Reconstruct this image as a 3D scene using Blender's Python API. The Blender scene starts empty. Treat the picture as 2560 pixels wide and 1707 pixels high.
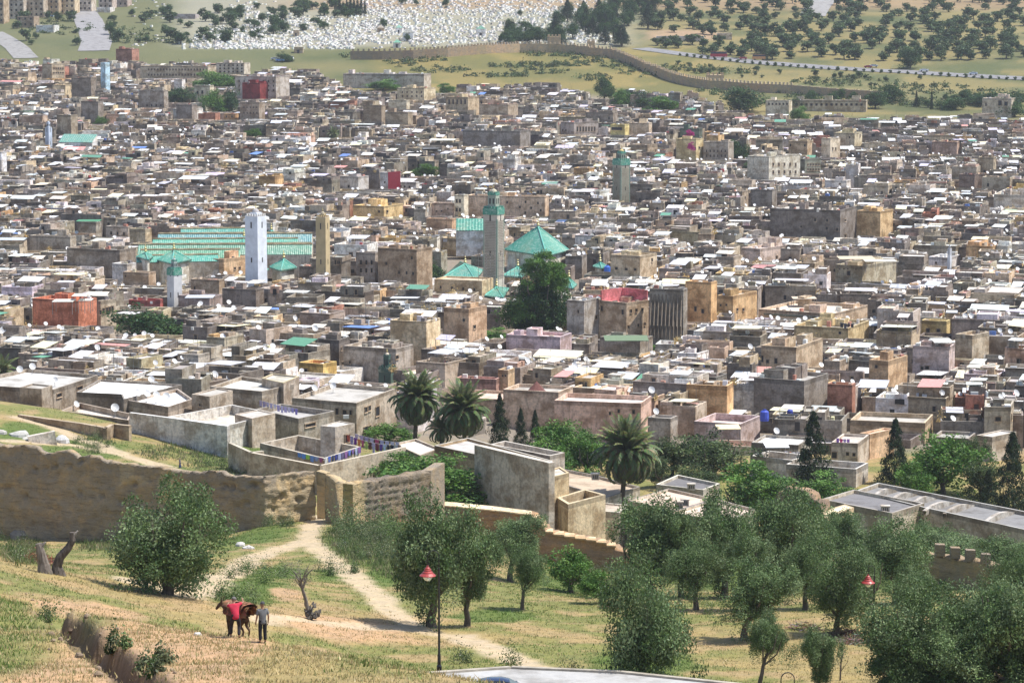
import bpy, math, random
import numpy as np
from mathutils import Vector, noise as mnoise
R = math.radians
rng = np.random.default_rng(7)
rnd = random.Random(11)
HAZE = 0.00006
scene = bpy.context.scene
# ---------------------------------------------------------------- camera
CAM_Z = 77.0; PITCH = 0.1255; F = 7200.0          # focal length in photo pixels (2560 wide)
cam_data = bpy.data.cameras.new('camera'); cam = bpy.data.objects.new('camera', cam_data)
scene.collection.objects.link(cam); scene.camera = cam
cam.location = (0, 0, CAM_Z); cam.rotation_euler = (math.pi/2 - PITCH, 0, 0)
cam_data.sensor_width = 36.0; cam_data.lens = 36.0*F/2560.0
cam_data.clip_start = 1.0; cam_data.clip_end = 9000.0
# ---------------------------------------------------------------- world, sun, exposure
SUN_AZ, SUN_EL = R(86), R(62)                      # azimuth to the right of the view direction (+Y)
world = bpy.data.worlds.new('World'); scene.world = world; world.use_nodes = True
wn = world.node_tree; wn.nodes.clear()
sky = wn.nodes.new('ShaderNodeTexSky'); sky.sky_type = 'NISHITA'; sky.sun_disc = False
sky.sun_elevation = SUN_EL; sky.sun_rotation = SUN_AZ; sky.altitude = 400; sky.dust_density = 2.0
bg = wn.nodes.new('ShaderNodeBackground'); bg.inputs['Strength'].default_value = 0.125
wo = wn.nodes.new('ShaderNodeOutputWorld')
wn.links.new(sky.outputs[0], bg.inputs[0]); wn.links.new(bg.outputs[0], wo.inputs['Surface'])
sl = bpy.data.lights.new('sun', 'SUN'); sl.energy = 4.2; sl.angle = R(0.55); sl.color = (1.0, 0.955, 0.88)
sun = bpy.data.objects.new('sun', sl); scene.collection.objects.link(sun)
sd = Vector((math.sin(SUN_AZ)*math.cos(SUN_EL), math.cos(SUN_AZ)*math.cos(SUN_EL), math.sin(SUN_EL)))
sun.rotation_euler = sd.to_track_quat('Z', 'Y').to_euler(); sun.location = (200, 100, 400)
vs = scene.view_settings; vs.view_transform = 'Standard'; vs.look = 'None'; vs.gamma = 1.0
vs.use_curve_mapping = False; vs.exposure = 0.66
scene.cycles.max_bounces = 6; scene.cycles.diffuse_bounces = 3; scene.cycles.glossy_bounces = 2
scene.cycles.transmission_bounces = 3; scene.cycles.transparent_max_bounces = 4
scene.cycles.volume_bounces = 0
scene.cycles.use_denoising = True
# ---------------------------------------------------------------- pixels <-> place
cp, sp = math.cos(PITCH), math.sin(PITCH)
def ray(x, y):
    ax = (x-1280.0)/F; ay = -(y-853.5)/F
    dy = cp + ay*sp; dz = -sp + ay*cp
    return ax/dy, dz/dy
def P(x, y, D):
    rx, rz = ray(x, y); return Vector((rx*D, D, CAM_Z + rz*D))
def PZ(x, y, z):
    rx, rz = ray(x, y); D = (z-CAM_Z)/rz; return Vector((rx*D, D, z))
def proj(X, Y, Z):
    zc = Y*cp - (Z-CAM_Z)*sp; yc = Y*sp + (Z-CAM_Z)*cp
    return 1280.0 + F*X/zc, 853.5 - F*yc/zc
def ss(t):
    t = np.clip(t, 0, 1); return t*t*(3-2*t)
def sp_(t): return np.logaddexp(0, t)
# ---------------------------------------------------------------- terrain height
_py = [0, 60, 100, 140, 165, 185, 235, 285, 330, 360, 390, 420, 480, 600, 800, 1108, 1450, 1600, 1900, 2300, 2800, 3300]
_pz = [60, 52, 41, 35.4, 35.0, 31.4, 25.6, 19.5, 13.9, 9.5, 6.5, 4, 0.5, -1.5, 0, 7.6, 26, 42, 64, 92, 118, 126]
_fy = np.arange(0, 3301, 2.0); _fz = np.interp(_fy, _py, _pz)
_sm = _fz.copy()
for k, w in ((0, 9), (250, 41)):
    ker = np.ones(w)/w; pad = np.pad(_fz, w//2, mode='edge'); s_ = np.convolve(pad, ker, 'valid')
    bl = ss((_fy-300)/400) if k else 1-ss((_fy-300)/400)
    _sm = s_ if k == 0 else _sm*(1-ss((_fy-300)/400)) + s_*ss((_fy-300)/400)
def vnoise(X, Y, s, seed=0):
    """smooth value noise, vectorised"""
    x = X/s + seed*17.13; y = Y/s - seed*9.71
    xi = np.floor(x); yi = np.floor(y); fx = x-xi; fy = y-yi
    fx = fx*fx*(3-2*fx); fy = fy*fy*(3-2*fy)
    def hsh(a, b):
        t = np.sin(a*127.1 + b*311.7 + seed*74.7)*43758.5453
        return t-np.floor(t)
    return (hsh(xi, yi)*(1-fx)+hsh(xi+1, yi)*fx)*(1-fy) + (hsh(xi, yi+1)*(1-fx)+hsh(xi+1, yi+1)*fx)*fy
def fbm(X, Y, s, seed=0, o=4):
    r = 0; a = 0.5; t = 0
    for k in range(o):
        r = r + a*vnoise(X, Y, s/2**k, seed+k); t += a; a *= 0.55
    return r/t
GULLY = None
def seg_dist(X, Y, pts):
    d = np.full(np.shape(X), 1e9); 
    for (ax, ay), (bx, by) in zip(pts[:-1], pts[1:]):
        ux, uy = bx-ax, by-ay; L2 = ux*ux+uy*uy+1e-9
        t = np.clip(((X-ax)*ux+(Y-ay)*uy)/L2, 0, 1)
        d = np.minimum(d, np.hypot(X-ax-t*ux, Y-ay-t*uy))
    return d
def h(X, Y):
    X = np.asarray(X, float); Y = np.asarray(Y, float)
    z = np.interp(Y, _fy, _sm)
    z = z + 0.22*4*sp_((-X-6)/4)*(1-ss((Y-185)/95))
    z = z - 6*ss((X+12)/20)*ss((Y-215)/115)*(1-.75*ss((Y-372)/70))
    z = z + 0.16*5*sp_((-X-25)/5)*ss((Y-360)/12)*(1-ss((Y-440)/70))
    z = z - 3.0*ss((-X-24)/20)*ss((Y-285)/50)*(1-ss((Y-356)/8))
    far = ss((Y-1380)/150)
    z = z + far*(6*(fbm(X, Y, 260, 3)-.5) + 2*(fbm(X, Y, 60, 5)-.5))
    near = 1-ss((Y-400)/60)
    z = z + near*(0.9*(fbm(X, Y, 9, 1)-.5) + 0.22*(fbm(X, Y, 1.6, 2, 3)-.5))
    e = (X+17)*.855 + (Y-118)*.52
    m = 53.5 - .142*(Y-100) - .55*1.2*sp_(e/1.2) + 0.7*(fbm(X, Y, 6, 8)-.5) + .16*(fbm(X, Y, 1.1, 9, 3)-.5)
    z = np.logaddexp(z*2.2, m*2.2)/2.2
    if GULLY is not None:
        w = 1-ss((Y-150)/20)
        d = seg_dist(X, Y, GULLY) + .5*(fbm(X, Y, 1.3, 21, 3)-.5)
        z = z - w*1.15*(1-ss((d-.2-.5*fbm(X, Y, 2.5, 71, 2))/.55))
        d2 = np.hypot((X-HOLE[0])/1.5, (Y-HOLE[1])/1.1) + .35*(fbm(X, Y, .9, 33, 3)-.5)
        z = z - 1.0*(1-ss((d2-.55)/.4))
    return z
_GY = np.geomspace(50, 3200, 420)
def G(x, y, off=0.0, y0=50):
    """where the ray through a photo pixel meets the ground (raised by off)"""
    rx, rz = ray(x, y); ys = _GY
    for it in range(2):
        zr = CAM_Z + ys*rz; zt = h(rx*ys, ys) + off
        i = np.nonzero((zr < zt) & (ys > y0))[0]
        if len(i) == 0: return P(x, y, 3200) if it == 0 else P(x, y, ys[-1])
        i = max(1, i[0])
        if it == 0: ys = np.linspace(ys[i-1], ys[i], 24)
    a = zr[i-1]-zt[i-1]; b = zr[i]-zt[i]; t = a/(a-b) if a != b else 0
    D = ys[i-1] + t*(ys[i]-ys[i-1])
    return Vector((rx*D, D, CAM_Z+rz*D))
GULLYPX = [(-60, 1440), (0, 1462), (60, 1492), (130, 1532), (190, 1568), (235, 1606), (290, 1648), (345, 1695), (395, 1740)]
_g = [G(*p) for p in GULLYPX]; _hp = G(268, 1580)
GULLY = [(p.x, p.y) for p in _g]; HOLE = (_hp.x, _hp.y)
def hs(X, Y): return float(h(X, Y))
# ---------------------------------------------------------------- object helpers
COL = scene.collection.objects
def mesh_np(name, V, faces, cols=None, mi=None, smooth=False):
    """faces: list of (m,k) int arrays; cols: (nfaces,3); mi: (nfaces,)"""
    me = bpy.data.meshes.new(name)
    V = np.asarray(V, np.float32)
    me.vertices.add(len(V)); me.vertices.foreach_set('co', V.ravel())
    fl = [np.asarray(f, np.int32) for f in faces if len(f)]
    li = np.concatenate([f.ravel() for f in fl]); ks = np.concatenate([np.full(len(f), f.shape[1], np.int32) for f in fl])
    st = np.concatenate([[0], np.cumsum(ks)[:-1]]).astype(np.int32)
    me.loops.add(len(li)); me.loops.foreach_set('vertex_index', li)
    me.polygons.add(len(ks)); me.polygons.foreach_set('loop_start', st)
    me.polygons.foreach_set('loop_total', ks)
    if mi is not None: me.polygons.foreach_set('material_index', np.asarray(mi, np.int32))
    if smooth: me.polygons.foreach_set('use_smooth', np.ones(len(ks), bool))
    if cols is not None:
        at = me.attributes.new('Col', 'FLOAT_COLOR', 'FACE')
        c = np.ones((len(ks), 4), np.float32); c[:, :3] = cols; at.data.foreach_set('color', c.ravel())
    me.update(calc_edges=True)
    return me
class Acc:
    """collects faces with one colour and one material slot each"""
    def __init__(s): s.V = []; s.Q = []; s.T = []; s.qc = []; s.tc = []; s.qm = []; s.tm = []
    def quad(s, a, b, c, d, col=(.5, .5, .5), mi=0):
        n = len(s.V); s.V += [tuple(a), tuple(b), tuple(c), tuple(d)]; s.Q.append((n, n+1, n+2, n+3)); s.qc.append(col); s.qm.append(mi)
    def tri(s, a, b, c, col=(.5, .5, .5), mi=0):
        n = len(s.V); s.V += [tuple(a), tuple(b), tuple(c)]; s.T.append((n, n+1, n+2)); s.tc.append(col); s.tm.append(mi)
    def poly(s, pts, col=(.5, .5, .5), mi=0):
        if len(pts) == 4: s.quad(*pts, col=col, mi=mi)
        elif len(pts) == 3: s.tri(*pts, col=col, mi=mi)
        else:
            from mathutils.geometry import tessellate_polygon
            vv = [Vector(p) for p in pts]
            for t in tessellate_polygon([vv]): s.tri(vv[t[0]], vv[t[1]], vv[t[2]], col, mi)
    def obox(s, c, u, v, z0, z1, col, mi=0, topcol=None, topmi=None, bottom=False):
        """upright box: centre c (x,y), half vectors u, v (2-d)"""
        p = [(c[0]+a*u[0]+b*v[0], c[1]+a*u[1]+b*v[1]) for a, b in ((-1, -1), (1, -1), (1, 1), (-1, 1))]
        s.prism(p, z0, z1, col, mi, topcol, topmi, bottom)
    def prism(s, p, z0, z1, col, mi=0, topcol=None, topmi=None, bottom=False, top=True):
        n = len(p)
        for i in range(n):
            a, b = p[i], p[(i+1) % n]
            s.quad((a[0], a[1], z0), (b[0], b[1], z0), (b[0], b[1], z1), (a[0], a[1], z1), col, mi)
        if top: s.poly([(q[0], q[1], z1) for q in p], topcol or col, mi if topmi is None else topmi)
        if bottom: s.poly([(q[0], q[1], z0) for q in reversed(p)], col, mi)
    def box3(s, o, a, b, c, col=(.5, .5, .5), mi=0):
        """box from corner o with three edge vectors"""
        o, a, b, c = map(Vector, (o, a, b, c))
        for q in ((o, o+b, o+a+b, o+a), (o+c, o+a+c, o+a+b+c, o+b+c), (o, o+a, o+a+c, o+c),
                  (o+b, o+b+c, o+a+b+c, o+a+b), (o, o+c, o+b+c, o+b), (o+a, o+a+b, o+a+b+c, o+a+c)): s.quad(*q, col=col, mi=mi)
    def tube(s, pts, rad, n=6, col=(.5, .5, .5), mi=0, cap=True):
        pts = [Vector(p) for p in pts]
        if not hasattr(rad, '__len__'): rad = [rad]*len(pts)
        rings = []; a = None
        for i, p in enumerate(pts):
            t = (pts[min(i+1, len(pts)-1)]-pts[max(i-1, 0)])
            t = t.normalized() if t.length > 1e-9 else Vector((0, 0, 1))
            if a is not None: a = a-t*a.dot(t)
            if a is None or a.length < 1e-4: a = t.cross(Vector((0, 0, 1)) if abs(t.z) < .9 else Vector((1, 0, 0)))
            a = a.normalized(); b = t.cross(a)
            rings.append([p + rad[i]*(math.cos(k*2*math.pi/n)*a + math.sin(k*2*math.pi/n)*b) for k in range(n)])
        for r0, r1 in zip(rings[:-1], rings[1:]):
            for k in range(n): s.quad(r0[k], r0[(k+1) % n], r1[(k+1) % n], r1[k], col, mi)
        if cap:
            for r_ in (rings[0], rings[-1]):
                for k in range(1, n-1): s.tri(r_[0], r_[k], r_[k+1], col, mi)
    def lathe(s, prof, n=12, c=(0, 0, 0), col=(.5, .5, .5), mi=0):
        for (r0, z0), (r1, z1) in zip(prof[:-1], prof[1:]):
            for k in range(n):
                a, b = 2*math.pi*k/n, 2*math.pi*(k+1)/n
                q = [(c[0]+r0*math.cos(a), c[1]+r0*math.sin(a), c[2]+z0), (c[0]+r0*math.cos(b), c[1]+r0*math.sin(b), c[2]+z0),
                     (c[0]+r1*math.cos(b), c[1]+r1*math.sin(b), c[2]+z1), (c[0]+r1*math.cos(a), c[1]+r1*math.sin(a), c[2]+z1)]
                if r0 < 1e-6: s.tri(q[0], q[2], q[3], col, mi)
                elif r1 < 1e-6: s.tri(q[0], q[1], q[2], col, mi)
                else: s.quad(*q, col=col, mi=mi)
    def mesh(s, name, smooth=False):
        if not s.V: s.tri((0, 0, 0), (1e-3, 0, 0), (0, 1e-3, 0))
        return mesh_np(name, s.V, [s.Q, s.T], np.array(s.qc+s.tc, np.float32), s.qm+s.tm, smooth)
    def build(s, name, mats, parent=None, smooth=False, org=None, weld=False):
        o = bpy.data.objects.new(name, s.mesh(name, smooth)); COL.link(o)
        for m in (mats if isinstance(mats, (list, tuple)) else [mats]): o.data.materials.append(m)
        if weld:
            import bmesh
            bm = bmesh.new(); bm.from_mesh(o.data); bmesh.ops.remove_doubles(bm, verts=bm.verts, dist=1e-4); bm.to_mesh(o.data); bm.free()
        if parent: o.parent = parent
        return o
def obj(name, me, mats, parent=None):
    o = bpy.data.objects.new(name, me); COL.link(o)
    if mats is not None and not me.materials:
        for m in (mats if isinstance(mats, (list, tuple)) else [mats]): me.materials.append(m)
    if parent: o.parent = parent
    return o
def tag(o, label=None, cat=None, group=None, kind=None):
    if label: o['label'] = label
    if cat: o['category'] = cat
    if group: o['group'] = group
    if kind: o['kind'] = kind
    return o
def thing(name, label, cat, loc=(0, 0, 0), rz=0, group=None):
    o = bpy.data.objects.new(name, None); COL.link(o); o.location = loc; o.rotation_euler = (0, 0, rz)
    o.empty_display_size = .3
    return tag(o, label, cat, group)
def copy_tree(o, parent=None):
    c = o.copy(); COL.link(c); c.parent = parent
    for ch in o.children: copy_tree(ch, c)
    return c
# ---------------------------------------------------------------- materials
def nodes_mat(name, rough=.9):
    m = bpy.data.materials.new(name); m.use_nodes = True; nt = m.node_tree
    b = nt.nodes['Principled BSDF']; b.inputs['Roughness'].default_value = rough
    b.inputs['Specular IOR Level'].default_value = .25
    return m, nt, b
def N(nt, t, **kw):
    n = nt.nodes.new(t)
    for k, v in kw.items():
        if k in n.inputs: n.inputs[k].default_value = v
        else: setattr(n, k, v)
    return n
def mixc(nt, a, b, fac, bt='MIX'):
    n = nt.nodes.new('ShaderNodeMix'); n.data_type = 'RGBA'; n.blend_type = bt
    for s, v in ((n.inputs[0], fac), (n.inputs[6], a), (n.inputs[7], b)):
        if hasattr(v, 'is_linked'): nt.links.new(v, s)
        elif isinstance(v, (int, float)): s.default_value = v
        else: s.default_value = (*v, 1) if len(v) == 3 else v
    return n.outputs[2]
def ramp(nt, x, lo, hi, a=0., b=1.):
    n = nt.nodes.new('ShaderNodeMapRange'); nt.links.new(x, n.inputs[0])
    for i, v in enumerate((lo, hi, a, b)): n.inputs[i+1].default_value = v
    return n.outputs[0]
def pos(nt, scale=(1, 1, 1), local=False):
    if local: src = nt.nodes.new('ShaderNodeTexCoord').outputs['Object']
    else: src = nt.nodes.new('ShaderNodeNewGeometry').outputs['Position']
    mp = nt.nodes.new('ShaderNodeMapping'); mp.inputs['Scale'].default_value = scale
    nt.links.new(src, mp.inputs['Vector']); return mp.outputs[0]
def noi(nt, vec, scale, detail=4, rough=.6):
    n = N(nt, 'ShaderNodeTexNoise'); n.inputs['Scale'].default_value = scale; n.inputs['Detail'].default_value = detail
    n.inputs['Roughness'].default_value = rough; nt.links.new(vec, n.inputs['Vector']); return n.outputs['Fac']
def attr(nt):
    n = nt.nodes.new('ShaderNodeAttribute'); n.attribute_name = 'Col'; return n.outputs['Color']
def bump(nt, b, hgt, strength=.4, dist=.05):
    n = nt.nodes.new('ShaderNodeBump'); n.inputs['Strength'].default_value = strength; n.inputs['Distance'].default_value = dist
    nt.links.new(hgt, n.inputs['Height']); nt.links.new(n.outputs[0], b.inputs['Normal'])
M = {}
def wall_mat():
    m, nt, b = nodes_mat('weathered_plaster', .93); c = mixc(nt, attr(nt), (1.10, 1.07, 1.03), 1.0, 'MULTIPLY')
    st = noi(nt, pos(nt, (1, 1, .22)), 1.3, 6, .72)           # rain streaks, long in z
    big = noi(nt, pos(nt, (1, 1, 1.4)), .3, 5, .65); fine = noi(nt, pos(nt, (1, 1, 1.3)), 2.2, 5, .7)
    c1 = mixc(nt, c, (.06, .052, .045), ramp(nt, st, .50, .68, 0, .6))
    c2 = mixc(nt, c1, mixc(nt, c, (.48, .42, .35), 1., 'MULTIPLY'), ramp(nt, big, .44, .60, 0, .85))
    c3 = mixc(nt, c2, (1.45, 1.38, 1.28), ramp(nt, fine, .42, .70, 0, 1.), 'MULTIPLY')
    c4 = mixc(nt, c3, (.62, .6, .58), ramp(nt, fine, .46, .30, 0, .55), 'MULTIPLY')
    nt.links.new(c4, b.inputs['Base Color']); bump(nt, b, fine, .6, .10); return m
def roof_mat():
    m, nt, b = nodes_mat('flat_roof_screed', .9); c = attr(nt)
    big = noi(nt, pos(nt), .35, 5, .65); fine = noi(nt, pos(nt), 2.2, 4, .6)
    c1 = mixc(nt, c, mixc(nt, c, (.45, .42, .38), 1., 'MULTIPLY'), ramp(nt, big, .48, .68, 0, .75))
    c2 = mixc(nt, c1, (1.22, 1.2, 1.16), ramp(nt, fine, .35, .7, 0, .7), 'MULTIPLY')
    nt.links.new(c2, b.inputs['Base Color']); bump(nt, b, fine, .3, .05); return m
def plain_mat(name, rough=.7, var=.25, scale=2.0, spec=.25, metal=0):
    m, nt, b = nodes_mat(name, rough); c = attr(nt); b.inputs['Specular IOR Level'].default_value = spec
    b.inputs['Metallic'].default_value = metal
    f = noi(nt, pos(nt, local=True), scale, 4, .6)
    nt.links.new(mixc(nt, c, (1-var, 1-var, 1-var), ramp(nt, f, .35, .68), 'MULTIPLY'), b.inputs['Base Color']); return m
def leaf_mat(name, trans=.25):
    m, nt, b = nodes_mat(name, .6); c = attr(nt); b.inputs['Specular IOR Level'].default_value = .3
    nt.links.new(c, b.inputs['Base Color'])
    tr = nt.nodes.new('ShaderNodeBsdfTranslucent'); nt.links.new(c, tr.inputs[0])
    mx = nt.nodes.new('ShaderNodeMixShader'); mx.inputs[0].default_value = trans
    out = nt.nodes['Material Output']
    nt.links.new(b.outputs[0], mx.inputs[1]); nt.links.new(tr.outputs[0], mx.inputs[2]); nt.links.new(mx.outputs[0], out.inputs['Surface'])
    return m
def tile_mat():
    m, nt, b = nodes_mat('glazed_green_tile', .45); c = attr(nt); b.inputs['Specular IOR Level'].default_value = .5
    f = noi(nt, pos(nt), 1.6, 5, .75); g = noi(nt, pos(nt), .25, 3, .6)
    c1 = mixc(nt, c, (.62, .66, .58), ramp(nt, f, .5, .66, 0, .55))
    c2 = mixc(nt, c1, (.25, .27, .18), ramp(nt, g, .52, .75, 0, .6))
    nt.links.new(c2, b.inputs['Base Color']); return m
def earth_mat():
    m, nt, b = nodes_mat('rammed_earth', .95); c = attr(nt)
    s1 = noi(nt, pos(nt, (.3, .3, 2.6)), 1.1, 6, .75); s2 = noi(nt, pos(nt), .55, 6, .7); s3 = noi(nt, pos(nt, (1, 1, 2)), 2.6, 5, .75)
    c1 = mixc(nt, c, (.085, .065, .05), ramp(nt, s1, .52, .7, 0, .6))
    c2 = mixc(nt, c1, (1.5, 1.28, .95), ramp(nt, s2, .46, .68, 0, .85), 'MULTIPLY')
    c3 = mixc(nt, c2, (.5, .47, .44), ramp(nt, s3, .55, .68, 0, .75), 'MULTIPLY')
    nt.links.new(c3, b.inputs['Base Color']); bump(nt, b, s3, 1., .3); return m
def ground_mat():
    m, nt, b = nodes_mat('ground_soil_and_turf', .97); c = attr(nt)
    f = noi(nt, pos(nt), 2.2, 6, .7); g = noi(nt, pos(nt), .5, 5, .65)
    c1 = mixc(nt, c, (.6, .62, .55), ramp(nt, f, .42, .68, 0, .8), 'MULTIPLY')
    c2 = mixc(nt, c1, (1.3, 1.22, 1.05), ramp(nt, g, .4, .7, 0, .8), 'MULTIPLY')
    nt.links.new(c2, b.inputs['Base Color']); bump(nt, b, f, .7, .12); return m
def bark_mat():
    m, nt, b = nodes_mat('bark', .95); c = attr(nt)
    f = noi(nt, pos(nt, (3, 3, .7), True), 2.0, 5, .7)
    nt.links.new(mixc(nt, c, (.4, .38, .36), ramp(nt, f, .4, .65), 'MULTIPLY'), b.inputs['Base Color']); bump(nt, b, f, .9, .08); return m
M['stucco'] = plain_mat('painted_stucco', .9, .22, .6); M['wall'] = wall_mat(); M['roof'] = roof_mat(); M['tile'] = tile_mat(); M['earth'] = earth_mat(); M['ground'] = ground_mat()
M['bark'] = bark_mat(); M['leaf'] = leaf_mat('leaves'); M['grass'] = leaf_mat('grass_blades', .3)
M['paint'] = plain_mat('paint', .55, .2); M['cloth'] = plain_mat('cloth', .9, .25, 6); M['metal'] = plain_mat('painted_metal', .4, .15, 3, .5)
M['dark'] = plain_mat('dark_opening', .5, .3, 1., .5); M['skin'] = plain_mat('skin', .6, .1, 5); M['hide'] = plain_mat('hide', .85, .5, 5)
M['stone'] = plain_mat('stone', .9, .4, 1.2); M['wood'] = plain_mat('wood', .85, .4, 2)
_m, _nt, _b = nodes_mat('window_glass', .08); _b.inputs['Base Color'].default_value = (.03, .035, .04, 1); _b.inputs['Specular IOR Level'].default_value = .6
M['glass'] = _m
_m, _nt, _b = nodes_mat('lamp_glass', .15); _b.inputs['Base Color'].default_value = (.75, .78, .78, 1); _b.inputs['Transmission Weight'].default_value = .6
M['lampglass'] = _m
_m, _nt, _b = nodes_mat('car_paint', .25); _b.inputs['Base Color'].default_value = (.012, .018, .06, 1); _b.inputs['Coat Weight'].default_value = .6
M['carpaint'] = _m
def jit(c, a=.12):
    k = 1+rnd.uniform(-a, a); return tuple(max(.01, min(.95, v*k*(1+rnd.uniform(-.04, .04)))) for v in c)
# ================================================================ GROUND
cols_u = np.unique(np.concatenate([np.linspace(-.62, -.24, 20), np.linspace(-.23, .23, 330), np.linspace(.24, .62, 20)]))
rows_y = np.unique(np.concatenate([np.arange(4, 70, 6.), np.geomspace(70, 500, 560), np.geomspace(502, 3290, 230)]))
UU, YY = np.meshgrid(cols_u, rows_y); XX = UU*(YY+ (40*(1-ss((YY-60)/60)))); ZZ = h(XX, YY)
nr, nc = XX.shape
_iu = np.arange(nc); _ir = np.arange(nr); h_exact = h
def h(X, Y):
    """height of the ground sheet itself (bilinear on its grid)"""
    X = np.asarray(X, float); Y = np.asarray(Y, float)
    u = X/(Y+40*(1-ss((Y-60)/60))); a = np.interp(u, cols_u, _iu); b = np.interp(Y, rows_y, _ir)
    i = np.minimum(b.astype(int), nr-2); j = np.minimum(a.astype(int), nc-2); fb = b-i; fa = a-j
    return (ZZ[i, j]*(1-fa)+ZZ[i, j+1]*fa)*(1-fb) + (ZZ[i+1, j]*(1-fa)+ZZ[i+1, j+1]*fa)*fb
def plan(pxs): return [(lambda g: (g.x, g.y))(G(*p)) for p in pxs]
k_ = 1.0884
def K(*pts): return [(x*k_, y*k_) for x, y in pts]
def band(X, Y, pts, w, soft=.8, sd=40):
    d = seg_dist(X, Y, pts) + (fbm(X, Y, 2.2, sd)-.5)*w*.9
    return 1-ss((d-w*.5)/(soft+w*.25))
PATHS = [(plan(K((733, 1185), (715, 1215), (705, 1240), (770, 1290), (820, 1330), (890, 1400), (960, 1448), (1060, 1462), (1130, 1490), (1220, 1530), (1290, 1552))), 1.4),
         (plan(K((705, 1240), (640, 1262), (570, 1285), (505, 1325), (470, 1352), (420, 1372))), 1.9),
         (plan(K((960, 1448), (860, 1440), (760, 1430), (660, 1420), (600, 1425))), 1.3),
         (plan(K((420, 1372), (380, 1345), (300, 1335))), 1.5),
         (plan(K((50, 960), (130, 985), (230, 1022), (300, 1050), (370, 1072), (420, 1082), (470, 1086), (560, 1092))), 2.2),
         (plan(K((0, 1012), (150, 1020), (260, 1040), (380, 1068))), 1.6)]
ROAD_NEAR = [(g.x, g.y) for g in (G(x, y, 0, 150) for x, y in ((500, 1698), (1000, 1708), (1322, 1717), (1500, 1725), (1800, 1743), (2300, 1766)))]
def ell(X, Y, px, rx, ry, sd):
    g = G(*px); sx = rx*g.y/F; p2 = G(px[0], px[1]-ry); sy = max(1.5, abs(p2.y-g.y))
    d = np.hypot((X-g.x)/sx, (Y-g.y)/sy) + (fbm(X, Y, max(2., sx*.5), sd)-.5)*.9
    return 1-ss((d-.65)/.5)
def mix3(c, col, m): return c*(1-m[..., None]) + np.array(col)*m[..., None]
def ground_color(X, Y):
    n1 = fbm(X, Y, 14, 50); n2 = fbm(X, Y, 4, 51); n3 = fbm(X, Y, 60, 52)
    c = np.zeros(X.shape+(3,)) + np.array((.28, .22, .10))
    c = mix3(c, (.16, .17, .055), ss((n1-.36)/.16)*.92)
    c = mix3(c, (.36, .25, .14), ss((n2-.52)/.16)*.7)
    near = (Y < 470)
    gm = np.zeros(X.shape)
    for px, rx, ry, sd in [((560, 1290), 190, 45, 1), ((640, 1340), 90, 25, 2), ((700, 1430), 80, 30, 3), ((620, 1480), 110, 38, 4), ((840, 1430), 60, 16, 5),
                           ((900, 1340), 90, 60, 6), ((980, 1420), 80, 55, 7), ((330, 1420), 130, 40, 8), ((600, 1120), 120, 50, 9), ((200, 1130), 120, 40, 10),
                           ((60, 1080), 90, 30, 11), ((1230, 1540), 120, 22, 12), ((1430, 1470), 160, 40, 13), ((1800, 1440), 200, 60, 14), ((2150, 1450), 200, 80, 15),
                           ((420, 1180), 130, 25, 17), ((1000, 1180), 160, 60, 18), ((1620, 1340), 90, 30, 19), ((1600, 1660), 160, 30, 20)]:
        gm = np.maximum(gm, ell(X, Y, px, rx, ry, sd))
    c = mix3(c, (.085, .13, .028), gm*near*.9)
    bare = np.zeros(X.shape)
    for px, rx, ry, sd in [((230, 1530), 150, 30, 21), ((430, 1570), 190, 35, 22), ((560, 1620), 120, 30, 23), ((330, 1700), 60, 30, 24), ((720, 1490), 50, 20, 25), ((860, 1570), 200, 30, 26), ((420, 1640), 120, 26, 27)]:
        bare = np.maximum(bare, ell(X, Y, px, rx, ry, sd))
    c = mix3(c, (.42, .27, .17), bare*near*.85)
    pm = np.zeros(X.shape)
    for pts, w in PATHS: pm = np.maximum(pm, band(X, Y, pts, w))
    c = mix3(c, (.45, .36, .255), pm*near*.92)
    gd = seg_dist(X, Y, GULLY)
    c = mix3(c, (.17, .125, .085), (1-ss((gd-.5)/.8))*(Y < 170)*.9)
    # under the town: dusty alleys
    t = ss((Y-455)/25)
    c = mix3(c, (.22, .19, .16), t)
    # far side
    pxx, pyy = proj(X, Y, h(X, Y))
    far = ss((Y-1400)/60)
    edge = np.interp(pxx, [-200, 0, 300, 600, 780, 900, 1090, 1300, 1500, 1750, 1860, 1990, 2100, 2300, 2560, 2800], [150, 150, 146, 160, 176, 212, 212, 206, 218, 236, 262, 285, 288, 286, 280, 280])
    far = np.maximum(far, ss((edge+34-pyy)/20)*(Y > 1150))
    n4 = fbm(X, Y, 90, 60); n5 = fbm(X, Y, 26, 61)
    fc = np.zeros(X.shape+(3,)) + np.array((.28, .25, .11))
    fc = mix3(fc, (.15, .17, .07), ss((n4-.44)/.2)*.8)
    fc = mix3(fc, (.11, .14, .05), ss((n5-.52)/.15)*.7)
    hill = ss((pxx-900)/80)*(1-ss((pxx-1700)/120))*ss((pyy-112)/12)
    fc = mix3(fc, (.36, .28, .095), hill*.75); fc = mix3(fc, (.17, .18, .06), hill*ss((n5-.46)/.1)*.7)
    right = ss((pxx-1620)/120)
    fc = mix3(fc, (.36, .29, .12), right*ss((.52-n5)/.1)*.65)
    left = 1-ss((pxx-650)/150)
    fc = mix3(fc, (.16, .18, .085), left*.75)
    cem = ss((pxx-380)/120)*(1-ss((pxx-1500)/150))*(1-ss((pyy-112)/14))
    fc = mix3(fc, (.46, .44, .36), cem*.75)
    top = (1-ss((pyy-14)/22))*ss((pxx-560)/300)
    fc = mix3(fc, (.43, .30, .18), top*.8)
    yard = ell(X, Y, (1715, 88), 120, 14, 71)
    fc = mix3(fc, (.48, .34, .22), yard)
    c = c*(1-far[..., None]) + fc*.62*far[..., None]
    return c*(.9+.2*n3[..., None])
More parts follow.
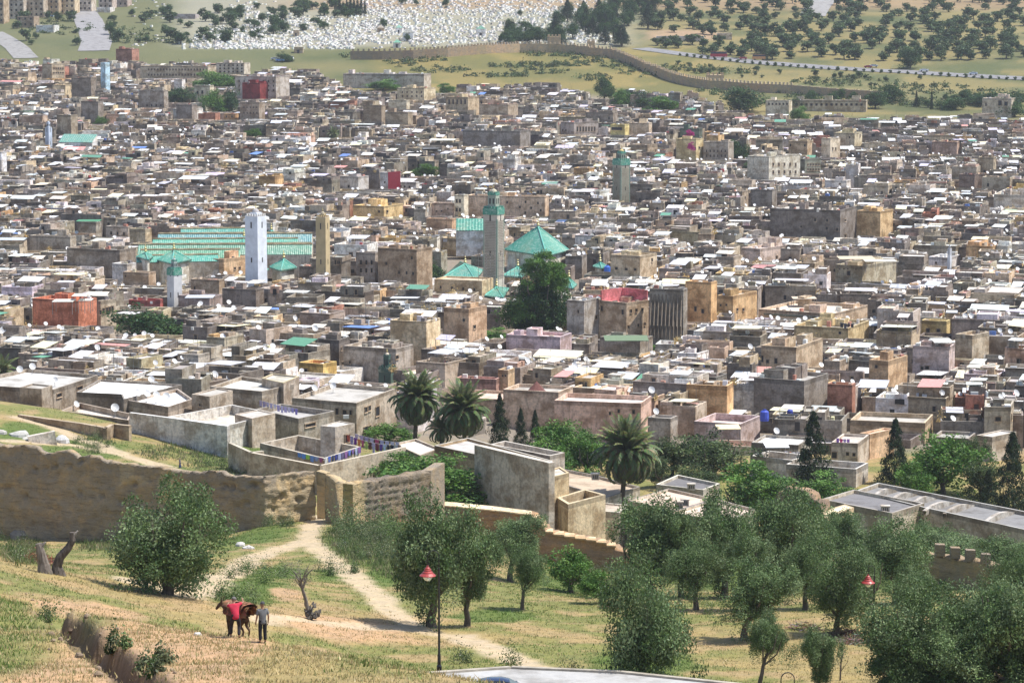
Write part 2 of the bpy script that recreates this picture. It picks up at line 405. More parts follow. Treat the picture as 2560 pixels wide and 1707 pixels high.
GC = ground_color(XX, YY)
V = np.stack([XX, YY, ZZ], -1).reshape(-1, 3)
ii = np.arange(nr*nc).reshape(nr, nc)
Q = np.stack([ii[:-1, :-1], ii[:-1, 1:], ii[1:, 1:], ii[1:, :-1]], -1).reshape(-1, 4)
gme = mesh_np('ground', V, [Q], smooth=True)
at = gme.attributes.new('Col', 'FLOAT_COLOR', 'POINT'); c4 = np.ones((len(V), 4), np.float32); c4[:, :3] = GC.reshape(-1, 3); at.data.foreach_set('color', c4.ravel())
tag(obj('ground', gme, M['ground']), kind='structure')
def ribbon(name, pts, w, mat, col, lift=.05, flat=False):
    a = Acc(); pts = [Vector((p[0], p[1])) for p in pts]; dense = []
    for p, q in zip(pts[:-1], pts[1:]):
        m = max(1, int((q-p).length/6)); dense += [p.lerp(q, k/m) for k in range(m)]
    dense.append(pts[-1]); rows = []
    for i, p in enumerate(dense):
        t = (dense[min(i+1, len(dense)-1)]-dense[max(i-1, 0)]).normalized(); nn = Vector((-t.y, t.x))
        z = max(hs(*(p+nn*w*s)) for s in (-.5, -.25, 0, .25, .5))
        rows.append([(p.x+nn.x*w*s, p.y+nn.y*w*s, (z if flat else hs(p.x+nn.x*w*s, p.y+nn.y*w*s))+lift) for s in (-.5, -.25, 0, .25, .5)])
    for r0, r1 in zip(rows[:-1], rows[1:]):
        for k in range(4): a.quad(r0[k], r0[k+1], r1[k+1], r1[k], col)
    o = a.build(name, mat); tag(o, kind='structure'); return rows
# near road with a kerb on its far side
ROADROWS = ribbon('road', [(p[0], p[1]-3.7) for p in ROAD_NEAR], 7.0, M['roof'], (.36, .36, .36), .10, True)
a = Acc()
for r0, r1 in zip(ROADROWS[:-1], ROADROWS[1:]):
    o0, o1 = Vector(r0[4]), Vector(r1[4]); d_ = (o1-o0); nrm = Vector((-d_.y, d_.x, 0)).normalized()*.35
    if nrm.y < 0: nrm = -nrm
    a.box3(o0-Vector((0, 0, .3)), d_, nrm, Vector((0, 0, .43)), (.42, .38, .32))
tag(a.build('kerb', M['stone']), kind='structure')
# far roads
ribbon('hill_road', plan(K((180, 18), (202, 45), (215, 75), (222, 98), (215, 118))), 17, M['roof'], (.24, .235, .24), .25)
ribbon('hill_lane', plan(K((-20, 75), (15, 95), (40, 112), (60, 135))), 13, M['roof'], (.24, .235, .23), .25)
ribbon('grove_road', plan(K((1900, -6), (1880, 14), (1866, 38))), 16, M['roof'], (.25, .245, .24), .25)
HWY = plan(K((1470, 112), (1560, 124), (1640, 134), (1760, 146), (1900, 156), (2080, 166), (2250, 176), (2420, 184)))
ribbon('highway', HWY, 13, M['roof'], (.20, .20, .21), .25)
# ================================================================ BUILDING KIT
OCC = []      # footprints taken: (poly, bbox)
VIS = []      # what the camera must see: (px0, px1, py_bottom, D)
def occupy(poly, pad=0.0):
    cx = sum(p[0] for p in poly)/len(poly); cy = sum(p[1] for p in poly)/len(poly)
    q = []
    for p in poly:
        dx, dy = p[0]-cx, p[1]-cy; L = math.hypot(dx, dy)+1e-6; q.append((p[0]+dx/L*pad, p[1]+dy/L*pad))
    xs = [p[0] for p in q]; ys = [p[1] for p in q]; OCC.append((q, min(xs), max(xs), min(ys), max(ys)))
def inpoly(x, y, q):
    c = False; n = len(q)
    for i in range(n):
        (x0, y0), (x1, y1) = q[i], q[(i+1) % n]
        if (y0 > y) != (y1 > y) and x < (x1-x0)*(y-y0)/(y1-y0)+x0: c = not c
    return c
def taken(corners):
    xs = [p[0] for p in corners]; ys = [p[1] for p in corners]; a, b, c, d = min(xs), max(xs), min(ys), max(ys)
    pts = corners + [(sum(xs)/len(xs), sum(ys)/len(ys))]
    for q, x0, x1, y0, y1 in OCC:
        if b < x0 or a > x1 or d < y0 or c > y1: continue
        if any(inpoly(p[0], p[1], q) for p in pts) or any(inpoly(p[0], p[1], corners) for p in q): return True
    return False
def ccw(p):
    A = sum(p[i][0]*p[(i+1) % len(p)][1]-p[(i+1) % len(p)][0]*p[i][1] for i in range(len(p)))
    return list(p) if A > 0 else list(reversed(p))
def inset(p, t):
    n = len(p); out = []
    for i in range(n):
        a, b, c = Vector(p[i-1]), Vector(p[i]), Vector(p[(i+1) % n])
        d0 = (b-a).normalized(); d1 = (c-b).normalized(); n0 = Vector((-d0.y, d0.x)); n1 = Vector((-d1.y, d1.x))
        m = n0+n1; L = m.length
        if L < 1e-3: out.append(tuple(b+n0*t)); continue
        m /= L; out.append(tuple(b+m*(t/max(.35, m.dot(n0)))))
    return out
def shell(a, p, z0, zr, zt, wc, rc, t=.3, rim=None, wm=0, rm=1, inner=None, roofacc=None, grime=0):
    """open-topped body: outer walls z0..zt, parapet of thickness t, roof floor at zr"""
    n = len(p); q = inset(p, t); rim = rim or tuple(min(.8, c*1.12) for c in wc); inner = inner or wc
    for i in range(n):
        j = (i+1) % n; A, B, C, D = p[i], p[j], q[j], q[i]
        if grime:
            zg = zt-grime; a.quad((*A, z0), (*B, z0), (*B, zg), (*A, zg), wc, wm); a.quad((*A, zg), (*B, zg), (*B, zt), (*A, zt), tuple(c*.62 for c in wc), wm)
        else: a.quad((*A, z0), (*B, z0), (*B, zt), (*A, zt), wc, wm)
        a.quad((*A, zt), (*B, zt), (*C, zt), (*D, zt), rim, rm)
        if zt-zr > .02: a.quad((*D, zr), (*C, zr), (*C, zt), (*D, zt), inner, wm)
    (roofacc or a).poly([(*v, zr) for v in q], rc, rm)
def window(parent, c, u, n, w, hh, style='plain', frame=(.30, .24, .18)):
    """c: centre on the wall face, u: along the wall, n: outward normal"""
    a = Acc(); g_ = Acc(); up = Vector((0, 0, 1)); c = Vector(c); u = Vector(u); n = Vector(n)
    g_.quad(c-u*w/2-up*hh/2+n*.03, c+u*w/2-up*hh/2+n*.03, c+u*w/2+up*hh/2+n*.03, c-u*w/2+up*hh/2+n*.03, (.02, .02, .022), 0)
    t = min(.12, w*.14)
    for s in (-1, 1):
        a.box3(c+u*(s*w/2)-u*(t/2)-up*hh/2, u*t, n*.10, up*hh, frame, 0)
    a.box3(c-u*(w/2+t)+up*(hh/2-.02), u*(w+2*t), n*.14, up*t, frame, 0)
    a.box3(c-u*(w/2+t)-up*(hh/2+t*.8), u*(w+2*t), n*.2, up*t*.8, tuple(min(.8, v*1.7) for v in frame), 0)
    o = a.build('window', M['wall'], parent); g_.build('pane', M['dark'], o); return o
DISHES = []; ROOFS = []      # roof spots for things that come later
def wall_dir(p, i):
    A, B = Vector((*p[i], 0)), Vector((*p[(i+1) % len(p)], 0)); u = (B-A).normalized(); return A, B, u, Vector((u.y, -u.x, 0))
def house_obj(name, label, p, z0, zr, par, wc, rc, cat='house', group=None, wins=(), t=.3, rim=None, inner=None, extra=None, vis=True, pad=.2, rm=None):
    """p: plan polygon. wins: (px, py, wpx, hpx) photo pixels on the visible faces"""
    p = ccw(p); cx = sum(v[0] for v in p)/len(p); cy = sum(v[1] for v in p)/len(p)
    o = thing(name, label, cat, (0, 0, 0), 0, group)
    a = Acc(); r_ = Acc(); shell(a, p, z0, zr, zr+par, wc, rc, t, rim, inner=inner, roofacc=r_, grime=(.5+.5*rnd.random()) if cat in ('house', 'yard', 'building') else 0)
    a.build('wall', [M['wall'], M['roof']], o); r_.build('roof', [M['wall'], rm or M['roof']], o)
    for (px, py, wp, hp) in wins:
        best = None
        for i in range(len(p)):
            A, B, u, n = wall_dir(p, i)
            if n.y > .25: continue
            rx, rz = ray(px, py); den = rx*n.x + n.y
            if abs(den) < 1e-4: continue
            D = (A.x*n.x + A.y*n.y)/den; X = Vector((rx*D, D, CAM_Z+rz*D)); s = (X-A).dot(u)
            if -.1 < s < (B-A).length+.1 and D > 0 and den < 0:
                if best is None or D < best[0]: best = (D, X, u, n)
        if best:
            D, X, u, n = best; fs = max(.3, abs(u.x)); window(o, X, u, n, wp*D/F/fs, hp*D/F)
    occupy(p, pad)
    if vis:
        pr = [proj(v[0], v[1], zr+par) for v in p]
        VIS.append((min(q[0] for q in pr), max(q[0] for q in pr), None, min(v[1] for v in p)))
    ROOFS.append((o, p, zr, name))
    return o
def px_house(name, label, poly, D, wc, rc, par=.5, ybot=None, **kw):
    """flat-roofed house from the outline of its parapet top, near corner first at distance D"""
    z = P(*poly[0], D).z; pts = [PZ(x, y, z) for x, y in poly]
    p = [(v.x, v.y) for v in pts]; z0 = min(hs(*q) for q in p)-1.0
    o = house_obj(name, label, p, z0, z-par, par, wc, rc, **kw)
    if ybot and VIS: v = VIS.pop(); VIS.append((v[0], v[1], ybot, v[3]))
    return o, z, p
def clutter(o, p, zr, wc, rc, n_hut=2, n_box=5):
    """roof rooms and small roof furniture, each a part"""
    p = ccw(p); A, B, D_ = Vector(p[0]), Vector(p[1]), Vector(p[-1]); u, v = B-A, D_-A; L, W = u.length, v.length; u, v = u/L, v/W
    for k in range(n_hut):
        a_, b_ = min(L*.45, rnd.uniform(1.4, 4.5)), min(W*.45, rnd.uniform(1.4, 4.0)); s, t = rnd.uniform(.4, max(.45, L-a_-.4)), rnd.uniform(.4, max(.45, W-b_-.4)); hh = rnd.uniform(1.0, 2.6)
        q = [tuple(A+u*s+v*t), tuple(A+u*(s+a_)+v*t), tuple(A+u*(s+a_)+v*(t+b_)), tuple(A+u*s+v*(t+b_))]; a = Acc(); shell(a, ccw(q), zr-.02, zr+hh-.25, zr+hh, jit(wc, .15), jit(rc, .2), t=.18); a.build('roof_room', [M['wall'], M['roof']], o)
    for k in range(n_box):
        c = A+u*rnd.uniform(.5, max(.6, L-.5))+v*rnd.uniform(.5, max(.6, W-.5)); w, d = rnd.uniform(.25, .7), rnd.uniform(.2, .5); a = Acc(); a.obox(c, u*w, v*d, zr-.02, zr+rnd.uniform(.4, 1.3), jit(rnd.choice(((.75, .75, .75), (.3, .26, .22), (.5, .42, .32), (.7, .68, .62), (.45, .2, .15), (.2, .18, .17))), .2)); a.build('roof_box', M['paint'], o)
def px_box(name, label, xl, xc, xr, yt, yb, wc, rc, yaw=26, off=4.0, depth=None, par=.7, D=None, **kw):
    """house by its near corner xc, ends xl and xr, parapet row yt, lowest visible row yb"""
    a = R(yaw); D = D or G(xc, yb, off).y; rxl = ray(xl, yb)[0]; rxr = ray(xr, yb)[0]; X0 = ray(xc, yb)[0]*D
    l = (X0-rxl*D)/(math.cos(a)+rxl*math.sin(a)); den = math.sin(a)-rxr*math.cos(a)
    r_ = depth if depth else (rxr*D-X0)/max(.12, den)
    if l < .6: l = 8.0
    r_ = max(3.0, min(r_, 40))
    L = Vector((-math.cos(a), math.sin(a))); Rr = Vector((math.sin(a), math.cos(a))); C = Vector((X0, D))
    p = [tuple(C), tuple(C+Rr*r_), tuple(C+Rr*r_+L*l), tuple(C+L*l)]
    z = P(xc, yt, D).z; z0 = min(hs(*q) for q in p)-.5
    if z < z0+3: z = z0+4
    o = house_obj(name, label, p, z0, z-par, par, wc, rc, **kw)
    v = VIS.pop(); VIS.append((v[0], v[1], yb, v[3]))
    return o, z, p, D
def grid_wins(x0, x1, y0, y1, nx, ny, w, hh):
    return [(x0+(x1-x0)*(i+.5)/nx, y0+(y1-y0)*(j+.5)/ny, w, hh) for i in range(nx) for j in range(ny)]
GREY = (.30, .265, .225); DGREY = (.22, .20, .18); TAN = (.40, .325, .235); LTAN = (.47, .40, .31); WHITE = (.66, .65, .65); CREAM = (.56, .48, .35)
PINK = (.56, .40, .33); ORANGE = (.55, .36, .20); RED = (.30, .07, .06); SCREED = (.40, .38, .35); WROOF = (.80, .80, .80); PROOF = (.55, .30, .27)
HG = 'flat-roofed houses of the old town'
# ================================================================ NEAR HOUSES BEHIND THE CITY WALL (outlines of their roofs)
px_house('medina_house', 'long grey house with a half white roof and a dark chimney block', [(133, 974), (245, 937), (66, 922), (-110, 958)], 468, GREY, (.42, .41, .39), .6, group=HG,
         wins=[(199, 970, 10, 9), (147, 988, 9, 10)])
a = Acc(); z_ = P(133, 974, 468).z-.59
a.poly([PZ(*q, z_) for q in ((124, 949), (155, 934), (73, 929), (22, 945))], WROOF); 
w_ = a.build('roof_membrane', M['roof'], ROOFS[-1][0])
px_house('chimney_block', 'stained plaster block standing before the half white roof', [(104, 972), (131, 963), (80, 958), (49, 968)], 463, GREY, SCREED, .25, cat='outbuilding', vis=False)
px_house('medina_house', 'low dark house with a wide bright white flat roof', [(309, 998), (455, 961), (250, 948), (191, 980), (303, 985)], 458, DGREY, WROOF, .35, group=HG)
px_house('medina_house', 'small white-roofed house with four dishes along its parapet', [(420, 1017), (482, 997), (444, 971), (312, 999)], 452, (.36, .31, .27), WROOF, .55, group=HG)
px_house('stair_hut', 'square plaster roof room beside the white-roofed house', [(524, 991), (582, 976), (541, 969), (479, 985)], 455, (.36, .31, .26), SCREED, .2, cat='outbuilding', wins=[(500, 1012, 6, 6)], vis=False)
px_house('medina_house', 'white washed house with graffiti wall facing the slope', [(568, 1064), (688, 1033), (580, 1011), (420, 1041)], 432, (.50, .49, .47), (.52, .48, .42), 1.5, ybot=1115, group=HG, t=.35)
px_house('roof_room', 'low room with flat roof inside the white washed house', [(590+40, 1046), (688, 1033), (645, 1024), (587, 1035)], 436, (.38, .33, .28), (.44, .42, .39), .12, cat='outbuilding', vis=False)
px_house('medina_house', 'beige house with a pale uneven roof beside the white washed wall', [(321, 1050), (330, 1034), (199, 1006), (152, 1026)], 440, (.36, .30, .25), (.58, .53, .46), .9, group=HG)
px_house('medina_house', 'grey house with sunken terrace and a line of lilac washing', [(746, 1046), (836, 1027), (702, 1009), (640, 1022)], 446, (.30, .28, .25), (.36, .35, .34), .9, group=HG, wins=[(775, 1062, 24, 9)])
px_house('medina_house', 'large grey house with wide roof, tall windows and air conditioner', [(891, 1007), (991, 970), (836, 957), (730, 994)], 462, (.37, .325, .27), (.40, .385, .36), .7, group=HG, ybot=1075,
         wins=[(843, 1028, 9, 16), (862, 1030, 12, 12), (877, 1031, 7, 12), (914, 1024, 6, 14), (923, 1020, 6, 13), (943, 1028, 9, 24), (913, 1073, 8, 14), (922, 1071, 8, 14), (941, 1069, 8, 14)])
px_house('medina_house', 'grey house with long slab roof below the tall stair tower', [(655, 978), (735, 960), (604, 940), (525, 966)], 470, (.37, .33, .28), (.48, .47, .44), .6, group=HG)
px_house('stair_tower', 'tall plaster roof room with yellow cornice and one dark window', [(709, 957), (748, 940), (681, 933), (654, 945)], 474, (.40, .35, .30), (.46, .44, .38), .25, cat='outbuilding', rim=(.50, .44, .27), wins=[(684, 988, 16, 12)], vis=False)
A_ = P(858, 1046, 461.2); a = Acc(); a.box3(A_, (.9, .12, 0), (.05, -.35, 0), (0, 0, .6), (.7, .7, .68)); a.build('air_conditioner', M['paint'], next(r_[0] for r_ in ROOFS if 'air conditioner' in r_[0]['label']))
# walled yards and hut in front
o_, z_, p_ = px_house('walled_yard', 'open plaster yard with clothes hung along its front walls', [(812, 1146), (902, 1116), (745, 1087), (650, 1107)], 398, (.40, .36, .30), (.40, .40, .42), 2.6, cat='yard', t=.4, ybot=1160)
YARD = (z_, p_)
px_house('stair_hut', 'small stained hut with white roof between yard and washing lines', [(838, 1067), (887, 1058), (849, 1052), (801, 1064)], 410, (.38, .345, .30), (.7, .7, .68), .15, cat='outbuilding', wins=[(868, 1096, 12, 20)])
def thin_wall(name, label, pts, D, t, col, cat='wall', zb=None, cap=None, mat='wall', group=None):
    """free-standing wall along the photo pixels of its top edge"""
    z = P(*pts[0][:2], D).z; q = [PZ(x, y, z) for x, y in pts]
    a = Acc()
    for u, v in zip(q[:-1], q[1:]):
        d = (v-u); L = d.length; n = Vector((-d.y, d.x, 0)).normalized()*t
        if n.y < 0: n = -n
        z0 = min(hs(u.x, u.y), hs(v.x, v.y), hs(u.x+n.x, u.y+n.y))-1
        m = max(1, int(L/2.5))
        for k in range(m):
            A = u+d*(k/m); B = u+d*((k+1)/m); A0 = Vector((A.x, A.y, z0)); B0 = Vector((B.x, B.y, z0))
            a.quad(A0, B0, B, A, col, 0); a.quad(A, B, B+n, A+n, cap or tuple(c*1.25 for c in col), 1); a.quad(A0+n, B0+n, B+n, A+n, col, 0)
        for E in (u, v): a.quad(Vector((E.x, E.y, z0)), Vector((E.x, E.y, z0))+n, E+n, E, col, 0)
        occupy([(u.x, u.y), (v.x, v.y), (v.x+n.x, v.y+n.y), (u.x+n.x, u.y+n.y)], .2)
    o = a.build(name, [M[mat], M['roof']]); tag(o, label, cat, group); return o
thin_wall('yard_wall', 'rounded plaster yard wall turning a corner before the washing', [(570, 1106), (626, 1131), (660, 1127)], 402, .5, (.37, .34, .28))
thin_wall('yard_wall', 'long bare plaster wall meeting a corner in front of the yard', [(626, 1131), (800, 1164), (1015, 1117)], 392, .5, (.40, .355, .29))
thin_wall('yard_wall', 'whitewashed end of wall running up to the beige roof', [(323, 1031), (430, 1045), (568, 1065)], 431.5, .5, (.56, .55, .54))
thin_wall('garden_wall', 'sagging brown earth wall above the grassy bank', [(44, 1036), (110, 1046), (200, 1058), (267, 1070), (285, 1060), (322, 1064)], 430, .6, (.33, .27, .20), mat='wall')
thin_wall('garden_wall', 'orange plaster low wall beside satellite dishes', [(0, 1053), (36, 1027), (140, 1030)], 436, .4, (.55, .38, .24))
# middle house with long side, its taller pier, and the open enclosure
o_, z_, p_ = px_house('fort_house', 'long windowless earthen house with slab roof above the palm', [(1334, 1166), (1384, 1152), (1170, 1094), (1086, 1113)], 368, (.35, .275, .18), (.44, .42, .40), .35, ybot=1290, rim=(.42, .40, .36), wins=[(1108, 1148, 9, 18)])
thin_wall('roof_kerb', 'raised kerb running along the slab roof of the earthen house', [(1186, 1112), (1372, 1157)], 371.5, .9, (.40, .37, .33), cat='roof kerb')
px_house('fort_pier', 'tall plain yellow stained block at the corner of the earthen house', [(1383, 1192), (1423, 1181), (1400, 1166), (1366, 1176)], 366, (.45, .37, .24), (.50, .46, .40), .15, cat='building', vis=False)
px_house('enclosure', 'open roofless plaster enclosure below the palm crown', [(1420, 1260), (1514, 1236), (1462, 1222), (1392, 1243)], 362, (.46, .39, .27), (.30, .25, .19), 3.2, cat='yard', t=.45, ybot=1320)
px_house('parapet_terrace', 'low walled terrace joined to the back of the earthen house', [(1375, 1139), (1412, 1131), (1262, 1101), (1225, 1110)], 378, (.40, .37, .33), (.45, .43, .40), 1.3, cat='building', t=.4, vis=False)
px_house('roof_terrace', 'pale broken terrace slab with stepped edge beside the washing', [(1050, 1138), (1100, 1120), (1040, 1096), (985, 1108)], 405, (.38, .33, .27), (.58, .54, .49), .3, cat='building', vis=False)
# flat roofs of the school between palm and ruins
SCH = 'flat school roofs among the trees'
px_house('school_block', 'pinkish gravel roof block with kerb near the palm trunk', [(1685, 1277), (1790, 1246), (1671, 1220), (1568, 1250)], 366, (.50, .47, .40), (.55, .43, .35), .35, cat='building', group=SCH, rim=(.24, .21, .19), ybot=1300)
px_house('school_block', 'brown gravel roof seen behind the palm crown', [(1512, 1245), (1600, 1216), (1486, 1186), (1395, 1169), (1380, 1200)], 384, (.48, .45, .39), (.45, .36, .27), .35, cat='building', group=SCH, rim=(.22, .20, .18))
px_house('school_block', 'low gravel roof under the tree edge with small vents', [(1820, 1302), (1890, 1272), (1790, 1246), (1670, 1281)], 356, (.50, .47, .40), (.57, .46, .38), .35, cat='building', group=SCH, rim=(.24, .21, .19))
px_house('school_block', 'dark slate roof with parapet behind the young conifer', [(1758, 1224), (1800, 1208), (1694, 1186), (1640, 1210)], 392, (.50, .48, .42), (.15, .145, .15), .4, cat='building', group=SCH)
px_house('school_block', 'lower pale slab projecting beside the palm trunk', [(1548, 1280), (1580, 1262), (1500, 1255), (1470, 1275)], 372, (.55, .53, .47), (.50, .43, .36), .2, cat='building', group=SCH, vis=False)
# large building at right with vaulted slab roof
o_, z_, p_ = px_house('hall', 'broad plain block with grey felt roof beside the ruined wall', [(2230, 1282), (2311, 1257), (2135, 1223), (2054, 1247)], 352, (.44, .40, .32), (.17, .165, .17), .4, cat='building', ybot=1330, rim=(.36, .33, .30))
o_, z_, p_ = px_house('hall', 'long grey building with curved roof ribs and rusty weeds', [(2311, 1268), (2570, 1325), (2680, 1300), (2195, 1206), (2140, 1226)], 357, (.36, .33, .28), (.20, .198, .20), .5, cat='building', ybot=1300, rim=(.40, .39, .37))
HALL = (o_, z_)
o_, z_, p_ = px_house('hall_annex', 'lower annex edged with a line of green glazed tiles', [(2548, 1352), (2640, 1322), (2347, 1292), (2319, 1308)], 346, (.13, .11, .10), (.30, .25, .19), .5, cat='building', vis=False)
A_, B_ = PZ(2319, 1308, z_), PZ(2548, 1352, z_)
a = Acc(); d_ = (B_-A_); n_ = Vector((d_.y, -d_.x, 0)).normalized(); m_ = 70
for k in range(m_):
    c_ = A_+d_*((k+.5)/m_); a.tube([c_+n_*.02+Vector((0, 0, .12)), c_+n_*.55-Vector((0, 0, .28))], .17, 5, (.02, .15, .10))
a.build('tile_eave', M['tile'], o_)
a_ = P(2311, 1268, 357).z
for i, (x0, y0, x1, y1) in enumerate([(2192, 1234, 2247, 1219), (2236, 1244, 2296, 1228), (2288, 1254, 2344, 1238), (2315, 1274, 2392, 1247), (2366, 1281, 2442, 1253), (2468, 1301, 2545, 1271)]):
    u, v = PZ(x0, y0, a_), PZ(x1, y1, a_); a = Acc(); d = v-u; n = Vector((-d.y, d.x, 0)).normalized()*.5
    pr = [u+d*(k/8)+Vector((0, 0, -.5+1.0*math.sin(math.pi*min(1, (k/8)*.85+.15))*.8)) for k in range(9)]
    for q0, q1 in zip(pr[:-1], pr[1:]):
        a.quad(q0, q1, q1+n, q0+n, (.40, .39, .38), 0); lo0 = Vector((q0.x, q0.y, a_-.7)); lo1 = Vector((q1.x, q1.y, a_-.7))
        a.quad(lo0, lo1, q1, q0, (.36, .35, .33), 0); a.quad(lo0+n, lo1+n, q1+n, q0+n, (.36, .35, .33), 0)
    a.build('roof_rib', M['wall'], HALL[0])
def vent(px, D, label):
    o = thing('roof_vent', label, 'vent', P(*px, D)); a = Acc()
    a.obox((0, 0), (.5, 0), (0, .4), -.3, .5, (.42, .40, .37)); a.build('block', M['wall'], o)
    a = Acc(); a.obox((0, 0), (.6, 0), (0, .5), .5, .62, (.5, .48, .45)); a.build('cap', M['wall'], o)
    a = Acc()
    for s in (-.25, 0, .25): a.obox((s, -.41), (.06, 0), (0, .012), -.05, .4, (.03, .03, .03))
    a.build('slot', M['dark'], o)
vent((2213, 1275), 354, 'square slotted vent on the grey felt roof'); vent((2405, 1286), 360, 'left of two brick vents on the ribbed roof'); vent((2416, 1289), 360, 'right of two brick vents on the ribbed roof')
vent((1697, 1264), 366, 'vent block on the pink gravel roof kerb'); vent((1712, 1258), 368, 'vent beside an open hatch on pink gravel roof'); vent((1488, 1193), 386, 'vent on the brown gravel roof behind palm'); vent((1728, 1219), 392, 'vent on the edge of the dark slate roof')
# pink and beige houses behind the conifers
px_box('medina_house', 'salmon pink house with small square windows and white end wall', 1386, 1602, 1619, 1008, 1092, PINK, (.6, .58, .56), yaw=14, off=0, par=.8, D=478, group=HG, depth=9,
       wins=[(1525, 1033, 5, 8), (1547, 1027, 6, 9), (1584, 1029, 7, 10), (1524, 1075, 7, 7)])
px_box('medina_house', 'tall beige pink house with a brown tent on its roof', 1258, 1396, 1432, 980, 1066, (.52, .41, .32), SCREED, yaw=20, off=0, D=492, par=.6, group=HG)
px_box('medina_house', 'low beige house with rose terrace beside the palms', 1120, 1255, 1262, 998, 1050, (.50, .40, .31), (.58, .44, .36), yaw=18, off=0, D=500, par=.5, group=HG, depth=10)
px_box('medina_house', 'grey concrete house with narrow gap and roof dishes', 1619, 1676, 1694, 1046, 1098, (.34, .31, .28), SCREED, yaw=24, off=0, D=474, par=.4, group=HG)
px_box('medina_house', 'small house with pale lilac terrace and yellow awning', 1735, 1850, 1900, 1060, 1110, (.46, .38, .38), (.6, .48, .46), yaw=24, off=0, D=474, par=1.2, group=HG)
px_box('medina_house', 'dark grey house with washing on white sheet roof', 1878, 1996, 2002, 1112, 1140, (.30, .28, .25), (.75, .75, .75), yaw=20, off=0, D=440, par=.4, group=HG, depth=8)
px_box('medina_house', 'pale plaster house with two small windows beside dark conifer', 2078, 2144, 2150, 1108, 1145, (.44, .39, .34), (.5, .45, .4), yaw=18, off=0, D=446, par=.4, group=HG, depth=9, wins=[(2119, 1134, 8, 9), (2135, 1136, 8, 9), (2086, 1137, 14, 16)])
px_box('medina_house', 'long tan blank walled house behind the pointed conifer', 2125, 2312, 2322, 1057, 1095, (.48, .39, .28), SCREED, yaw=16, off=0, D=478, par=.8, group=HG, depth=10)
px_box('medina_house', 'orange terrace house with a dark red door and steps', 2148, 2174, 2235, 1085, 1126, (.56, .40, .27), (.60, .43, .36), yaw=40, off=0, D=456, par=.3, group=HG, wins=[(2164, 1108, 9, 28)])
px_box('medina_house', 'roofless white concrete shell beside the dark conifers', 1965, 2140, 2170, 1172, 1212, (.52, .50, .47), (.4, .38, .35), yaw=24, off=0, D=424, par=2.0, group=HG)
px_box('medina_house', 'white gabled wall shell behind green treetops', 1875, 1980, 2026, 1150, 1190, (.60, .58, .55), (.45, .43, .41), yaw=35, off=0, D=430, par=2.0, group=HG)
px_box('medina_house', 'square hut house with tilted slab roof and low door', 2440, 2480, 2540, 1092, 1130, (.40, .36, .31), (.48, .46, .44), yaw=42, off=0, D=452, par=.2, group=HG, wins=[(2447, 1118, 5, 18)])
px_box('medina_house', 'grey parapet house at far garden corner with weeds', 2330, 2420, 2440, 1096, 1130, (.30, .27, .24), (.34, .33, .31), yaw=20, off=0, D=458, par=.5, group=HG)
# ================================================================ LANDMARKS AND NOTABLE HOUSES OF THE TOWN (photo pixels)
GT = (.045, .235, .17)
def sq_plan(xl, xc, xr, D):
    s1 = (xc-xl)*D/F; s2 = (xr-xc)*D/F; a = math.atan2(s2, s1); s = math.hypot(s1, s2)
    C = Vector((ray(xc, 600)[0]*D, D)); L = Vector((-math.cos(a), math.sin(a))); Rr = Vector((math.sin(a), math.cos(a)))
    return C, L, Rr, s
def sq_poly(c, L, Rr, s): return [tuple(c+(L+Rr)*(-s/2)), tuple(c+(Rr-L)*(s/2)), tuple(c+(L+Rr)*(s/2)), tuple(c+(L-Rr)*(s/2))]
def merlons(a, p, z, w, hh, gap, col, mi=0, pointed=False):
    p = ccw(p)
    for i in range(len(p)):
        A, B, u, n = wall_dir(p, i); L = (B-A).length; m = max(2, int(L/gap))
        for k in range(m):
            c = A+u*(L*(k+.5)/m); c = Vector((c.x, c.y, z))-n*.15
            a.box3(c-u*w/2, u*w, -n*.3, Vector((0, 0, hh)), col, mi)
            if pointed:
                t = c+Vector((0, 0, hh)); 
                for q in ((-u*w/2, u*w/2), (u*w/2, -u*w/2)): a.tri(t+q[0], t+q[1], t+Vector((0, 0, hh*.6))-n*.15, col, mi)
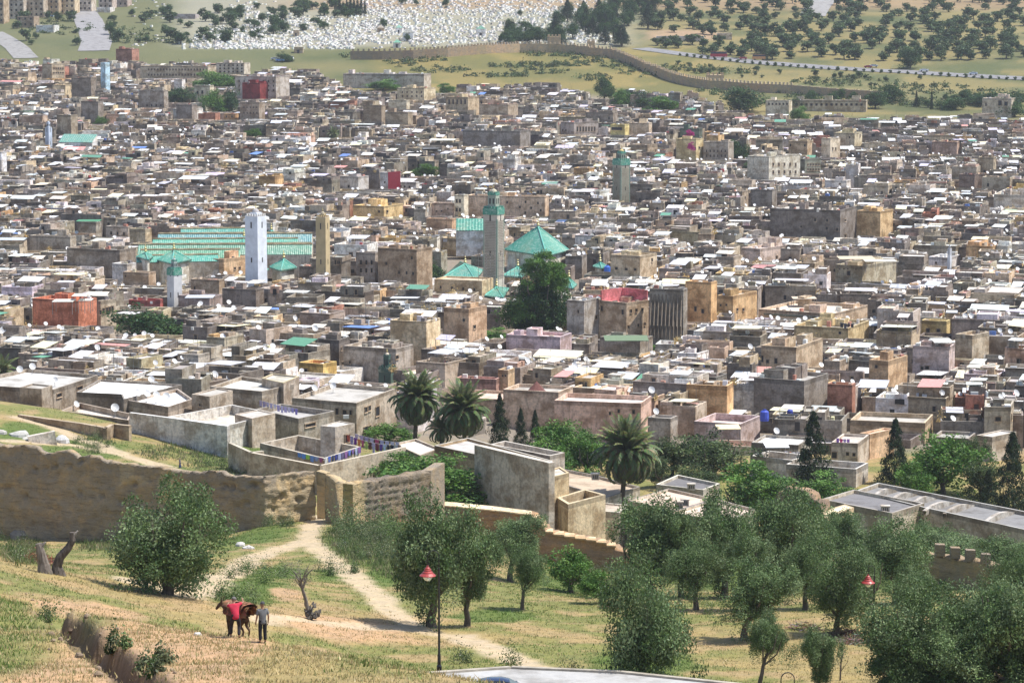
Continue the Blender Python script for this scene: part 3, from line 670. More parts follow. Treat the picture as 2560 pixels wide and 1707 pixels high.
def minaret(label, xl, xc, xr, yt, yb, D, wc, lantern, band=None, pattern=None, capcol=None, dome=None, off=None, name='minaret'):
    """square shaft, crenellated head, smaller lantern with dome. lantern=(width share, y top)"""
    C, L, Rr, s = sq_plan(xl, xc, xr, D); c = C+(L+Rr)*(s/2); o = thing(name, label, 'minaret')
    zt = P(xc, yt, D).z; z0 = hs(c.x, c.y)-1; p = sq_poly(c, L, Rr, s)
    a = Acc(); q = sq_poly(c, L, Rr, s*1.03)
    for i in range(4):
        j = (i+1) % 4; a.quad((*q[i], z0), (*q[j], z0), (*p[j], zt), (*p[i], zt), wc, 0)
    a.poly([(*v, zt) for v in p], SCREED, 1); a.build('shaft', [M['stucco'], M['roof']], o)
    if band:
        a = Acc(); zb = P(xc, band, D).z; q = sq_poly(c, L, Rr, s*1.06); a.prism(q, zb, zt+.1, capcol or GT); a.build('tile_band', M['tile'], o)
    a = Acc(); merlons(a, sq_poly(c, L, Rr, s*(1.06 if band else 1.0)), zt+.08, s*.11, s*.14, s*.2, (capcol or GT) if band else wc); a.build('battlement', M['tile'] if band else M['wall'], o)['kind'] = 'stuff'
    sh, yl = lantern; zl = P(xc, yl, D).z; sl_ = s*sh
    a = Acc(); ql = sq_poly(c, L, Rr, sl_); a.prism(ql, zt, zl, wc if not band else tuple(.6*w+.4*g for w, g in zip(wc, capcol or GT))); a.build('lantern', M['stucco'], o)
    if band:
        a = Acc(); a.prism(sq_poly(c, L, Rr, sl_*1.08), zl-.5*sl_*.5, zl, capcol or GT); merlons(a, sq_poly(c, L, Rr, sl_*1.08), zl, sl_*.12, sl_*.14, sl_*.24, capcol or GT); a.build('lantern_band', M['tile'], o)
    a = Acc(); r0 = sl_*.42; prof = [(r0, 0)]+[(r0*math.cos(t*math.pi/2/6), r0*1.1*math.sin(t*math.pi/2/6)) for t in range(1, 6)]+[(0, r0*1.15)]
    a.lathe(prof, 14, (c.x, c.y, zl), dome or wc); a.build('dome', M['stucco'], o, True)
    a = Acc(); a.tube([(c.x, c.y, zl+r0), (c.x, c.y, zl+r0*2.5)], .07, 5, (.3, .25, .12)); 
    for k in range(3): a.lathe([(0, 0), (.2-.05*k, .15), (0, .3)], 6, (c.x, c.y, zl+r0*(1.3+.4*k)), (.5, .4, .15))
    a.build('finial', M['metal'], o)
    # openings on the two visible faces
    for i in (3, 0):
        A, B, u, n = wall_dir(ccw(p), i)
        mid = (A+B)/2
        for zf, hh in ((.86, 1.5), (.45, 1.2)):
            cc = Vector((mid.x, mid.y, z0+(zt-z0)*zf)); a = Acc(); w = s*.10
            a.box3(cc-u*w/2-n*.05, u*w, n*.1, Vector((0, 0, hh)), (.03, .03, .03)); a.build('window', M['dark'], o)
        A, B, u, n = wall_dir(ccw(ql), i); mid = (A+B)/2
        for sx in (-.22, .22):
            cc = Vector((mid.x, mid.y, zt+(zl-zt)*.3))+u*sl_*sx; a = Acc(); a.box3(cc-u*sl_*.1-n*.03, u*sl_*.2, n*.08, Vector((0, 0, (zl-zt)*.35)), (.04, .04, .04)); a.build('arch', M['dark'], o)
        if pattern:
            A, B, u, n = wall_dir(ccw(sq_poly(c, L, Rr, s*1.015)), i); Lw = (B-A).length; a = Acc(); zb = z0+(zt-z0)*.18; zt2 = zt-(zt-z0)*.12
            m = 9; st = Lw*.72/m; nz = int((zt2-zb)/(st*1.3))
            for iz in range(nz):
                for ix in range(m):
                    cc = A+u*(Lw*.14+st*(ix+(.5 if iz % 2 else .0)+.25)); zc = zb+iz*st*1.3
                    a.quad(Vector((cc.x, cc.y, zc))+n*.06, Vector((cc.x, cc.y, zc+st*.6))+u*st*.36+n*.06, Vector((cc.x, cc.y, zc+st*1.2))+n*.06, Vector((cc.x, cc.y, zc+st*.6))-u*st*.36+n*.06, pattern, 0)
            a.build('lattice_panel', M['wall'], o)['kind'] = 'stuff'
            for sx in (.04, .93):
                a = Acc(); cc = A+u*Lw*sx; a.box3(Vector((cc.x, cc.y, zb))-n*.02, u*Lw*.03, n*.1, Vector((0, 0, zt2-zb)), GT); a.build('tile_strip', M['tile'], o)
    occupy(sq_poly(c, L, Rr, s*1.1), .5); VIS.append((xl-2, xr+2, yb, C.y)); return o, c, zt
minaret('tall plain white minaret with crenellated top and grey dome among green roofs', 611, 644, 664, 542, 664, 704, (.72, .76, .82), (.55, 533), dome=(.42, .40, .40))
minaret('tall beige lattice minaret with green tile band beside the pyramid roof', 1208, 1243, 1260, 523, 722, 720, (.56, .51, .43), (.56, 484), band=538, pattern=(.22, .20, .17), dome=(.5, .46, .35))
minaret('distant beige minaret with green head standing among upper houses', 1532, 1551, 1575, 402, 498, 930, (.42, .38, .31), (.48, 381), band=414, pattern=(.24, .25, .18), dome=(.55, .45, .2))
minaret('small whitewashed minaret with green band near the red terrace', 414, 433, 451, 674, 750, 664, (.60, .60, .60), (.4, 652), band=689, dome=(.45, .45, .45))
minaret('square yellowed minaret with dark arched windows behind green roofs', 789, 814, 823, 544, 602, 700, (.50, .40, .23), (.5, 536), dome=(.4, .35, .25))
minaret('squat dark green tiled minaret with pale lantern near the palms', 944, 975, 986, 921, 970, 545, (.10, .15, .12), (.42, 890), band=932, dome=(.6, .52, .4), capcol=(.03, .09, .07))
minaret('slim pale blue minaret beside a long green roof', 117, 127, 134, 320, 358, G(127, 358, 5).y, (.55, .62, .72), (.5, 306), dome=(.55, .62, .7))
minaret('slender white minaret on the white mosque house', 2370, 2376, 2381, 622, 645, 735, (.7, .7, .72), (.5, 614), dome=(.7, .7, .72))
px_box('tower', 'pale sky blue slab tower at the far edge of town', 252, 264, 273, 157, 200, (.42, .60, .74), (.5, .6, .7), yaw=35, cat='tower', D=1330)
# great pyramid roof and the shrine round it
def pyramid(label, cs, apex, D, wallh, wc=(.62, .62, .58), name='green_pavilion', ybot=None, over=.6, cat='pavilion'):
    z = P(*cs[0], D).z; p = ccw([(v.x, v.y) for v in (PZ(*q, z) for q in cs)])
    cx = sum(v[0] for v in p)/len(p); cy = sum(v[1] for v in p)/len(p); az = P(*apex, cy).z
    o = thing(name, label, cat); a = Acc(); a.prism(inset(p, over), z-wallh, z-.05, wc, top=False); a.build('wall', M['wall'], o)
    top = Vector((cx, cy, az)); n = len(p); up = Vector((0, 0, .12))
    for i in range(n):
        A, B = Vector((*p[i], z)), Vector((*p[(i+1) % n], z)); a = Acc(); m = max(6, int((B-A).length/.85))
        for k in range(m):      # courses of half-round tiles running up the slope
            s0, s1 = A.lerp(B, k/m), A.lerp(B, (k+1)/m); mid = s0.lerp(s1, .5); nn = (B-A).cross(top-A).normalized()
            if nn.z < 0: nn = -nn
            tt = 1-abs((k+.5)/m*2-1); st = 1.0
            a.tri(s0, mid+nn*.12, top, GT); a.tri(mid+nn*.12, s1, top, GT)
        a.build('roof_slope', M['tile'], o)
        a = Acc(); a.tube([A+up, top+up], .16, 5, (.10, .42, .34)); a.build('hip_tile', M['tile'], o)
        a = Acc(); a.box3(A-Vector((0, 0, .25)), B-A, Vector((0, 0, .22)), Vector((0, 0, .22))+(B-A).normalized()*.0+Vector((.15, .15, 0)), (.05, .16, .12)); a.build('eave', M['tile'], o)
    a = Acc(); 
    for k, r_ in enumerate((.45, .34, .22)): a.lathe([(0, 0), (r_, r_), (0, 2*r_)], 8, (cx, cy, az+.2+k*.75), (.55, .42, .12))
    a.build('finial', M['metal'], o)
    occupy(p, .3); VIS.append((min(q[0] for q in cs), max(q[0] for q in cs), ybot or max(q[1] for q in cs)+10, min(v[1] for v in p))); return o
pyramid('great green tiled pyramid roof with golden finial behind the big tree', [(1367, 641), (1423, 626), (1330, 606), (1262, 624)], (1340, 567), 752, 9, ybot=664)
pyramid('low green hip roof left of the lattice minaret', [(1188, 700), (1208, 676), (1150, 655), (1106, 695)], (1165, 660), 735, 6, ybot=720, wc=(.55, .43, .28))
pyramid('small green hip roof at the foot of the lattice minaret', [(1258, 745), (1272, 722), (1225, 712), (1212, 740)], (1252, 718), 700, 5, wc=(.55, .43, .28))
pyramid('green roof slope between lattice minaret and big tree', [(1302, 694), (1330, 676), (1290, 664), (1256, 690)], (1290, 668), 735, 6, wc=(.56, .44, .28))
pyramid('green roof peeping out right of the big tree', [(1432, 722), (1442, 712), (1415, 700), (1400, 714)], (1425, 696), 722, 6)
pyramid('steep green pyramid between gabled roofs and white minaret', [(608, 618), (640, 606), (610, 596), (582, 612)], (606, 594), 748, 6, wc=(.62, .66, .70))
pyramid('large green hip roof just behind the white minaret', [(672, 606), (712, 600), (690, 582), (640, 592)], (680, 577), 775, 6, ybot=618)
pyramid('green pyramid with brown crust on the left of mosque roofs', [(430, 660), (478, 650), (440, 632), (392, 650)], (436, 627), 712, 6, ybot=662)
pyramid('green pyramid before the yellow tower foot', [(702, 677), (742, 670), (720, 656), (674, 668)], (710, 648), 712, 6, ybot=682)
pyramid('pale green low roof at the mosque corner', [(370, 650), (384, 640), (360, 634), (342, 642)], (364, 633), 716, 5)
pyramid('low green roof beside the foot of white minaret', [(655, 685), (672, 674), (640, 664), (628, 680)], (650, 668), 708, 5)
pyramid('little green roof over the lane near cream house', [(1505, 672), (1518, 666), (1496, 658), (1482, 666)], (1500, 657), 745, 4)
# gabled green naves of the great mosque
zn = P(480, 656, 700).z
def nave(label, x0, x1, y0, y1, D, wdt, hh):
    GT = tuple(c*rnd.uniform(.75, 1.25) for c in (.085, .25, .195))
    A = P(x0, y0, D); z = A.z; B = PZ(x1, y1, z); o = thing('mosque_nave', label, 'mosque roof', group='green gabled naves of the great mosque')
    d = (B-A); u = d.normalized(); n = Vector((-u.y, u.x, 0)); n = n if n.y > 0 else -n
    for sgn in (0, 1):
        a = Acc(); m = int(d.length/.5); e = A+n*(wdt*sgn); rdg = n*(wdt*.5-wdt*sgn)+Vector((0, 0, hh)); nn = (rdg.cross(u)).normalized(); nn = nn if nn.z > 0 else -nn
        for k in range(m):
            s0, s1 = e+d*(k/m), e+d*((k+1)/m); mid = (s0+s1)/2+nn*.08
            a.quad(s0, mid, mid+rdg, s0+rdg, GT); a.quad(mid, s1, s1+rdg, mid+rdg, GT)
        a.build('roof_slope', M['tile'], o)
    a = Acc(); a.tube([A+n*wdt*.5+Vector((0, 0, hh+.05)), B+n*wdt*.5+Vector((0, 0, hh+.05))], .32, 5, (.26, .23, .16)); a.build('ridge', M['wall'], o)
    a = Acc(); p = [A, B, B+n*wdt, A+n*wdt]; a.prism([(q.x, q.y) for q in p], z-6, z-.1, (.5, .46, .4), top=False)
    for E in (A, B): a.tri(E, E+n*wdt, E+n*wdt*.5+Vector((0, 0, hh)), (.5, .46, .4))
    a.build('wall', M['wall'], o); occupy([(q.x, q.y) for q in p], .2); VIS.append((x0, x1, max(y0, y1)+2, D))
for i in range(8):
    D = 722+i*7.6; zt = 77-.0985*722+ i*.25; rz = (zt-CAM_Z)/D; ay = 853.5-F*math.tan(math.atan(rz)+PITCH)
    nave(f'{("first", "second", "third", "fourth", "fifth", "sixth", "seventh", "rearmost")[i]} green gabled mosque nave counting back from the tan house', (342, 350, 343, 372, 380, 392, 420, 452)[i], (548, 600, 779, 779, 745, 779, 700, 640)[i], ay, ay-2+(i % 3-1)*1.5, D, 7.0, 1.4+.5*(i % 3))
# wall of the shrine and its blue tarpaulin
px_box('shrine_house', 'tan walled shrine block with small openings under green roofs', 1086, 1205, 1240, 702, 738, (.52, .42, .28), (.5, .42, .32), yaw=20, D=708, par=.4, cat='shrine', depth=8, wins=[(1102, 718, 4, 7), (1130, 720, 4, 7), (1158, 722, 4, 7), (1186, 724, 4, 7)], off=0)
for args in [
 # name?, label, xl, xc, xr, yt, yb, wall, roof, yaw, wins
 ('rose terrace house with pink parapet beside the propped wall', 1499, 1566, 1621, 757, 826, (.46, .37, .28), (.62, .32, .30), 42, [(1505, 771, 5, 13), (1557, 780, 6, 12), (1577, 778, 5, 9), (1591, 776, 5, 9), (1606, 774, 5, 9), (1571, 818, 4, 10), (1595, 813, 4, 8), (1612, 810, 4, 8)], 4),
 ('tall dark timber propped wall house beside rose terrace', 1623, 1708, 1718, 724, 828, (.27, .25, .22), SCREED, 18, [], 4),
 ('grey plaster house with bright white roof beside the big tree', 1417, 1460, 1497, 752, 826, (.38, .36, .34), WROOF, 30, [(1446, 779, 4, 8), (1490, 793, 5, 9)], 4),
 ('orange house with two tall windows next to timber props', 1713, 1777, 1792, 706, 795, (.58, .38, .20), (.5, .42, .36), 26, [(1739, 772, 6, 12), (1757, 778, 6, 10)], 4),
 ('small orange and grey house with four windows', 1793, 1832, 1892, 740, 785, (.52, .36, .20), SCREED, 30, [(1802, 763, 4, 5), (1816, 762, 4, 5), (1843, 774, 5, 7), (1858, 774, 5, 7)], 3),
 ('large beige town palace with open court and tiled cornice', 1896, 2084, 2172, 784, 803, (.52, .43, .34), (.62, .54, .46), 30, [], 1),
 ('grey yellow block with row of slots under a long canopy', 2088, 2155, 2240, 665, 708, (.44, .41, .32), (.6, .52, .36), 35, [(2100, 672, 3, 4), (2110, 672, 3, 4), (2120, 672, 3, 4), (2122, 683, 8, 11), (2140, 673, 3, 4)], 3),
 ('dark tall house stained black with three windows', 1925, 2100, 2140, 526, 594, (.20, .18, .165), SCREED, 22, [(2003, 567, 5, 6), (2038, 550, 6, 8), (2068, 551, 6, 8), (2067, 571, 6, 8), (2093, 574, 6, 8), (2113, 551, 5, 7), (2113, 590, 6, 8)], 4),
 ('warm tan house with skylight box beside dark tall house', 2141, 2200, 2232, 529, 582, (.55, .41, .24), (.62, .55, .42), 30, [], 4),
 ('tall beige house with lit right flank near yellow walls', 2387, 2430, 2472, 838, 890, (.46, .40, .31), (.62, .52, .44), 38, [], 4),
 ('pink house with corrugated barrel roof and arched door', 2281, 2372, 2386, 868, 925, (.50, .42, .41), (.55, .45, .42), 20, [(2305, 920, 7, 7), (2318, 919, 10, 9)], 4),
 ('yellow cube house with white roof and dark doorway', 2303, 2366, 2375, 803, 836, (.56, .45, .22), (.72, .72, .75), 22, [(2320, 827, 9, 12), (2346, 826, 8, 8)], 3),
 ('ochre terrace house with cloth lines above the lane', 1985, 2120, 2172, 820, 850, (.54, .44, .26), SCREED, 24, [(2020, 837, 5, 6), (2100, 832, 6, 7)], 3),
 ('dark grey windowless house with small roof cabin', 1884, 2010, 2070, 952, 1008, (.24, .22, .20), (.36, .35, .33), 28, [], 4),
 ('raw red brick house with pale roof slab', 2068, 2130, 2136, 962, 1008, (.34, .17, .12), (.62, .56, .42), 18, [], 4),
 ('orange tan house with square window and dark damp stain', 2172, 2220, 2268, 902, 955, (.50, .36, .23), (.52, .44, .36), 30, [(2191, 916, 7, 9)], 4),
 ('tan house with three barred windows under dark wall', 1903, 1990, 2056, 868, 922, (.46, .37, .27), SCREED, 25, [(1906, 897, 6, 17), (1919, 903, 8, 9), (1940, 902, 8, 14)], 4),
 ('big tan house with darker flank below the shrine', 1110, 1172, 1217, 772, 838, (.50, .36, .25), SCREED, 30, [(1160, 800, 6, 7), (1186, 817, 6, 9)], 4),
 ('brown timber banded house with a row of windows', 945, 1042, 1081, 624, 697, (.34, .27, .20), (.5, .45, .36), 28, [(966, 659, 5, 8), (1030, 645, 5, 8), (998, 681, 5, 8), (1017, 682, 5, 8), (1033, 684, 5, 8)], 4),
 ('grey house with two rows of dark windows beside banded house', 890, 938, 946, 632, 689, (.36, .32, .29), SCREED, 22, grid_wins(896, 936, 646, 686, 3, 2, 5, 11), 4),
 ('cream stepped house with hooded windows right of big tree', 1526, 1600, 1642, 640, 694, (.52, .44, .33), (.6, .55, .46), 30, [(1541, 671, 7, 6), (1566, 673, 7, 6), (1588, 674, 6, 6), (1630, 650, 4, 9)], 4),
 ('house under a broad olive green hip canopy', 1499, 1600, 1632, 848, 875, (.32, .29, .25), (.15, .20, .12), 28, [], 3),
 ('lilac and pink parapet house with blush terrace', 1265, 1400, 1429, 842, 878, (.56, .46, .50), (.68, .48, .46), 20, [], 3),
 ('slim tan roof tower house with paired windows', 1245, 1270, 1277, 925, 985, (.54, .40, .26), SCREED, 24, [(1257, 939, 4, 5), (1264, 939, 4, 5)], 3),
 ('dull pink long wall house before tan roof tower', 1140, 1240, 1246, 948, 985, (.42, .26, .22), (.6, .35, .33), 16, [], 3),
 ('long grey walled house with big pale court near small minaret', 859, 990, 1034, 872, 920, (.40, .36, .32), (.55, .52, .47), 25, [(875, 905, 5, 7), (992, 893, 7, 10)], 3),
 ('terracotta red house with white umbrella canopies', 82, 196, 243, 752, 818, (.48, .19, .12), (.55, .30, .24), 26, [], 3),
 ('beige side house with six tall windows by terracotta house', 244, 252, 291, 752, 799, (.44, .38, .30), SCREED, 36, [(251, 781, 4, 12), (259, 777, 4, 13), (267, 775, 4, 13), (274, 773, 4, 13), (281, 771, 4, 13)], 3),
 ('orange tan crisp edged house in front of mosque naves', 479, 560, 621, 648, 688, (.58, .42, .27), (.62, .48, .36), 32, [(587, 671, 4, 6), (599, 670, 4, 6)], 3),
 ('white cube house stepped beside the brown long house', 281, 318, 341, 660, 700, WHITE, (.7, .7, .68), 26, [], 3),
 ('beige long house beside small white minaret', 308, 372, 390, 682, 716, (.46, .36, .27), (.66, .64, .6), 22, [(314, 690, 3, 6)], 3),
 ('wide grey ruinous house left of the mosque naves', 168, 300, 341, 625, 668, (.30, .265, .23), (.42, .41, .38), 24, [], 3),
 ('pale stone long house left of terrace with green canopy', 75, 176, 191, 592, 628, (.42, .38, .32), SCREED, 20, [], 3),
 ('house with three framed windows beside green shed', 265, 320, 330, 567, 594, (.42, .38, .34), SCREED, 20, [(278, 583, 5, 8), (294, 584, 5, 8), (310, 585, 5, 8)], 3),
 ('cream house with small dark green roof shed', 324, 364, 376, 573, 606, (.56, .48, .34), (.03, .10, .07), 28, [], 3),
 ('house with green flat canopy terrace on thin posts', 194, 240, 250, 556, 584, (.36, .34, .30), (.12, .30, .16), 24, [], 3),
 ('grey house topped with pale canopy by white minaret foot', 446, 524, 556, 742, 766, (.36, .30, .29), (.46, .47, .50), 24, [], 3),
 ('burgundy roofed low house beside small minaret', 322, 385, 408, 752, 770, (.42, .13, .12), (.46, .13, .13), 22, [], 2),
 ('dark cracked house with straw on its parapet', 556, 640, 660, 724, 760, (.24, .21, .19), SCREED, 22, [], 3),
 ('tan long house with one small window under souk roofs', 477, 548, 560, 700, 738, (.44, .36, .28), SCREED, 20, [(487, 720, 4, 8)], 3),
 ('bright yellow house with red roof terrace', 748, 808, 842, 910, 938, (.62, .46, .18), (.55, .16, .14), 30, [(765, 928, 8, 12)], 3),
 ('yellow stepped house with long flat roofs', 883, 960, 1008, 516, 543, (.62, .48, .26), (.66, .56, .38), 26, [(948, 529, 4, 6), (968, 529, 4, 6)], 3),
 ('blush pink wall house below arched window house', 1080, 1134, 1138, 508, 540, (.58, .45, .36), SCREED, 16, [(1092, 528, 3, 4), (1104, 528, 3, 4), (1120, 522, 3, 4)], 3),
 ('cream tall house with paired arched windows', 1136, 1160, 1170, 488, 543, (.60, .55, .44), SCREED, 26, [(1142, 503, 5, 9), (1150, 503, 5, 9), (1142, 525, 5, 9), (1150, 525, 5, 9)], 3),
 ('long pinkish beige palace wall behind lattice minaret', 1168, 1362, 1372, 492, 542, (.58, .46, .35), (.55, .5, .42), 14, [(1268, 506, 4, 6), (1300, 518, 4, 6), (1314, 505, 4, 6), (1328, 520, 4, 6), (1313, 532, 4, 6), (1345, 508, 4, 6), (1352, 526, 4, 6)], 3),
 ('terracotta blank house beside flat green roof panel', 1066, 1130, 1140, 548, 574, (.50, .34, .22), SCREED, 18, [], 3),
 ('grey white house with yellow flank near scarlet wall', 850, 896, 922, 442, 474, (.50, .49, .48), SCREED, 30, [(872, 466, 5, 6)], 3),
 ('white house with a deep red painted side wall', 950, 970, 1001, 432, 470, (.60, .60, .62), (.6, .6, .6), 40, [(962, 456, 3, 5)], 3),
 ('low white house with three windows beside red side wall', 995, 1040, 1048, 456, 474, WHITE, (.7, .7, .7), 20, [(1002, 466, 4, 5), (1012, 467, 4, 5), (1024, 468, 4, 5)], 2),
 ('two part dark red house on upper slope of town', 606, 650, 677, 208, 248, (.20, .035, .035), (.32, .14, .13), 26, [], 3),
 ('grey white flats with window rows beside dark red house', 588, 690, 724, 192, 240, (.46, .43, .40), SCREED, 22, grid_wins(592, 690, 198, 232, 8, 3, 3, 5), 4),
 ('long curved beige barracks with twin rows of windows', 351, 520, 541, 166, 196, (.42, .37, .29), (.46, .44, .42), 12, grid_wins(368, 520, 168, 194, 20, 2, 3, 5), 3),
 ('pale three storey flats on crest of the town', 541, 610, 626, 158, 186, (.52, .48, .42), SCREED, 20, grid_wins(545, 610, 160, 184, 6, 3, 4, 4), 3),
 ('tan block with small windows near the blue tower', 106, 130, 162, 160, 196, (.44, .38, .29), SCREED, 42, grid_wins(132, 160, 166, 188, 5, 2, 3, 4), 3),
 ('dark brown bulky windowless house below blue tower', 179, 228, 242, 195, 240, (.24, .21, .18), SCREED, 22, [], 4),
 ('house with brick red upper wall on the skyline slope', 290, 330, 348, 123, 146, (.36, .19, .15), (.45, .42, .38), 24, [], 2),
 ('brown tall slab house left of the garden', 203, 246, 259, 254, 292, (.26, .235, .21), SCREED, 24, [], 4),
 ('tan tall house with stained flank above green roof', 143, 178, 195, 288, 336, (.32, .28, .22), SCREED, 26, [], 4),
 ('white house beside the walled garden trees', 435, 455, 462, 199, 226, WHITE, (.7, .7, .7), 26, [], 3),
 ('cream villa with green hip roof inside garden', 486, 525, 535, 214, 242, (.58, .55, .44), (.10, .28, .20), 22, [(494, 232, 5, 7), (506, 231, 5, 8)], 3),
 ('dark fronted house with pale flank below garden', 441, 480, 493, 262, 298, (.28, .25, .23), (.5, .48, .46), 26, [], 3),
 ('long orange low house under the garden trees', 559, 588, 597, 285, 300, (.56, .36, .20), SCREED, 20, [(566, 292, 3, 5), (580, 292, 3, 5)], 2),
 ('brown house with slit windows right of the garden', 600, 648, 663, 256, 298, (.34, .29, .24), SCREED, 22, grid_wins(606, 646, 262, 290, 5, 2, 3, 4), 3),
 ('grey tall house left of the garden trees', 347, 410, 421, 227, 270, (.32, .29, .26), SCREED, 22, grid_wins(362, 408, 258, 270, 4, 1, 4, 6), 3),
 ('yellow cream stepped house on the upper town', 993, 1060, 1089, 221, 250, (.58, .52, .38), SCREED, 26, grid_wins(1000, 1060, 226, 246, 5, 2, 3, 4), 3),
 ('plain cream wide house below stepped cream house', 971, 1016, 1025, 251, 274, (.54, .50, .40), SCREED, 20, [], 3),
 ('tan house with tall shuttered windows above red sign', 1115, 1170, 1198, 243, 275, (.46, .38, .27), SCREED, 28, grid_wins(1118, 1168, 246, 264, 5, 1, 4, 12), 3),
 ('brown blank big house with tan edge', 908, 954, 964, 264, 305, (.30, .25, .19), SCREED, 20, [], 3),
 ('tan brown blank house beside brown big house', 963, 1020, 1032, 281, 312, (.33, .28, .21), SCREED, 20, [], 3),
 ('low tan house with pink cluttered terrace', 1199, 1270, 1295, 262, 288, (.40, .34, .27), (.6, .42, .42), 22, [], 3),
 ('very wide dark grey wall house with pale sheet roof', 1157, 1300, 1326, 328, 366, (.25, .235, .225), (.5, .5, .48), 18, [], 3),
 ('grey house with arcade of pale arches', 1402, 1435, 1496, 306, 338, (.33, .30, .29), SCREED, 46, [(1407, 326, 3, 6), (1415, 326, 3, 6)]+grid_wins(1440, 1490, 312, 334, 7, 1, 4, 12), 3),
 ('lemon yellow house with shaded loggia', 1526, 1562, 1573, 312, 338, (.60, .52, .24), (.6, .55, .4), 22, [(1542, 322, 26, 7)], 3),
 ('broad cream house beside the lemon loggia house', 1573, 1622, 1630, 308, 332, (.56, .47, .37), (.66, .56, .42), 16, [], 3),
 ('long shed with pale bluish metal roof at town edge', 858, 1060, 1078, 186, 214, (.44, .41, .37), (.62, .68, .76), 14, [], 2),
 ('low brown house with lilac washing under hill', 1576, 1640, 1646, 238, 258, (.33, .28, .24), (.6, .5, .55), 18, [], 3),
 ('cream school wing with arcades below the far wall', 1914, 1972, 1980, 252, 280, (.56, .52, .42), SCREED, 20, grid_wins(1918, 1972, 255, 266, 6, 1, 4, 5), 3),
 ('long low yellow and grey gallery by cream school wing', 1980, 2165, 2172, 252, 270, (.42, .38, .30), SCREED, 10.5, grid_wins(1985, 2160, 256, 268, 14, 1, 6, 6), 2),
 ('lone ruined concrete block at the right town edge', 2455, 2528, 2538, 247, 278, (.50, .45, .38), (.55, .5, .46), 20, [(2465, 262, 3, 8), (2500, 258, 8, 12), (2515, 260, 8, 10)], 3),
 ('white modern house with rows of paired windows', 1868, 1922, 2000, 392, 444, (.54, .53, .47), (.62, .6, .56), 40, grid_wins(1926, 1996, 402, 440, 5, 2, 4, 8), 4),
 ('dark framed glazed house beside white modern house', 2000, 2012, 2052, 398, 434, (.20, .22, .19), SCREED, 40, grid_wins(2016, 2050, 406, 430, 5, 2, 4, 6), 3),
 ('tan stepped house with two windows above white modern house', 1971, 2018, 2030, 353, 388, (.50, .40, .28), SCREED, 24, [(1976, 363, 4, 6), (2012, 364, 4, 6)], 3),
 ('cream tower house with narrow slits', 2053, 2075, 2100, 346, 394, (.58, .52, .42), SCREED, 38, [(2082, 372, 3, 6), (2089, 372, 3, 6)], 3),
 ('cream long house with weeds on roof ledge', 2084, 2136, 2155, 333, 366, (.54, .49, .36), (.4, .42, .25), 24, [(2124, 344, 3, 5), (2150, 340, 3, 7)], 3),
 ('dusty pink house with yellow awning roof', 2329, 2392, 2398, 355, 386, (.48, .36, .30), (.62, .52, .30), 18, [], 3),
 ('dark brown tower like house on right side', 2397, 2436, 2444, 437, 472, (.19, .15, .13), (.4, .26, .25), 20, [], 3),
 ('white low house with single window right of dark wall', 2062, 2116, 2127, 452, 470, WHITE, (.7, .7, .7), 20, [(2100, 460, 4, 4)], 2),
 ('pinkish white house with pastel mural terrace', 1852, 1900, 1982, 622, 655, (.56, .47, .43), (.6, .5, .46), 36, [(1942, 643, 4, 7)], 3),
 ('white mosque house under the slender minaret', 2321, 2370, 2400, 644, 668, (.68, .68, .71), (.7, .7, .72), 28, [(2340, 657, 4, 5)], 2),
 ('yellow gold house at the right edge of town', 2515, 2566, 2580, 472, 492, (.58, .43, .17), SCREED, 22, grid_wins(2518, 2560, 476, 490, 6, 1, 3, 5), 2),
 ('pale slab flats with white long parapet at right', 2484, 2575, 2600, 488, 520, (.56, .53, .47), SCREED, 18, [], 3),
 ('yellow house with green awnings and pink flowers', 1690, 1740, 1758, 348, 398, (.58, .50, .30), SCREED, 26, [(1738, 372, 4, 6), (1748, 370, 4, 6)], 3),
 ('dark green framed cafe house above pink flowers', 1700, 1748, 1756, 322, 350, (.12, .15, .12), (.10, .22, .16), 20, [], 3),
 ('blank grey block rising left of white modern house', 1758, 1820, 1834, 356, 398, (.36, .33, .29), SCREED, 22, grid_wins(1762, 1818, 372, 396, 6, 2, 3, 6), 3),
 ('dark grey wall house on right mid slope', 1876, 1930, 1942, 475, 518, (.24, .22, .20), SCREED, 22, [], 3),
 ('tall narrow white end house on left edge', -20, 4, 14, 380, 430, (.66, .68, .74), SCREED, 30, [], 3),
 ('orange pink lodge roof house beyond big tree', 1290, 1330, 1345, 860, 880, (.5, .4, .32), (.6, .55, .45), 24, [], 2),
]:
    lb, xl, xc, xr, yt, yb, wc, rc, yaw, wins, off = args
    px_box('medina_house', lb, xl, xc, xr, yt, yb, wc, rc, yaw=yaw, off=off, wins=wins, group=HG)
    o_, p_, zr_, _ = ROOFS[-1]; ar_ = abs(sum(p_[i][0]*p_[(i+1) % 4][1]-p_[(i+1) % 4][0]*p_[i][1] for i in range(4)))/2
    clutter(o_, p_, zr_, wc, rc, min(4, int(ar_/35)), min(9, 2+int(ar_/22)))
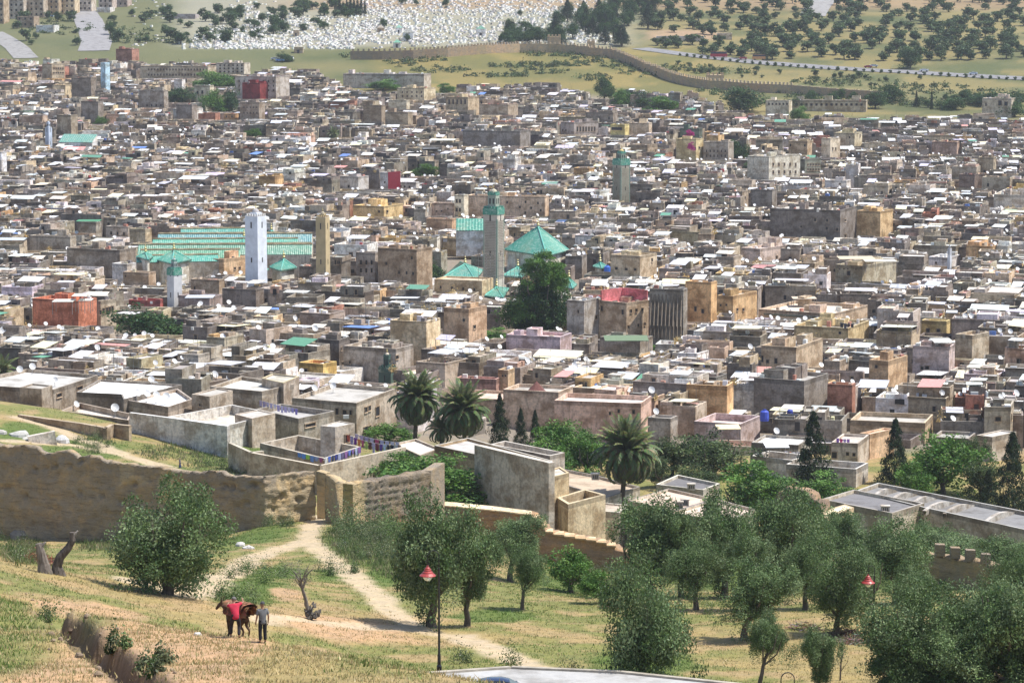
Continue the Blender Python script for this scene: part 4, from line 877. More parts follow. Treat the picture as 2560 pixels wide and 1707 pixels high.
# pink terrace wall, red painted side wall, tile cornice and timber props as parts of their houses
def last_house(txt):
    return next(r_ for r_ in ROOFS if txt in r_[0].get('label', ''))
def face_of(p, right=True):
    p = ccw(p); best = None
    for i in range(len(p)):
        A, B, u, n = wall_dir(p, i); v = n.x-n.y*.3 if right else -n.x-n.y*.3
        if n.y < .3 and (best is None or v > best[0]): best = (v, A, B, u, n)
    return best[1:]
o_, p_, zr_, _ = last_house('rose terrace house with pink'); a = Acc(); p2 = ccw(inset(p_, .1)); 
for i in range(4):
    A, B, u, n = wall_dir(p2, i)
    if n.y > .1: a.box3(Vector((A.x, A.y, zr_))-n*.02, B-A, -n*.35, Vector((0, 0, 2.9)), (.56, .20, .23))
a.build('terrace_wall', M['wall'], o_)
o_, p_, zr_, _ = last_house('deep red painted'); A, B, u, n = face_of(p_); a = Acc(); a.box3(Vector((A.x, A.y, zr_-7))+n*.01, B-A, n*.06, Vector((0, 0, 7.9)), (.20, .018, .03)); a.build('red_wall', M['paint'], o_)
o_, p_, zr_, _ = last_house('town palace'); A, B, u, n = face_of(p_, False); a = Acc(); a.box3(Vector((A.x, A.y, zr_-.6))+n*.01+u*1.5, (B-A)*.9, n*.3, Vector((0, 0, .45)), (.10, .11, .08)); a.build('cornice', M['tile'], o_)
o_, p_, zr_, _ = last_house('timber propped'); A, B, u, n = face_of(p_, False); L_ = (B-A).length
zg = hs(A.x, A.y)
for k in range(9):
    q = A+u*(L_*(k+.5)/9); 
    for hz, out in ((zr_-1.5, 3.2), (zr_-4.5, 2.6)):
        a = Acc(); a.tube([Vector((q.x, q.y, hz)), Vector((q.x, q.y, hz-5.5))+n*out+u*.6], .16, 5, (.20, .16, .12)); a.build('prop', M['wood'], o_)
    a = Acc(); a.tube([Vector((q.x, q.y, zr_-.5))+n*.15, Vector((q.x, q.y, zr_-9))+n*.15], .13, 5, (.22, .18, .14)); a.build('post', M['wood'], o_)
# green flat roof panel and long green roof by the pale blue minaret
def sloped(name, label, pts, D, col, th=.25, cat='roof', mat='tile', rise=2.0):
    zl = P(*pts[0], D).z; a = Acc(); q = [PZ(*pts[0], zl), PZ(*pts[1], zl)]; d = q[1]-q[0]; n = Vector((-d.y, d.x, 0)).normalized(); n = n if n.y > 0 else -n
    yy = (pts[2][1]+pts[3][1])/2; dep = 6.0; back = [q[1]+n*dep, q[0]+n*dep]
    zb = P((pts[2][0]+pts[3][0])/2, yy, back[0].y).z; m = max(6, int(d.length/.8))
    for k in range(m):
        s0, s1 = q[0]+d*(k/m), q[0]+d*((k+1)/m); mid = (s0+s1)/2+Vector((0, 0, .13)); up = n*dep+Vector((0, 0, zb-zl))
        a.quad(s0, mid, mid+up, s0+up, col); a.quad(mid, s1, s1+up, mid+up, col)
    o = thing(name, label, cat); a.build('roof_slope', M[mat], o)
    a = Acc(); p = [(v.x, v.y) for v in (q[0], q[1], q[1]+n*dep, q[0]+n*dep)]; a.prism(p, zl-7, zl-.1, (.6, .62, .64), top=False)
    for E in q: a.tri(E, E+n*dep, E+n*dep+Vector((0, 0, zb-zl)), (.6, .6, .6))
    a.build('wall', M['wall'], o); occupy(p, .2); VIS.append((pts[0][0], pts[1][0], max(pts[0][1], pts[1][1])+1, min(v[1] for v in p)))
sloped('tiled_roof', 'upright bright green tiled roof panel left of lattice minaret', [(1140, 577), (1208, 577), (1208, 547), (1140, 547)], G(1174, 577, 8).y, GT)
sloped('tiled_roof', 'long low sea green roof beside slim blue minaret', [(146, 356), (230, 357), (226, 337), (152, 336)], G(190, 357, 7.5).y, (.10, .27, .22))

# roof canopies: thin sheets on posts, parts of the house they stand on
def canopy(txt, px, wpx, dep, zup, col, tilt=.0):
    o, p, zr, _ = last_house(txt); c = PZ(*px, zr+zup); w = wpx*c.y/F/2; a = Acc(); A = Vector((c.x-w, c.y-dep/2, zr+zup)); a.box3(A, (2*w, .2, 0), (0, dep, tilt), (0, 0, .1), col)
    for sx in (-w+.1, w-.1):
        for sy in (-dep/2+.1, dep/2-.1): a.tube([(c.x+sx, c.y+sy, zr), (c.x+sx, c.y+sy, zr+zup+.05)], .06, 4, (.25, .22, .2))
    a.build('canopy', M['paint'], o)
for t_, px, w, d, zu, c in [('terracotta red', (160, 752), 52, 5, 2.6, (.8, .76, .66)), ('terracotta red', (200, 738), 34, 5, 3.6, (.8, .76, .66)), ('terracotta red', (214, 750), 32, 4, 2.6, (.8, .76, .66)), ('grey yellow block', (2140, 645), 90, 8, 2.8, (.62, .52, .36)), ('grey yellow block', (2200, 652), 80, 6, 2.8, (.7, .64, .5)),
                            ('pale canopy by white', (500, 742), 70, 6, 2.6, (.50, .52, .56)), ('green flat canopy', (222, 552), 58, 6, 2.4, (.08, .26, .13)), ('olive green hip', (1565, 846), 110, 9, 2.2, (.16, .22, .12)), ('barrel roof', (2355, 852), 50, 7, 1.6, (.62, .62, .56)), ('town palace', (2010, 745), 60, 5, 2.0, (.62, .52, .40)), ('lilac terrace and yellow', (1820, 1068), 60, 5, 2.2, (.78, .68, .42)), ('washing on white sheet', (1940, 1112), 60, 6, 1.4, (.82, .82, .84))]: canopy(t_, px, w, d, zu, c)
# ================================================================ TREES THAT MUST HAVE ROOM (list only; built later)
# kind, crown cx, cy, w, h, base x, base y   (photo pixels / 1.0884)
TREES = [
 ('olive', 395, 1252, 225, 235, 383, 1365, 'large round olive tree with thick trunk left of the path', None),
 ('olive', 1005, 1285, 185, 250, 992, 1440, 'tall leaning olive tree with pale crown beside the lamp post', None),
 ('olive', 1075, 1310, 120, 140, 1072, 1438, 'slim twisted olive tree to the right of the lamp post', None),
 ('olive', 1187, 1238, 115, 92, 1172, 1335, 'small round headed olive tree before the stepped wall', None),
 ('olive', 1212, 1310, 78, 95, 1200, 1400, 'little olive tree with bent trunk on the dry grass', None),
 ('olive', 1480, 1450, 185, 275, 1470, 1600, 'dense bushy olive tree reaching the ground above the road', None),
 ('olive', 1480, 1250, 200, 175, 1490, 1370, 'wide olive tree in front of the palm foot', None),
 ('olive', 1660, 1255, 150, 190, 1665, 1372, 'grey green olive tree below the school roofs', None),
 ('olive', 1740, 1370, 150, 135, 1710, 1470, 'olive tree with several stems on the dry slope', None),
 ('olive', 1800, 1240, 165, 205, 1808, 1365, 'olive tree covering the foot of the ruined wall', None),
 ('olive', 1930, 1350, 135, 175, 1920, 1460, 'olive tree with crooked trunk beside brush heaps', None),
 ('olive', 1772, 1470, 92, 105, 1745, 1568, 'small leaning olive tree on open dry grass', None),
 ('olive', 1887, 1510, 88, 120, 1880, 1600, 'young olive tree beside a bare sapling', None),
 ('olive', 1945, 1235, 110, 110, 1945, 1320, 'olive tree in front of the pale wall pier', None),
 ('olive', 2065, 1285, 150, 150, 2060, 1385, 'olive tree left of the crenellated wall', None),
 ('olive', 2085, 1455, 175, 200, 2100, 1590, 'olive tree just right of the second lamp post', 'g'),
 ('olive', 2215, 1440, 170, 170, 2210, 1540, None, 'g'), ('olive', 2310, 1450, 190, 230, 2320, 1590, None, 'g'), ('olive', 2195, 1530, 200, 170, 2200, 1640, None, 'g'),
 ('olive', 2335, 1350, 110, 150, 2340, 1450, None, 'g'), ('olive', 2060, 1560, 120, 110, 2050, 1640, None, 'g'), ('olive', 2330, 1570, 180, 160, 2340, 1660, None, 'g'), ('olive', 2110, 1365, 100, 110, 2110, 1450, None, 'g'), ('olive', 2250, 1500, 160, 160, 2250, 1600, None, 'g'),
 ('olive', 2150, 1560, 150, 130, 2150, 1660, None, 'g'), ('olive', 2270, 1400, 110, 120, 2275, 1490, None, 'g'), ('olive', 2000, 1330, 90, 110, 2000, 1410, 'olive tree filling the gap behind the crooked olive', None), ('olive', 1720, 1290, 100, 120, 1725, 1400, 'olive tree standing close behind the many stemmed olive', None), ('olive', 1560, 1250, 110, 130, 1565, 1370, 'olive tree between palm foot and yellow green tree', None), ('olive', 1880, 1240, 90, 110, 1885, 1330, 'olive tree against the pale pier foot', None), ('olive', 2130, 1250, 110, 80, 2130, 1320, 'olive tree below the plain hall wall', None), ('broad', 1250, 1060, 110, 70, 1255, 1100, 'bright green tree below slim conifers', None), ('broad', 1800, 1150, 110, 70, 1800, 1190, 'vivid green tree over the gravel roof edge', None), ('broad', 2090, 1110, 90, 80, 2095, 1150, 'vivid green tree beside the pointed conifer', None), ('dull', 1600, 1100, 90, 60, 1600, 1135, 'dull green tree above the slate roof', None), ('dull', 2240, 1040, 60, 60, 2245, 1080, 'dull green tree behind the big vivid tree', None), ('broad', 1950, 1150, 90, 50, 1950, 1180, 'low vivid green trees behind the ruined wall', None),
 ('olive', 2200, 1268, 175, 75, 2200, 1330, 'row like olive crown behind the crenellated wall', None), ('olive', 2310, 1290, 130, 90, 2310, 1350, 'olive crown right of the crenellated wall top', None),
 ('olive', 1590, 1310, 110, 120, 1600, 1400, 'olive tree in the hollow right of the fig shrub', None), ('olive', 1850, 1300, 110, 130, 1850, 1400, 'olive tree between the ruin and brush heaps', None),
 ('broad', 1000, 1105, 210, 95, 1000, 1165, 'spreading bright green bush tree behind the tower', None), ('broad', 925, 1080, 110, 70, 930, 1130, 'feathery pale green bush above tower top', None), ('broad', 1085, 1140, 120, 55, 1090, 1170, 'low bright green bush along the earthen house', None),
 ('broad', 1290, 1020, 130, 90, 1300, 1080, 'bright green tree below the salmon house', None), ('broad', 1350, 1045, 110, 80, 1350, 1090, 'bright green tree left of the big palm', None),
 ('dull', 1640, 1050, 165, 95, 1640, 1100, 'dark olive green tree behind slate roof', None), ('dull', 1545, 1050, 85, 80, 1545, 1095, 'green tree right of the big palm crown', None),
 ('broad', 1715, 1125, 185, 105, 1715, 1185, 'vivid green tree before the tall dark conifer', None), ('broad', 1880, 1125, 130, 65, 1880, 1165, 'low vivid green tree right of tall conifer', None),
 ('broad', 2165, 1075, 165, 125, 2165, 1135, 'big vivid green tree behind the ribbed roof', None), ('dull', 2250, 1110, 80, 90, 2255, 1150, 'dull green tree at right of vivid tree', None),
 ('broad', 1615, 1195, 95, 85, 1615, 1260, 'yellow green tree before the gravel roof', None), ('broad', 1310, 1310, 115, 85, 1310, 1360, 'leafy fig shrub below the stepped wall', None), ('broad', 1375, 1345, 80, 60, 1380, 1385, 'tangled bramble shrub beside the fig', None),
 ('broad', 2020, 1215, 70, 45, 2020, 1250, 'vivid green shrub before the plain hall', None), ('broad', 890, 995, 110, 35, 890, 1015, 'low hedge tree behind the washing lines', None), ('dull', 1515, 1085, 60, 60, 1518, 1120, 'small blue green young tree near the slate roof', None),
 ('conifer', 1148, 968, 62, 135, 1150, 1035, 'broad dark conifer right of the palms', None), ('conifer', 1196, 985, 42, 100, 1198, 1040, 'slim dark conifer beside broad conifer', None), ('conifer', 1229, 990, 42, 105, 1228, 1045, 'pointed dark conifer below the salmon house', None),
 ('conifer', 1868, 1028, 98, 175, 1868, 1118, 'tall black green conifer among pale houses', None), ('conifer', 2056, 1035, 80, 155, 2058, 1110, 'pointed open branched conifer before tan house', None), ('conifer', 2325, 1085, 100, 200, 2330, 1185, 'dark conifer at the right edge by vivid tree', None), ('conifer', 2270, 1130, 70, 110, 2275, 1190, 'lower dark conifer behind the ribbed roof', None),
 # trees inside the town
 ('broad', 1195, 720, 95, 100, 1225, 770, None, None),
 ('dark', 345, 745, 150, 68, 345, 775, 'clipped dark green tree mound near terracotta house', None), ('broad', 1130, 770, 80, 28, 1130, 785, 'low vivid tree top below tan house', None), ('broad', 1468, 800, 75, 32, 1468, 815, 'bright green tree by the olive hip canopy', None), ('dark', 985, 622, 60, 44, 985, 640, 'dark tree beside brown banded house', None),
 ('dark', 412, 222, 62, 34, 412, 240, 'left garden tree in the upper town', None), ('broad', 490, 238, 52, 50, 490, 262, 'bright round tree in the upper garden', None), ('dark', 527, 232, 36, 52, 527, 260, 'dark upright tree in the upper garden', None), ('broad', 495, 185, 95, 35, 495, 205, 'tree behind the cream villa', None),
 ('broad', 585, 308, 36, 20, 585, 318, 'small tree in upper alleys', None), ('broad', 980, 394, 55, 28, 985, 408, 'lone green tree above the red walled house', None), ('dark', 1388, 206, 44, 50, 1388, 232, 'dark tree at hill foot', None), ('broad', 1428, 226, 48, 34, 1428, 246, 'green tree beside dark hill tree', None),
 ('broad', 1515, 240, 80, 30, 1515, 258, 'wide green tree near upper right houses', None), ('dark', 1480, 232, 50, 36, 1482, 250, 'dark tree clump left of wide green tree', None), ('dark', 1710, 232, 90, 52, 1710, 258, 'leafy tree group by cream school wing', None), ('dark', 1830, 238, 40, 28, 1830, 254, 'tree by the long gallery', None), ('broad', 1835, 262, 42, 28, 1835, 276, 'green tree before the gallery', None),
 ('dark', 1697, 348, 42, 42, 1697, 370, 'dark street tree left of white modern house', None), ('broad', 1575, 357, 32, 26, 1575, 370, 'green tree below pink flowers', None), ('dark', 1738, 380, 52, 28, 1738, 394, 'hedge like tree beside white modern house', None), ('broad', 1650, 360, 40, 20, 1650, 372, 'green creeper tree on grey block', None),
 ('dark', 2045, 212, 55, 42, 2045, 236, 'large dark tree below the far wall end', None), ('dark', 2010, 232, 48, 34, 2010, 250, 'dark tree by the gallery end', None), ('dark', 1928, 216, 26, 20, 1928, 228, 'round tree against the far wall', None), ('conifer', 2140, 228, 9, 50, 2140, 252, 'thin black cypress near right town edge', None), ('conifer', 2105, 226, 12, 40, 2105, 246, 'slim cypress left of the thin black one', None), ('dark', 2180, 240, 60, 26, 2180, 252, 'palm like dark tree near ruined block', None),
 ('dark', 2280, 225, 110, 30, 2280, 240, 'dark hedge tree above ruined block', None), ('dark', 2320, 250, 60, 40, 2330, 268, 'dark tree at right town edge', None), ('dark', 2090, 135, 45, 42, 2090, 158, 'big leafy tree beside the highway', None),
 ('broad', 1020, 205, 45, 22, 1020, 218, 'tree beside the metal roofed shed', None), ('broad', 880, 195, 70, 20, 880, 208, 'green bush below the metal shed', None), ('broad', 232, 280, 30, 20, 232, 292, 'bush between brown slab houses', None), ('dark', 655, 132, 34, 20, 655, 142, 'round tree at far car park', None),
]
PALMS = [(1440, 1040, 1425, 1227, 15.5, 'tall date palm with full crown and bare trunk before school roofs', 1.0), (958, 918, 953, 1030, 11, 'wide date palm with grey drooping skirt behind washing', .95),
         (1062, 945, 1068, 1045, 9.5, 'open crowned date palm beside broad conifer', .95), (1012, 985, 1012, 1042, 4.5, 'young low palm between the two date palms', .55), (6, 850, 0, 900, 8, 'palm top at the left edge behind white roof', .7), (766, 308, 766, 325, 7, 'small distant palm in the upper town', .6)]
TPOS = []
for (kd, cx, cy, w, hh, bx, by, lb, gp) in TREES:
    px, py = bx*k_, by*k_
    town = (cy < 820 and cy > 150)
    g = G(px, min(py, 1706), 0.0, 60 if py < 1600 else 150) if py <= 1706 else None
    if g is None:
        g = G(px, 1704, 0, 120); g = Vector((g.x*.97, g.y*.97, 0)); g.z = hs(g.x, g.y)
    D = g.y; W = w*k_*D/F; top = P(cx*k_, (cy-hh/2)*k_, D).z; H = top-g.z; ch = hh*k_*D/F
    X0 = ray(cx*k_, cy*k_)[0]*D
    TPOS.append((kd, g, W, H, ch, X0-g.x, lb, gp))
    if D > 400:
        occupy([(g.x-W*.3, D-W*.25), (g.x+W*.3, D-W*.25), (g.x+W*.3, D+W*.25), (g.x-W*.3, D+W*.25)]); VIS.append(((cx-w/2)*k_, (cx+w/2)*k_, (cy+hh*.42)*k_, D))
# the big tree by the shrine
BT = G(1232*k_, 772*k_, 0); occupy([(BT.x-6, BT.y-4), (BT.x+6, BT.y-4), (BT.x+6, BT.y+4), (BT.x-6, BT.y+4)]); VIS.append((1150*k_, 1312*k_, 758*k_, BT.y))
for (cx, cy, bx, by, hh, lb, sc) in PALMS[1:]:
    g = G(bx*k_, by*k_); occupy([(g.x-1, g.y-1), (g.x+1, g.y-1), (g.x+1, g.y+1), (g.x-1, g.y+1)]); VIS.append(((cx-60*sc)*k_, (cx+60*sc)*k_, (cy+55)*k_ if g.y < 700 else (cy+10)*k_, g.y))
# ================================================================ THE TOWN: filler houses between the notable ones
YF = ([-200, 0, 300, 600, 780, 900, 1090, 1300, 1500, 1750, 1860, 1990, 2100, 2300, 2560, 2800], [150, 150, 146, 160, 176, 212, 212, 206, 218, 236, 262, 285, 288, 286, 280, 280])
WALLC = [((.30, .262, .22), 25), ((.235, .212, .188), 21), ((.37, .31, .235), 16), ((.43, .375, .305), 11), ((.175, .158, .143), 13), ((.47, .44, .40), 7), ((.66, .65, .64), 9), ((.54, .45, .32), 4), ((.50, .36, .28), 2), ((.55, .51, .57), 1.2), ((.34, .17, .12), .8), ((.55, .38, .2), 1)]
ROOFC = [((.38, .365, .345), 20), ((.48, .46, .44), 27), ((.60, .58, .56), 24), ((.76, .76, .75), 14), ((.54, .47, .37), 10), ((.60, .36, .34), 3), ((.30, .285, .27), 5)]
SHEET = [((.66, .66, .66), 44), ((.78, .72, .50), 12), ((.55, .57, .60), 14), ((.62, .30, .27), 3), ((.12, .30, .20), 2.5), ((.15, .25, .55), 1.5), ((.62, .58, .5), 16), ((.55, .5, .62), 3)]
CLUT = [((.68, .68, .68), 38), ((.22, .19, .17), 18), ((.45, .38, .3), 18), ((.55, .30, .22), 4), ((.10, .18, .45), 2.5), ((.45, .08, .08), 2), ((.62, .55, .35), 5), ((.5, .5, .55), 8)]
def pick(tab):
    t = rnd.random()*sum(w for _, w in tab)
    for c, w in tab:
        t -= w
        if t <= 0: return c
    return tab[0][0]
NAMEW = {0: 'brown grey', 1: 'dark grey', 2: 'tan', 3: 'light tan', 4: 'blackened', 5: 'pale grey', 6: 'whitewashed', 7: 'cream', 8: 'pink', 9: 'lilac', 10: 'red brick', 11: 'orange'}
NAMER = {0: 'grey', 1: 'light grey', 2: 'pale', 3: 'white', 4: 'sandy', 5: 'rose', 6: 'dark'}
def gen_house(C, yaw, w, d, Hh, zg):
    """returns lists of primitives by part; C near corner-ish centre"""
    wi = WALLC.index(next(t for t in WALLC if t[0] is (c0 := pick(WALLC)) or t[0] == c0)) if False else None
    c0 = pick(WALLC); r0 = pick(ROOFC)
    wi = [t[0] for t in WALLC].index(c0); ri = [t[0] for t in ROOFC].index(r0)
    wc = jit(c0, .14); rc = jit(r0, .1)
    u = Vector((math.cos(yaw), math.sin(yaw))); v = Vector((-math.sin(yaw), math.cos(yaw)))
    def loc(s, t): return (C.x+u.x*s+v.x*t, C.y+u.y*s+v.y*t)
    par = rnd.uniform(.35, 1.2); hs_ = dict(wall=[], roof=[], hut=[], win=[], sheet=[], pole=[], wi=wi, ri=ri, wc=wc, rc=rc)
    p = [loc(-w/2, -d/2), loc(w/2, -d/2), loc(w/2, d/2), loc(-w/2, d/2)]
    j = .5; p = [(q[0]+rnd.uniform(-j, j), q[1]+rnd.uniform(-j, j)) for q in p]
    zr = zg+Hh-par
    hs_['shell'] = (p, zg-1.0, zr, zr+par, wc, rc)
    hs_['huts'] = []; hs_['levels'] = 0
    if rnd.random() < .5:   # upper storey over part of the plan
        f = rnd.uniform(.32, .6); side = rnd.random(); hh = rnd.uniform(1.1, 2.3)
        if side < .4: q = [loc(-w/2+.15, d/2-.15-d*f), loc(w/2-.15, d/2-.15-d*f), loc(w/2-.15, d/2-.15), loc(-w/2+.15, d/2-.15)]
        elif side < .7: q = [loc(-w/2+.15, -d/2+.15), loc(-w/2+.15+w*f, -d/2+.15), loc(-w/2+.15+w*f, d/2-.15), loc(-w/2+.15, d/2-.15)]
        else: q = [loc(w/2-.15-w*f, -d/2+.15), loc(w/2-.15, -d/2+.15), loc(w/2-.15, d/2-.15), loc(w/2-.15-w*f, d/2-.15)]
        hs_['huts'].append((q, zr-.05, zr+hh-.4, zr+hh, jit(pick(WALLC) if rnd.random() < .45 else wc, .12), jit(pick(ROOFC), .1))); hs_['levels'] = 1
    for _ in range(rnd.choice((0, 1, 1, 2, 2))):
        hw, hd, hh = rnd.uniform(.7, 1.6), rnd.uniform(.7, 1.3), rnd.uniform(.9, 1.9); s = rnd.uniform(-w/2+hw+.3, w/2-hw-.3) if w > 2*hw+.8 else 0; t = rnd.uniform(-d/2+hd+.3, d/2-hd-.3) if d > 2*hd+.8 else 0
        cc = pick(WALLC) if rnd.random() < .6 else wc
        hs_['huts'].append(([loc(s-hw, t-hd), loc(s+hw, t-hd), loc(s+hw, t+hd), loc(s-hw, t+hd)], zr-.03, zr+hh-.12, zr+hh, jit(cc, .15), jit(pick(ROOFC), .1)))
    # windows on the two visible faces
    for (e0, e1, dirn, nrm, zlo, zhi) in ((p[0], p[1], None, None, zg+2.5, zr-.6), (p[1], p[2], None, None, zg+2.5, zr-.6)):
        A = Vector((*e0, 0)); B = Vector((*e1, 0)); L = (B-A).length; uu = (B-A)/L; nn = Vector((uu.y, -uu.x, 0))
        if rnd.random() < .3: continue
        nx = max(1, int(L/rnd.uniform(2.4, 4))); 
        for zc in (zhi-1.0, zhi-3.8):
            if zc < zlo: continue
            for k in range(nx):
                if rnd.random() < .45: continue
                ww = rnd.choice((.5, .65, .8, 1.0)); wh = rnd.uniform(.7, 1.3)
                c = A+uu*(L*(k+.5)/nx+rnd.uniform(-.4, .4)); hs_['win'].append((Vector((c.x, c.y, zc+rnd.uniform(-.2, .2))), uu, nn, ww, wh))
    if hs_['levels']:
        q = hs_['huts'][0][0]; zc = hs_['huts'][0][3]-1.3; A = Vector((*q[0], 0)); B = Vector((*q[1], 0)); uu = (B-A).normalized(); nn = Vector((uu.y, -uu.x, 0))
        for k in range(rnd.choice((0, 1, 2))):
            c = A.lerp(B, rnd.uniform(.2, .8)); hs_['win'].append((Vector((c.x, c.y, zc)), uu, nn, rnd.uniform(.6, 1), rnd.uniform(.8, 1.5)))
    if rnd.random() < (.42 if C.y < 750 else .28):    # tin or plastic sheet on posts
        sw, sd_, s, t = rnd.uniform(1.2, w*.45), rnd.uniform(1., d*.4), rnd.uniform(-w*.25, w*.25), rnd.uniform(-d*.25, d*.25); zz = zr+par+rnd.uniform(.6, 1.6); tl = rnd.uniform(-.5, .9)
        hs_['sheet'].append(([(*loc(s-sw, t-sd_), zz), (*loc(s+sw, t-sd_), zz+rnd.uniform(-.2, .2)), (*loc(s+sw, t+sd_), zz+tl), (*loc(s-sw, t+sd_), zz+tl)], jit(pick(SHEET), .1), zr))
    for _ in range(rnd.choice((0, 0, 1, 2))):
        q = loc(rnd.uniform(-w/2, w/2)*.8, rnd.uniform(-d/2, d/2)*.8); hs_['pole'].append((*q, zr, rnd.uniform(2, 4.2)))
    hs_['box'] = []
    for _ in range(rnd.choice((2, 3, 4, 5, 7))):
        q = loc(rnd.uniform(-w/2, w/2)*.86, rnd.uniform(-d/2, d/2)*.86); bw, bd = rnd.uniform(.2, .7), rnd.uniform(.2, .6)
        hs_['box'].append((q, (u.x*bw, u.y*bw), (v.x*bd, v.y*bd), zr-.02, zr+rnd.uniform(.3, 1.2), jit(pick(CLUT), .15)))
    hs_['grime'] = rnd.uniform(.35, 1.3) if rnd.random() < .62 else 0
    hs_['roofspot'] = (p, zr)
    return hs_
def emit(hs_, aw):
    """everything of one house into one accumulator (slots: wall, roof, dark, paint)"""
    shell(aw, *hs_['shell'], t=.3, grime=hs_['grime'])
    for b in hs_['box']: aw.obox(*b, mi=3)
    for q in hs_['huts']: shell(aw, q[0], q[1], q[2], q[3], q[4], q[5], t=.18)
    for c, u, n, w, hh in hs_['win']:
        up = Vector((0, 0, hh/2)); e = n*.05; aw.quad(c-u*w/2-up+e, c+u*w/2-up+e, c+u*w/2+up+e, c-u*w/2+up+e, (.025, .023, .022), 2)
        aw.quad(c-u*(w/2+.08)-up+n*.14, c+u*(w/2+.08)-up+n*.14, c+u*(w/2+.08)-up, c-u*(w/2+.08)-up, (.45, .42, .38), 3)
    for q, col, zr in hs_['sheet']:
        aw.quad(*q, col=col, mi=3); aw.quad(*[(x, y, z-.06) for x, y, z in q], col=tuple(c*.8 for c in col), mi=3)
        for x, y, z in (q[0], q[1]): aw.tube([(x, y, zr), (x, y, z)], .06, 3, (.2, .18, .16), 3, False)
    for x, y, z, hh in hs_['pole']: aw.tube([(x, y, z), (x, y, z+hh)], .035, 3, (.12, .12, .12), 3, False)
CAND = []
D = 452.0
while D < 1500:
    step = rnd.uniform(6.4, 8.2) + (D-450)*.0008
    X = -.205*D - 14
    while X < .205*D + 14:
        w = rnd.choice((3.6, 4.4, 5.2, 6.0, 7.0, 8.2, 10.5)) * rnd.uniform(.85, 1.15); w *= 1+(D-450)*.0001
        cx = X+w/2; cy = D+rnd.uniform(-2.4, 2.4); X += w+rnd.uniform(.1, .9)
        pg = proj(cx, cy, hs(cx, cy)+6.0)
        if pg[1] < np.interp(pg[0], *YF)+4: continue
        if cx > 20 and cy < 462 + rnd.uniform(0, 6) or cx < 20 and cy < 478 or (-6 < cx < 24 and cy < 492): continue
        d = step*rnd.uniform(.82, 1.05); yaw = R(8 + 26*(float(fbm(np.array(cx), np.array(cy), 150, 77))-.5)*2 - 14 + rnd.uniform(-6, 6))-R(8)
        Hh = rnd.choice((5.6, 5.9, 6.2, 6.4, 6.6, 6.8, 7.1, 7.5, 8.2)) + rnd.uniform(-.3, .3)
        if rnd.random() < .03: Hh += 2.5
        if rnd.random() < .09: Hh = rnd.uniform(2.8, 4)
        if cy > 1150: Hh = Hh*.85
        CAND.append((cx, cy, w, d, yaw, Hh))
    D += step
HOUSES = []
vis = [(a_, b_, c_, d_) for a_, b_, c_, d_ in VIS if c_ is not None]
for cx, cy, w, d, yaw, Hh in CAND:
    u = (math.cos(yaw), math.sin(yaw)); v = (-math.sin(yaw), math.cos(yaw))
    cor = [(cx+u[0]*w/2*s+v[0]*d/2*t, cy+u[1]*w/2*s+v[1]*d/2*t) for s, t in ((-1, -1), (1, -1), (1, 1), (-1, 1))]
    if taken(cor): continue
    zg = hs(cx, cy); px0 = min(proj(*c, zg)[0] for c in cor); px1 = max(proj(*c, zg)[0] for c in cor); ynear = min(c[1] for c in cor)
    lim = 1e9; 
    for a_, b_, yb, D_ in vis:
        if D_ > ynear and px1 > a_+1 and px0 < b_-1:
            lim = min(lim, P(1280, yb, ynear+d*.5).z-zg)
    extra = 2.4
    if Hh+extra > lim: Hh = lim-extra
    if Hh < 2.2: 
        if lim < 1.0: continue
        Hh = max(1.6, lim-.2); small = True
    else: small = False
    hs_ = gen_house(Vector((cx, cy)), yaw, w, d, Hh, zg)
    if small: hs_['huts'] = []; hs_['sheet'] = []; hs_['pole'] = []; hs_['win'] = []; hs_['box'] = []; hs_['grime'] = 0; hs_['levels'] = 0
    HOUSES.append((cy, w*Hh/(cy*cy), hs_, cx))
n_named = sum(1 for r_ in ROOFS if r_[3] == 'medina_house')
HOUSES.sort(key=lambda t: -t[1]*(1 if t[0] < 760 else .5) if abs(t[3]) < .19*t[0] else 0)
nind = max(60, 298-n_named)
IND = HOUSES[:nind]; REST = HOUSES[nind:]
stuff = Acc()
for cy, _, hs_, cx in REST: emit(hs_, stuff)
tag(stuff.build('medina_houses', [M['wall'], M['roof'], M['dark'], M['paint']]), 'dense flat-roofed houses of the old town filling the valley', 'houses', kind='stuff')
def near_name(cx, cy):
    """the nearest notable thing, for labels"""
    best = None
    for nm, px, py in (('lattice minaret', 1235, 700), ('white minaret', 640, 640), ('pyramid roof', 1345, 620), ('big shrine tree', 1340, 760), ('beige town palace', 2040, 770), ('terracotta house', 160, 780), ('palms', 1090, 1010), ('salmon house', 1500, 1040), ('dark conifers', 2030, 1120), ('small green minaret', 965, 945), ('propped wall', 1665, 780), ('yellow tower', 805, 640), ('red brick house', 2100, 985), ('small white minaret', 432, 720), ('brown banded house', 1010, 660), ('tall beige house', 2430, 860), ('white roofs', 320, 970), ('dark tree mound', 375, 815), ('olive hip canopy', 1560, 855), ('pink barrel roof house', 2330, 890)):
        x, y = proj(cx, cy, 5); d = math.hypot(px-x, (py-y)*2.2)
        if best is None or d < best[0]: best = (d, nm, 'left of' if x < px-25 else 'right of' if x > px+25 else 'near', 'behind' if y < py-12 else 'before' if y > py+12 else 'beside')
    return best
seen = {}
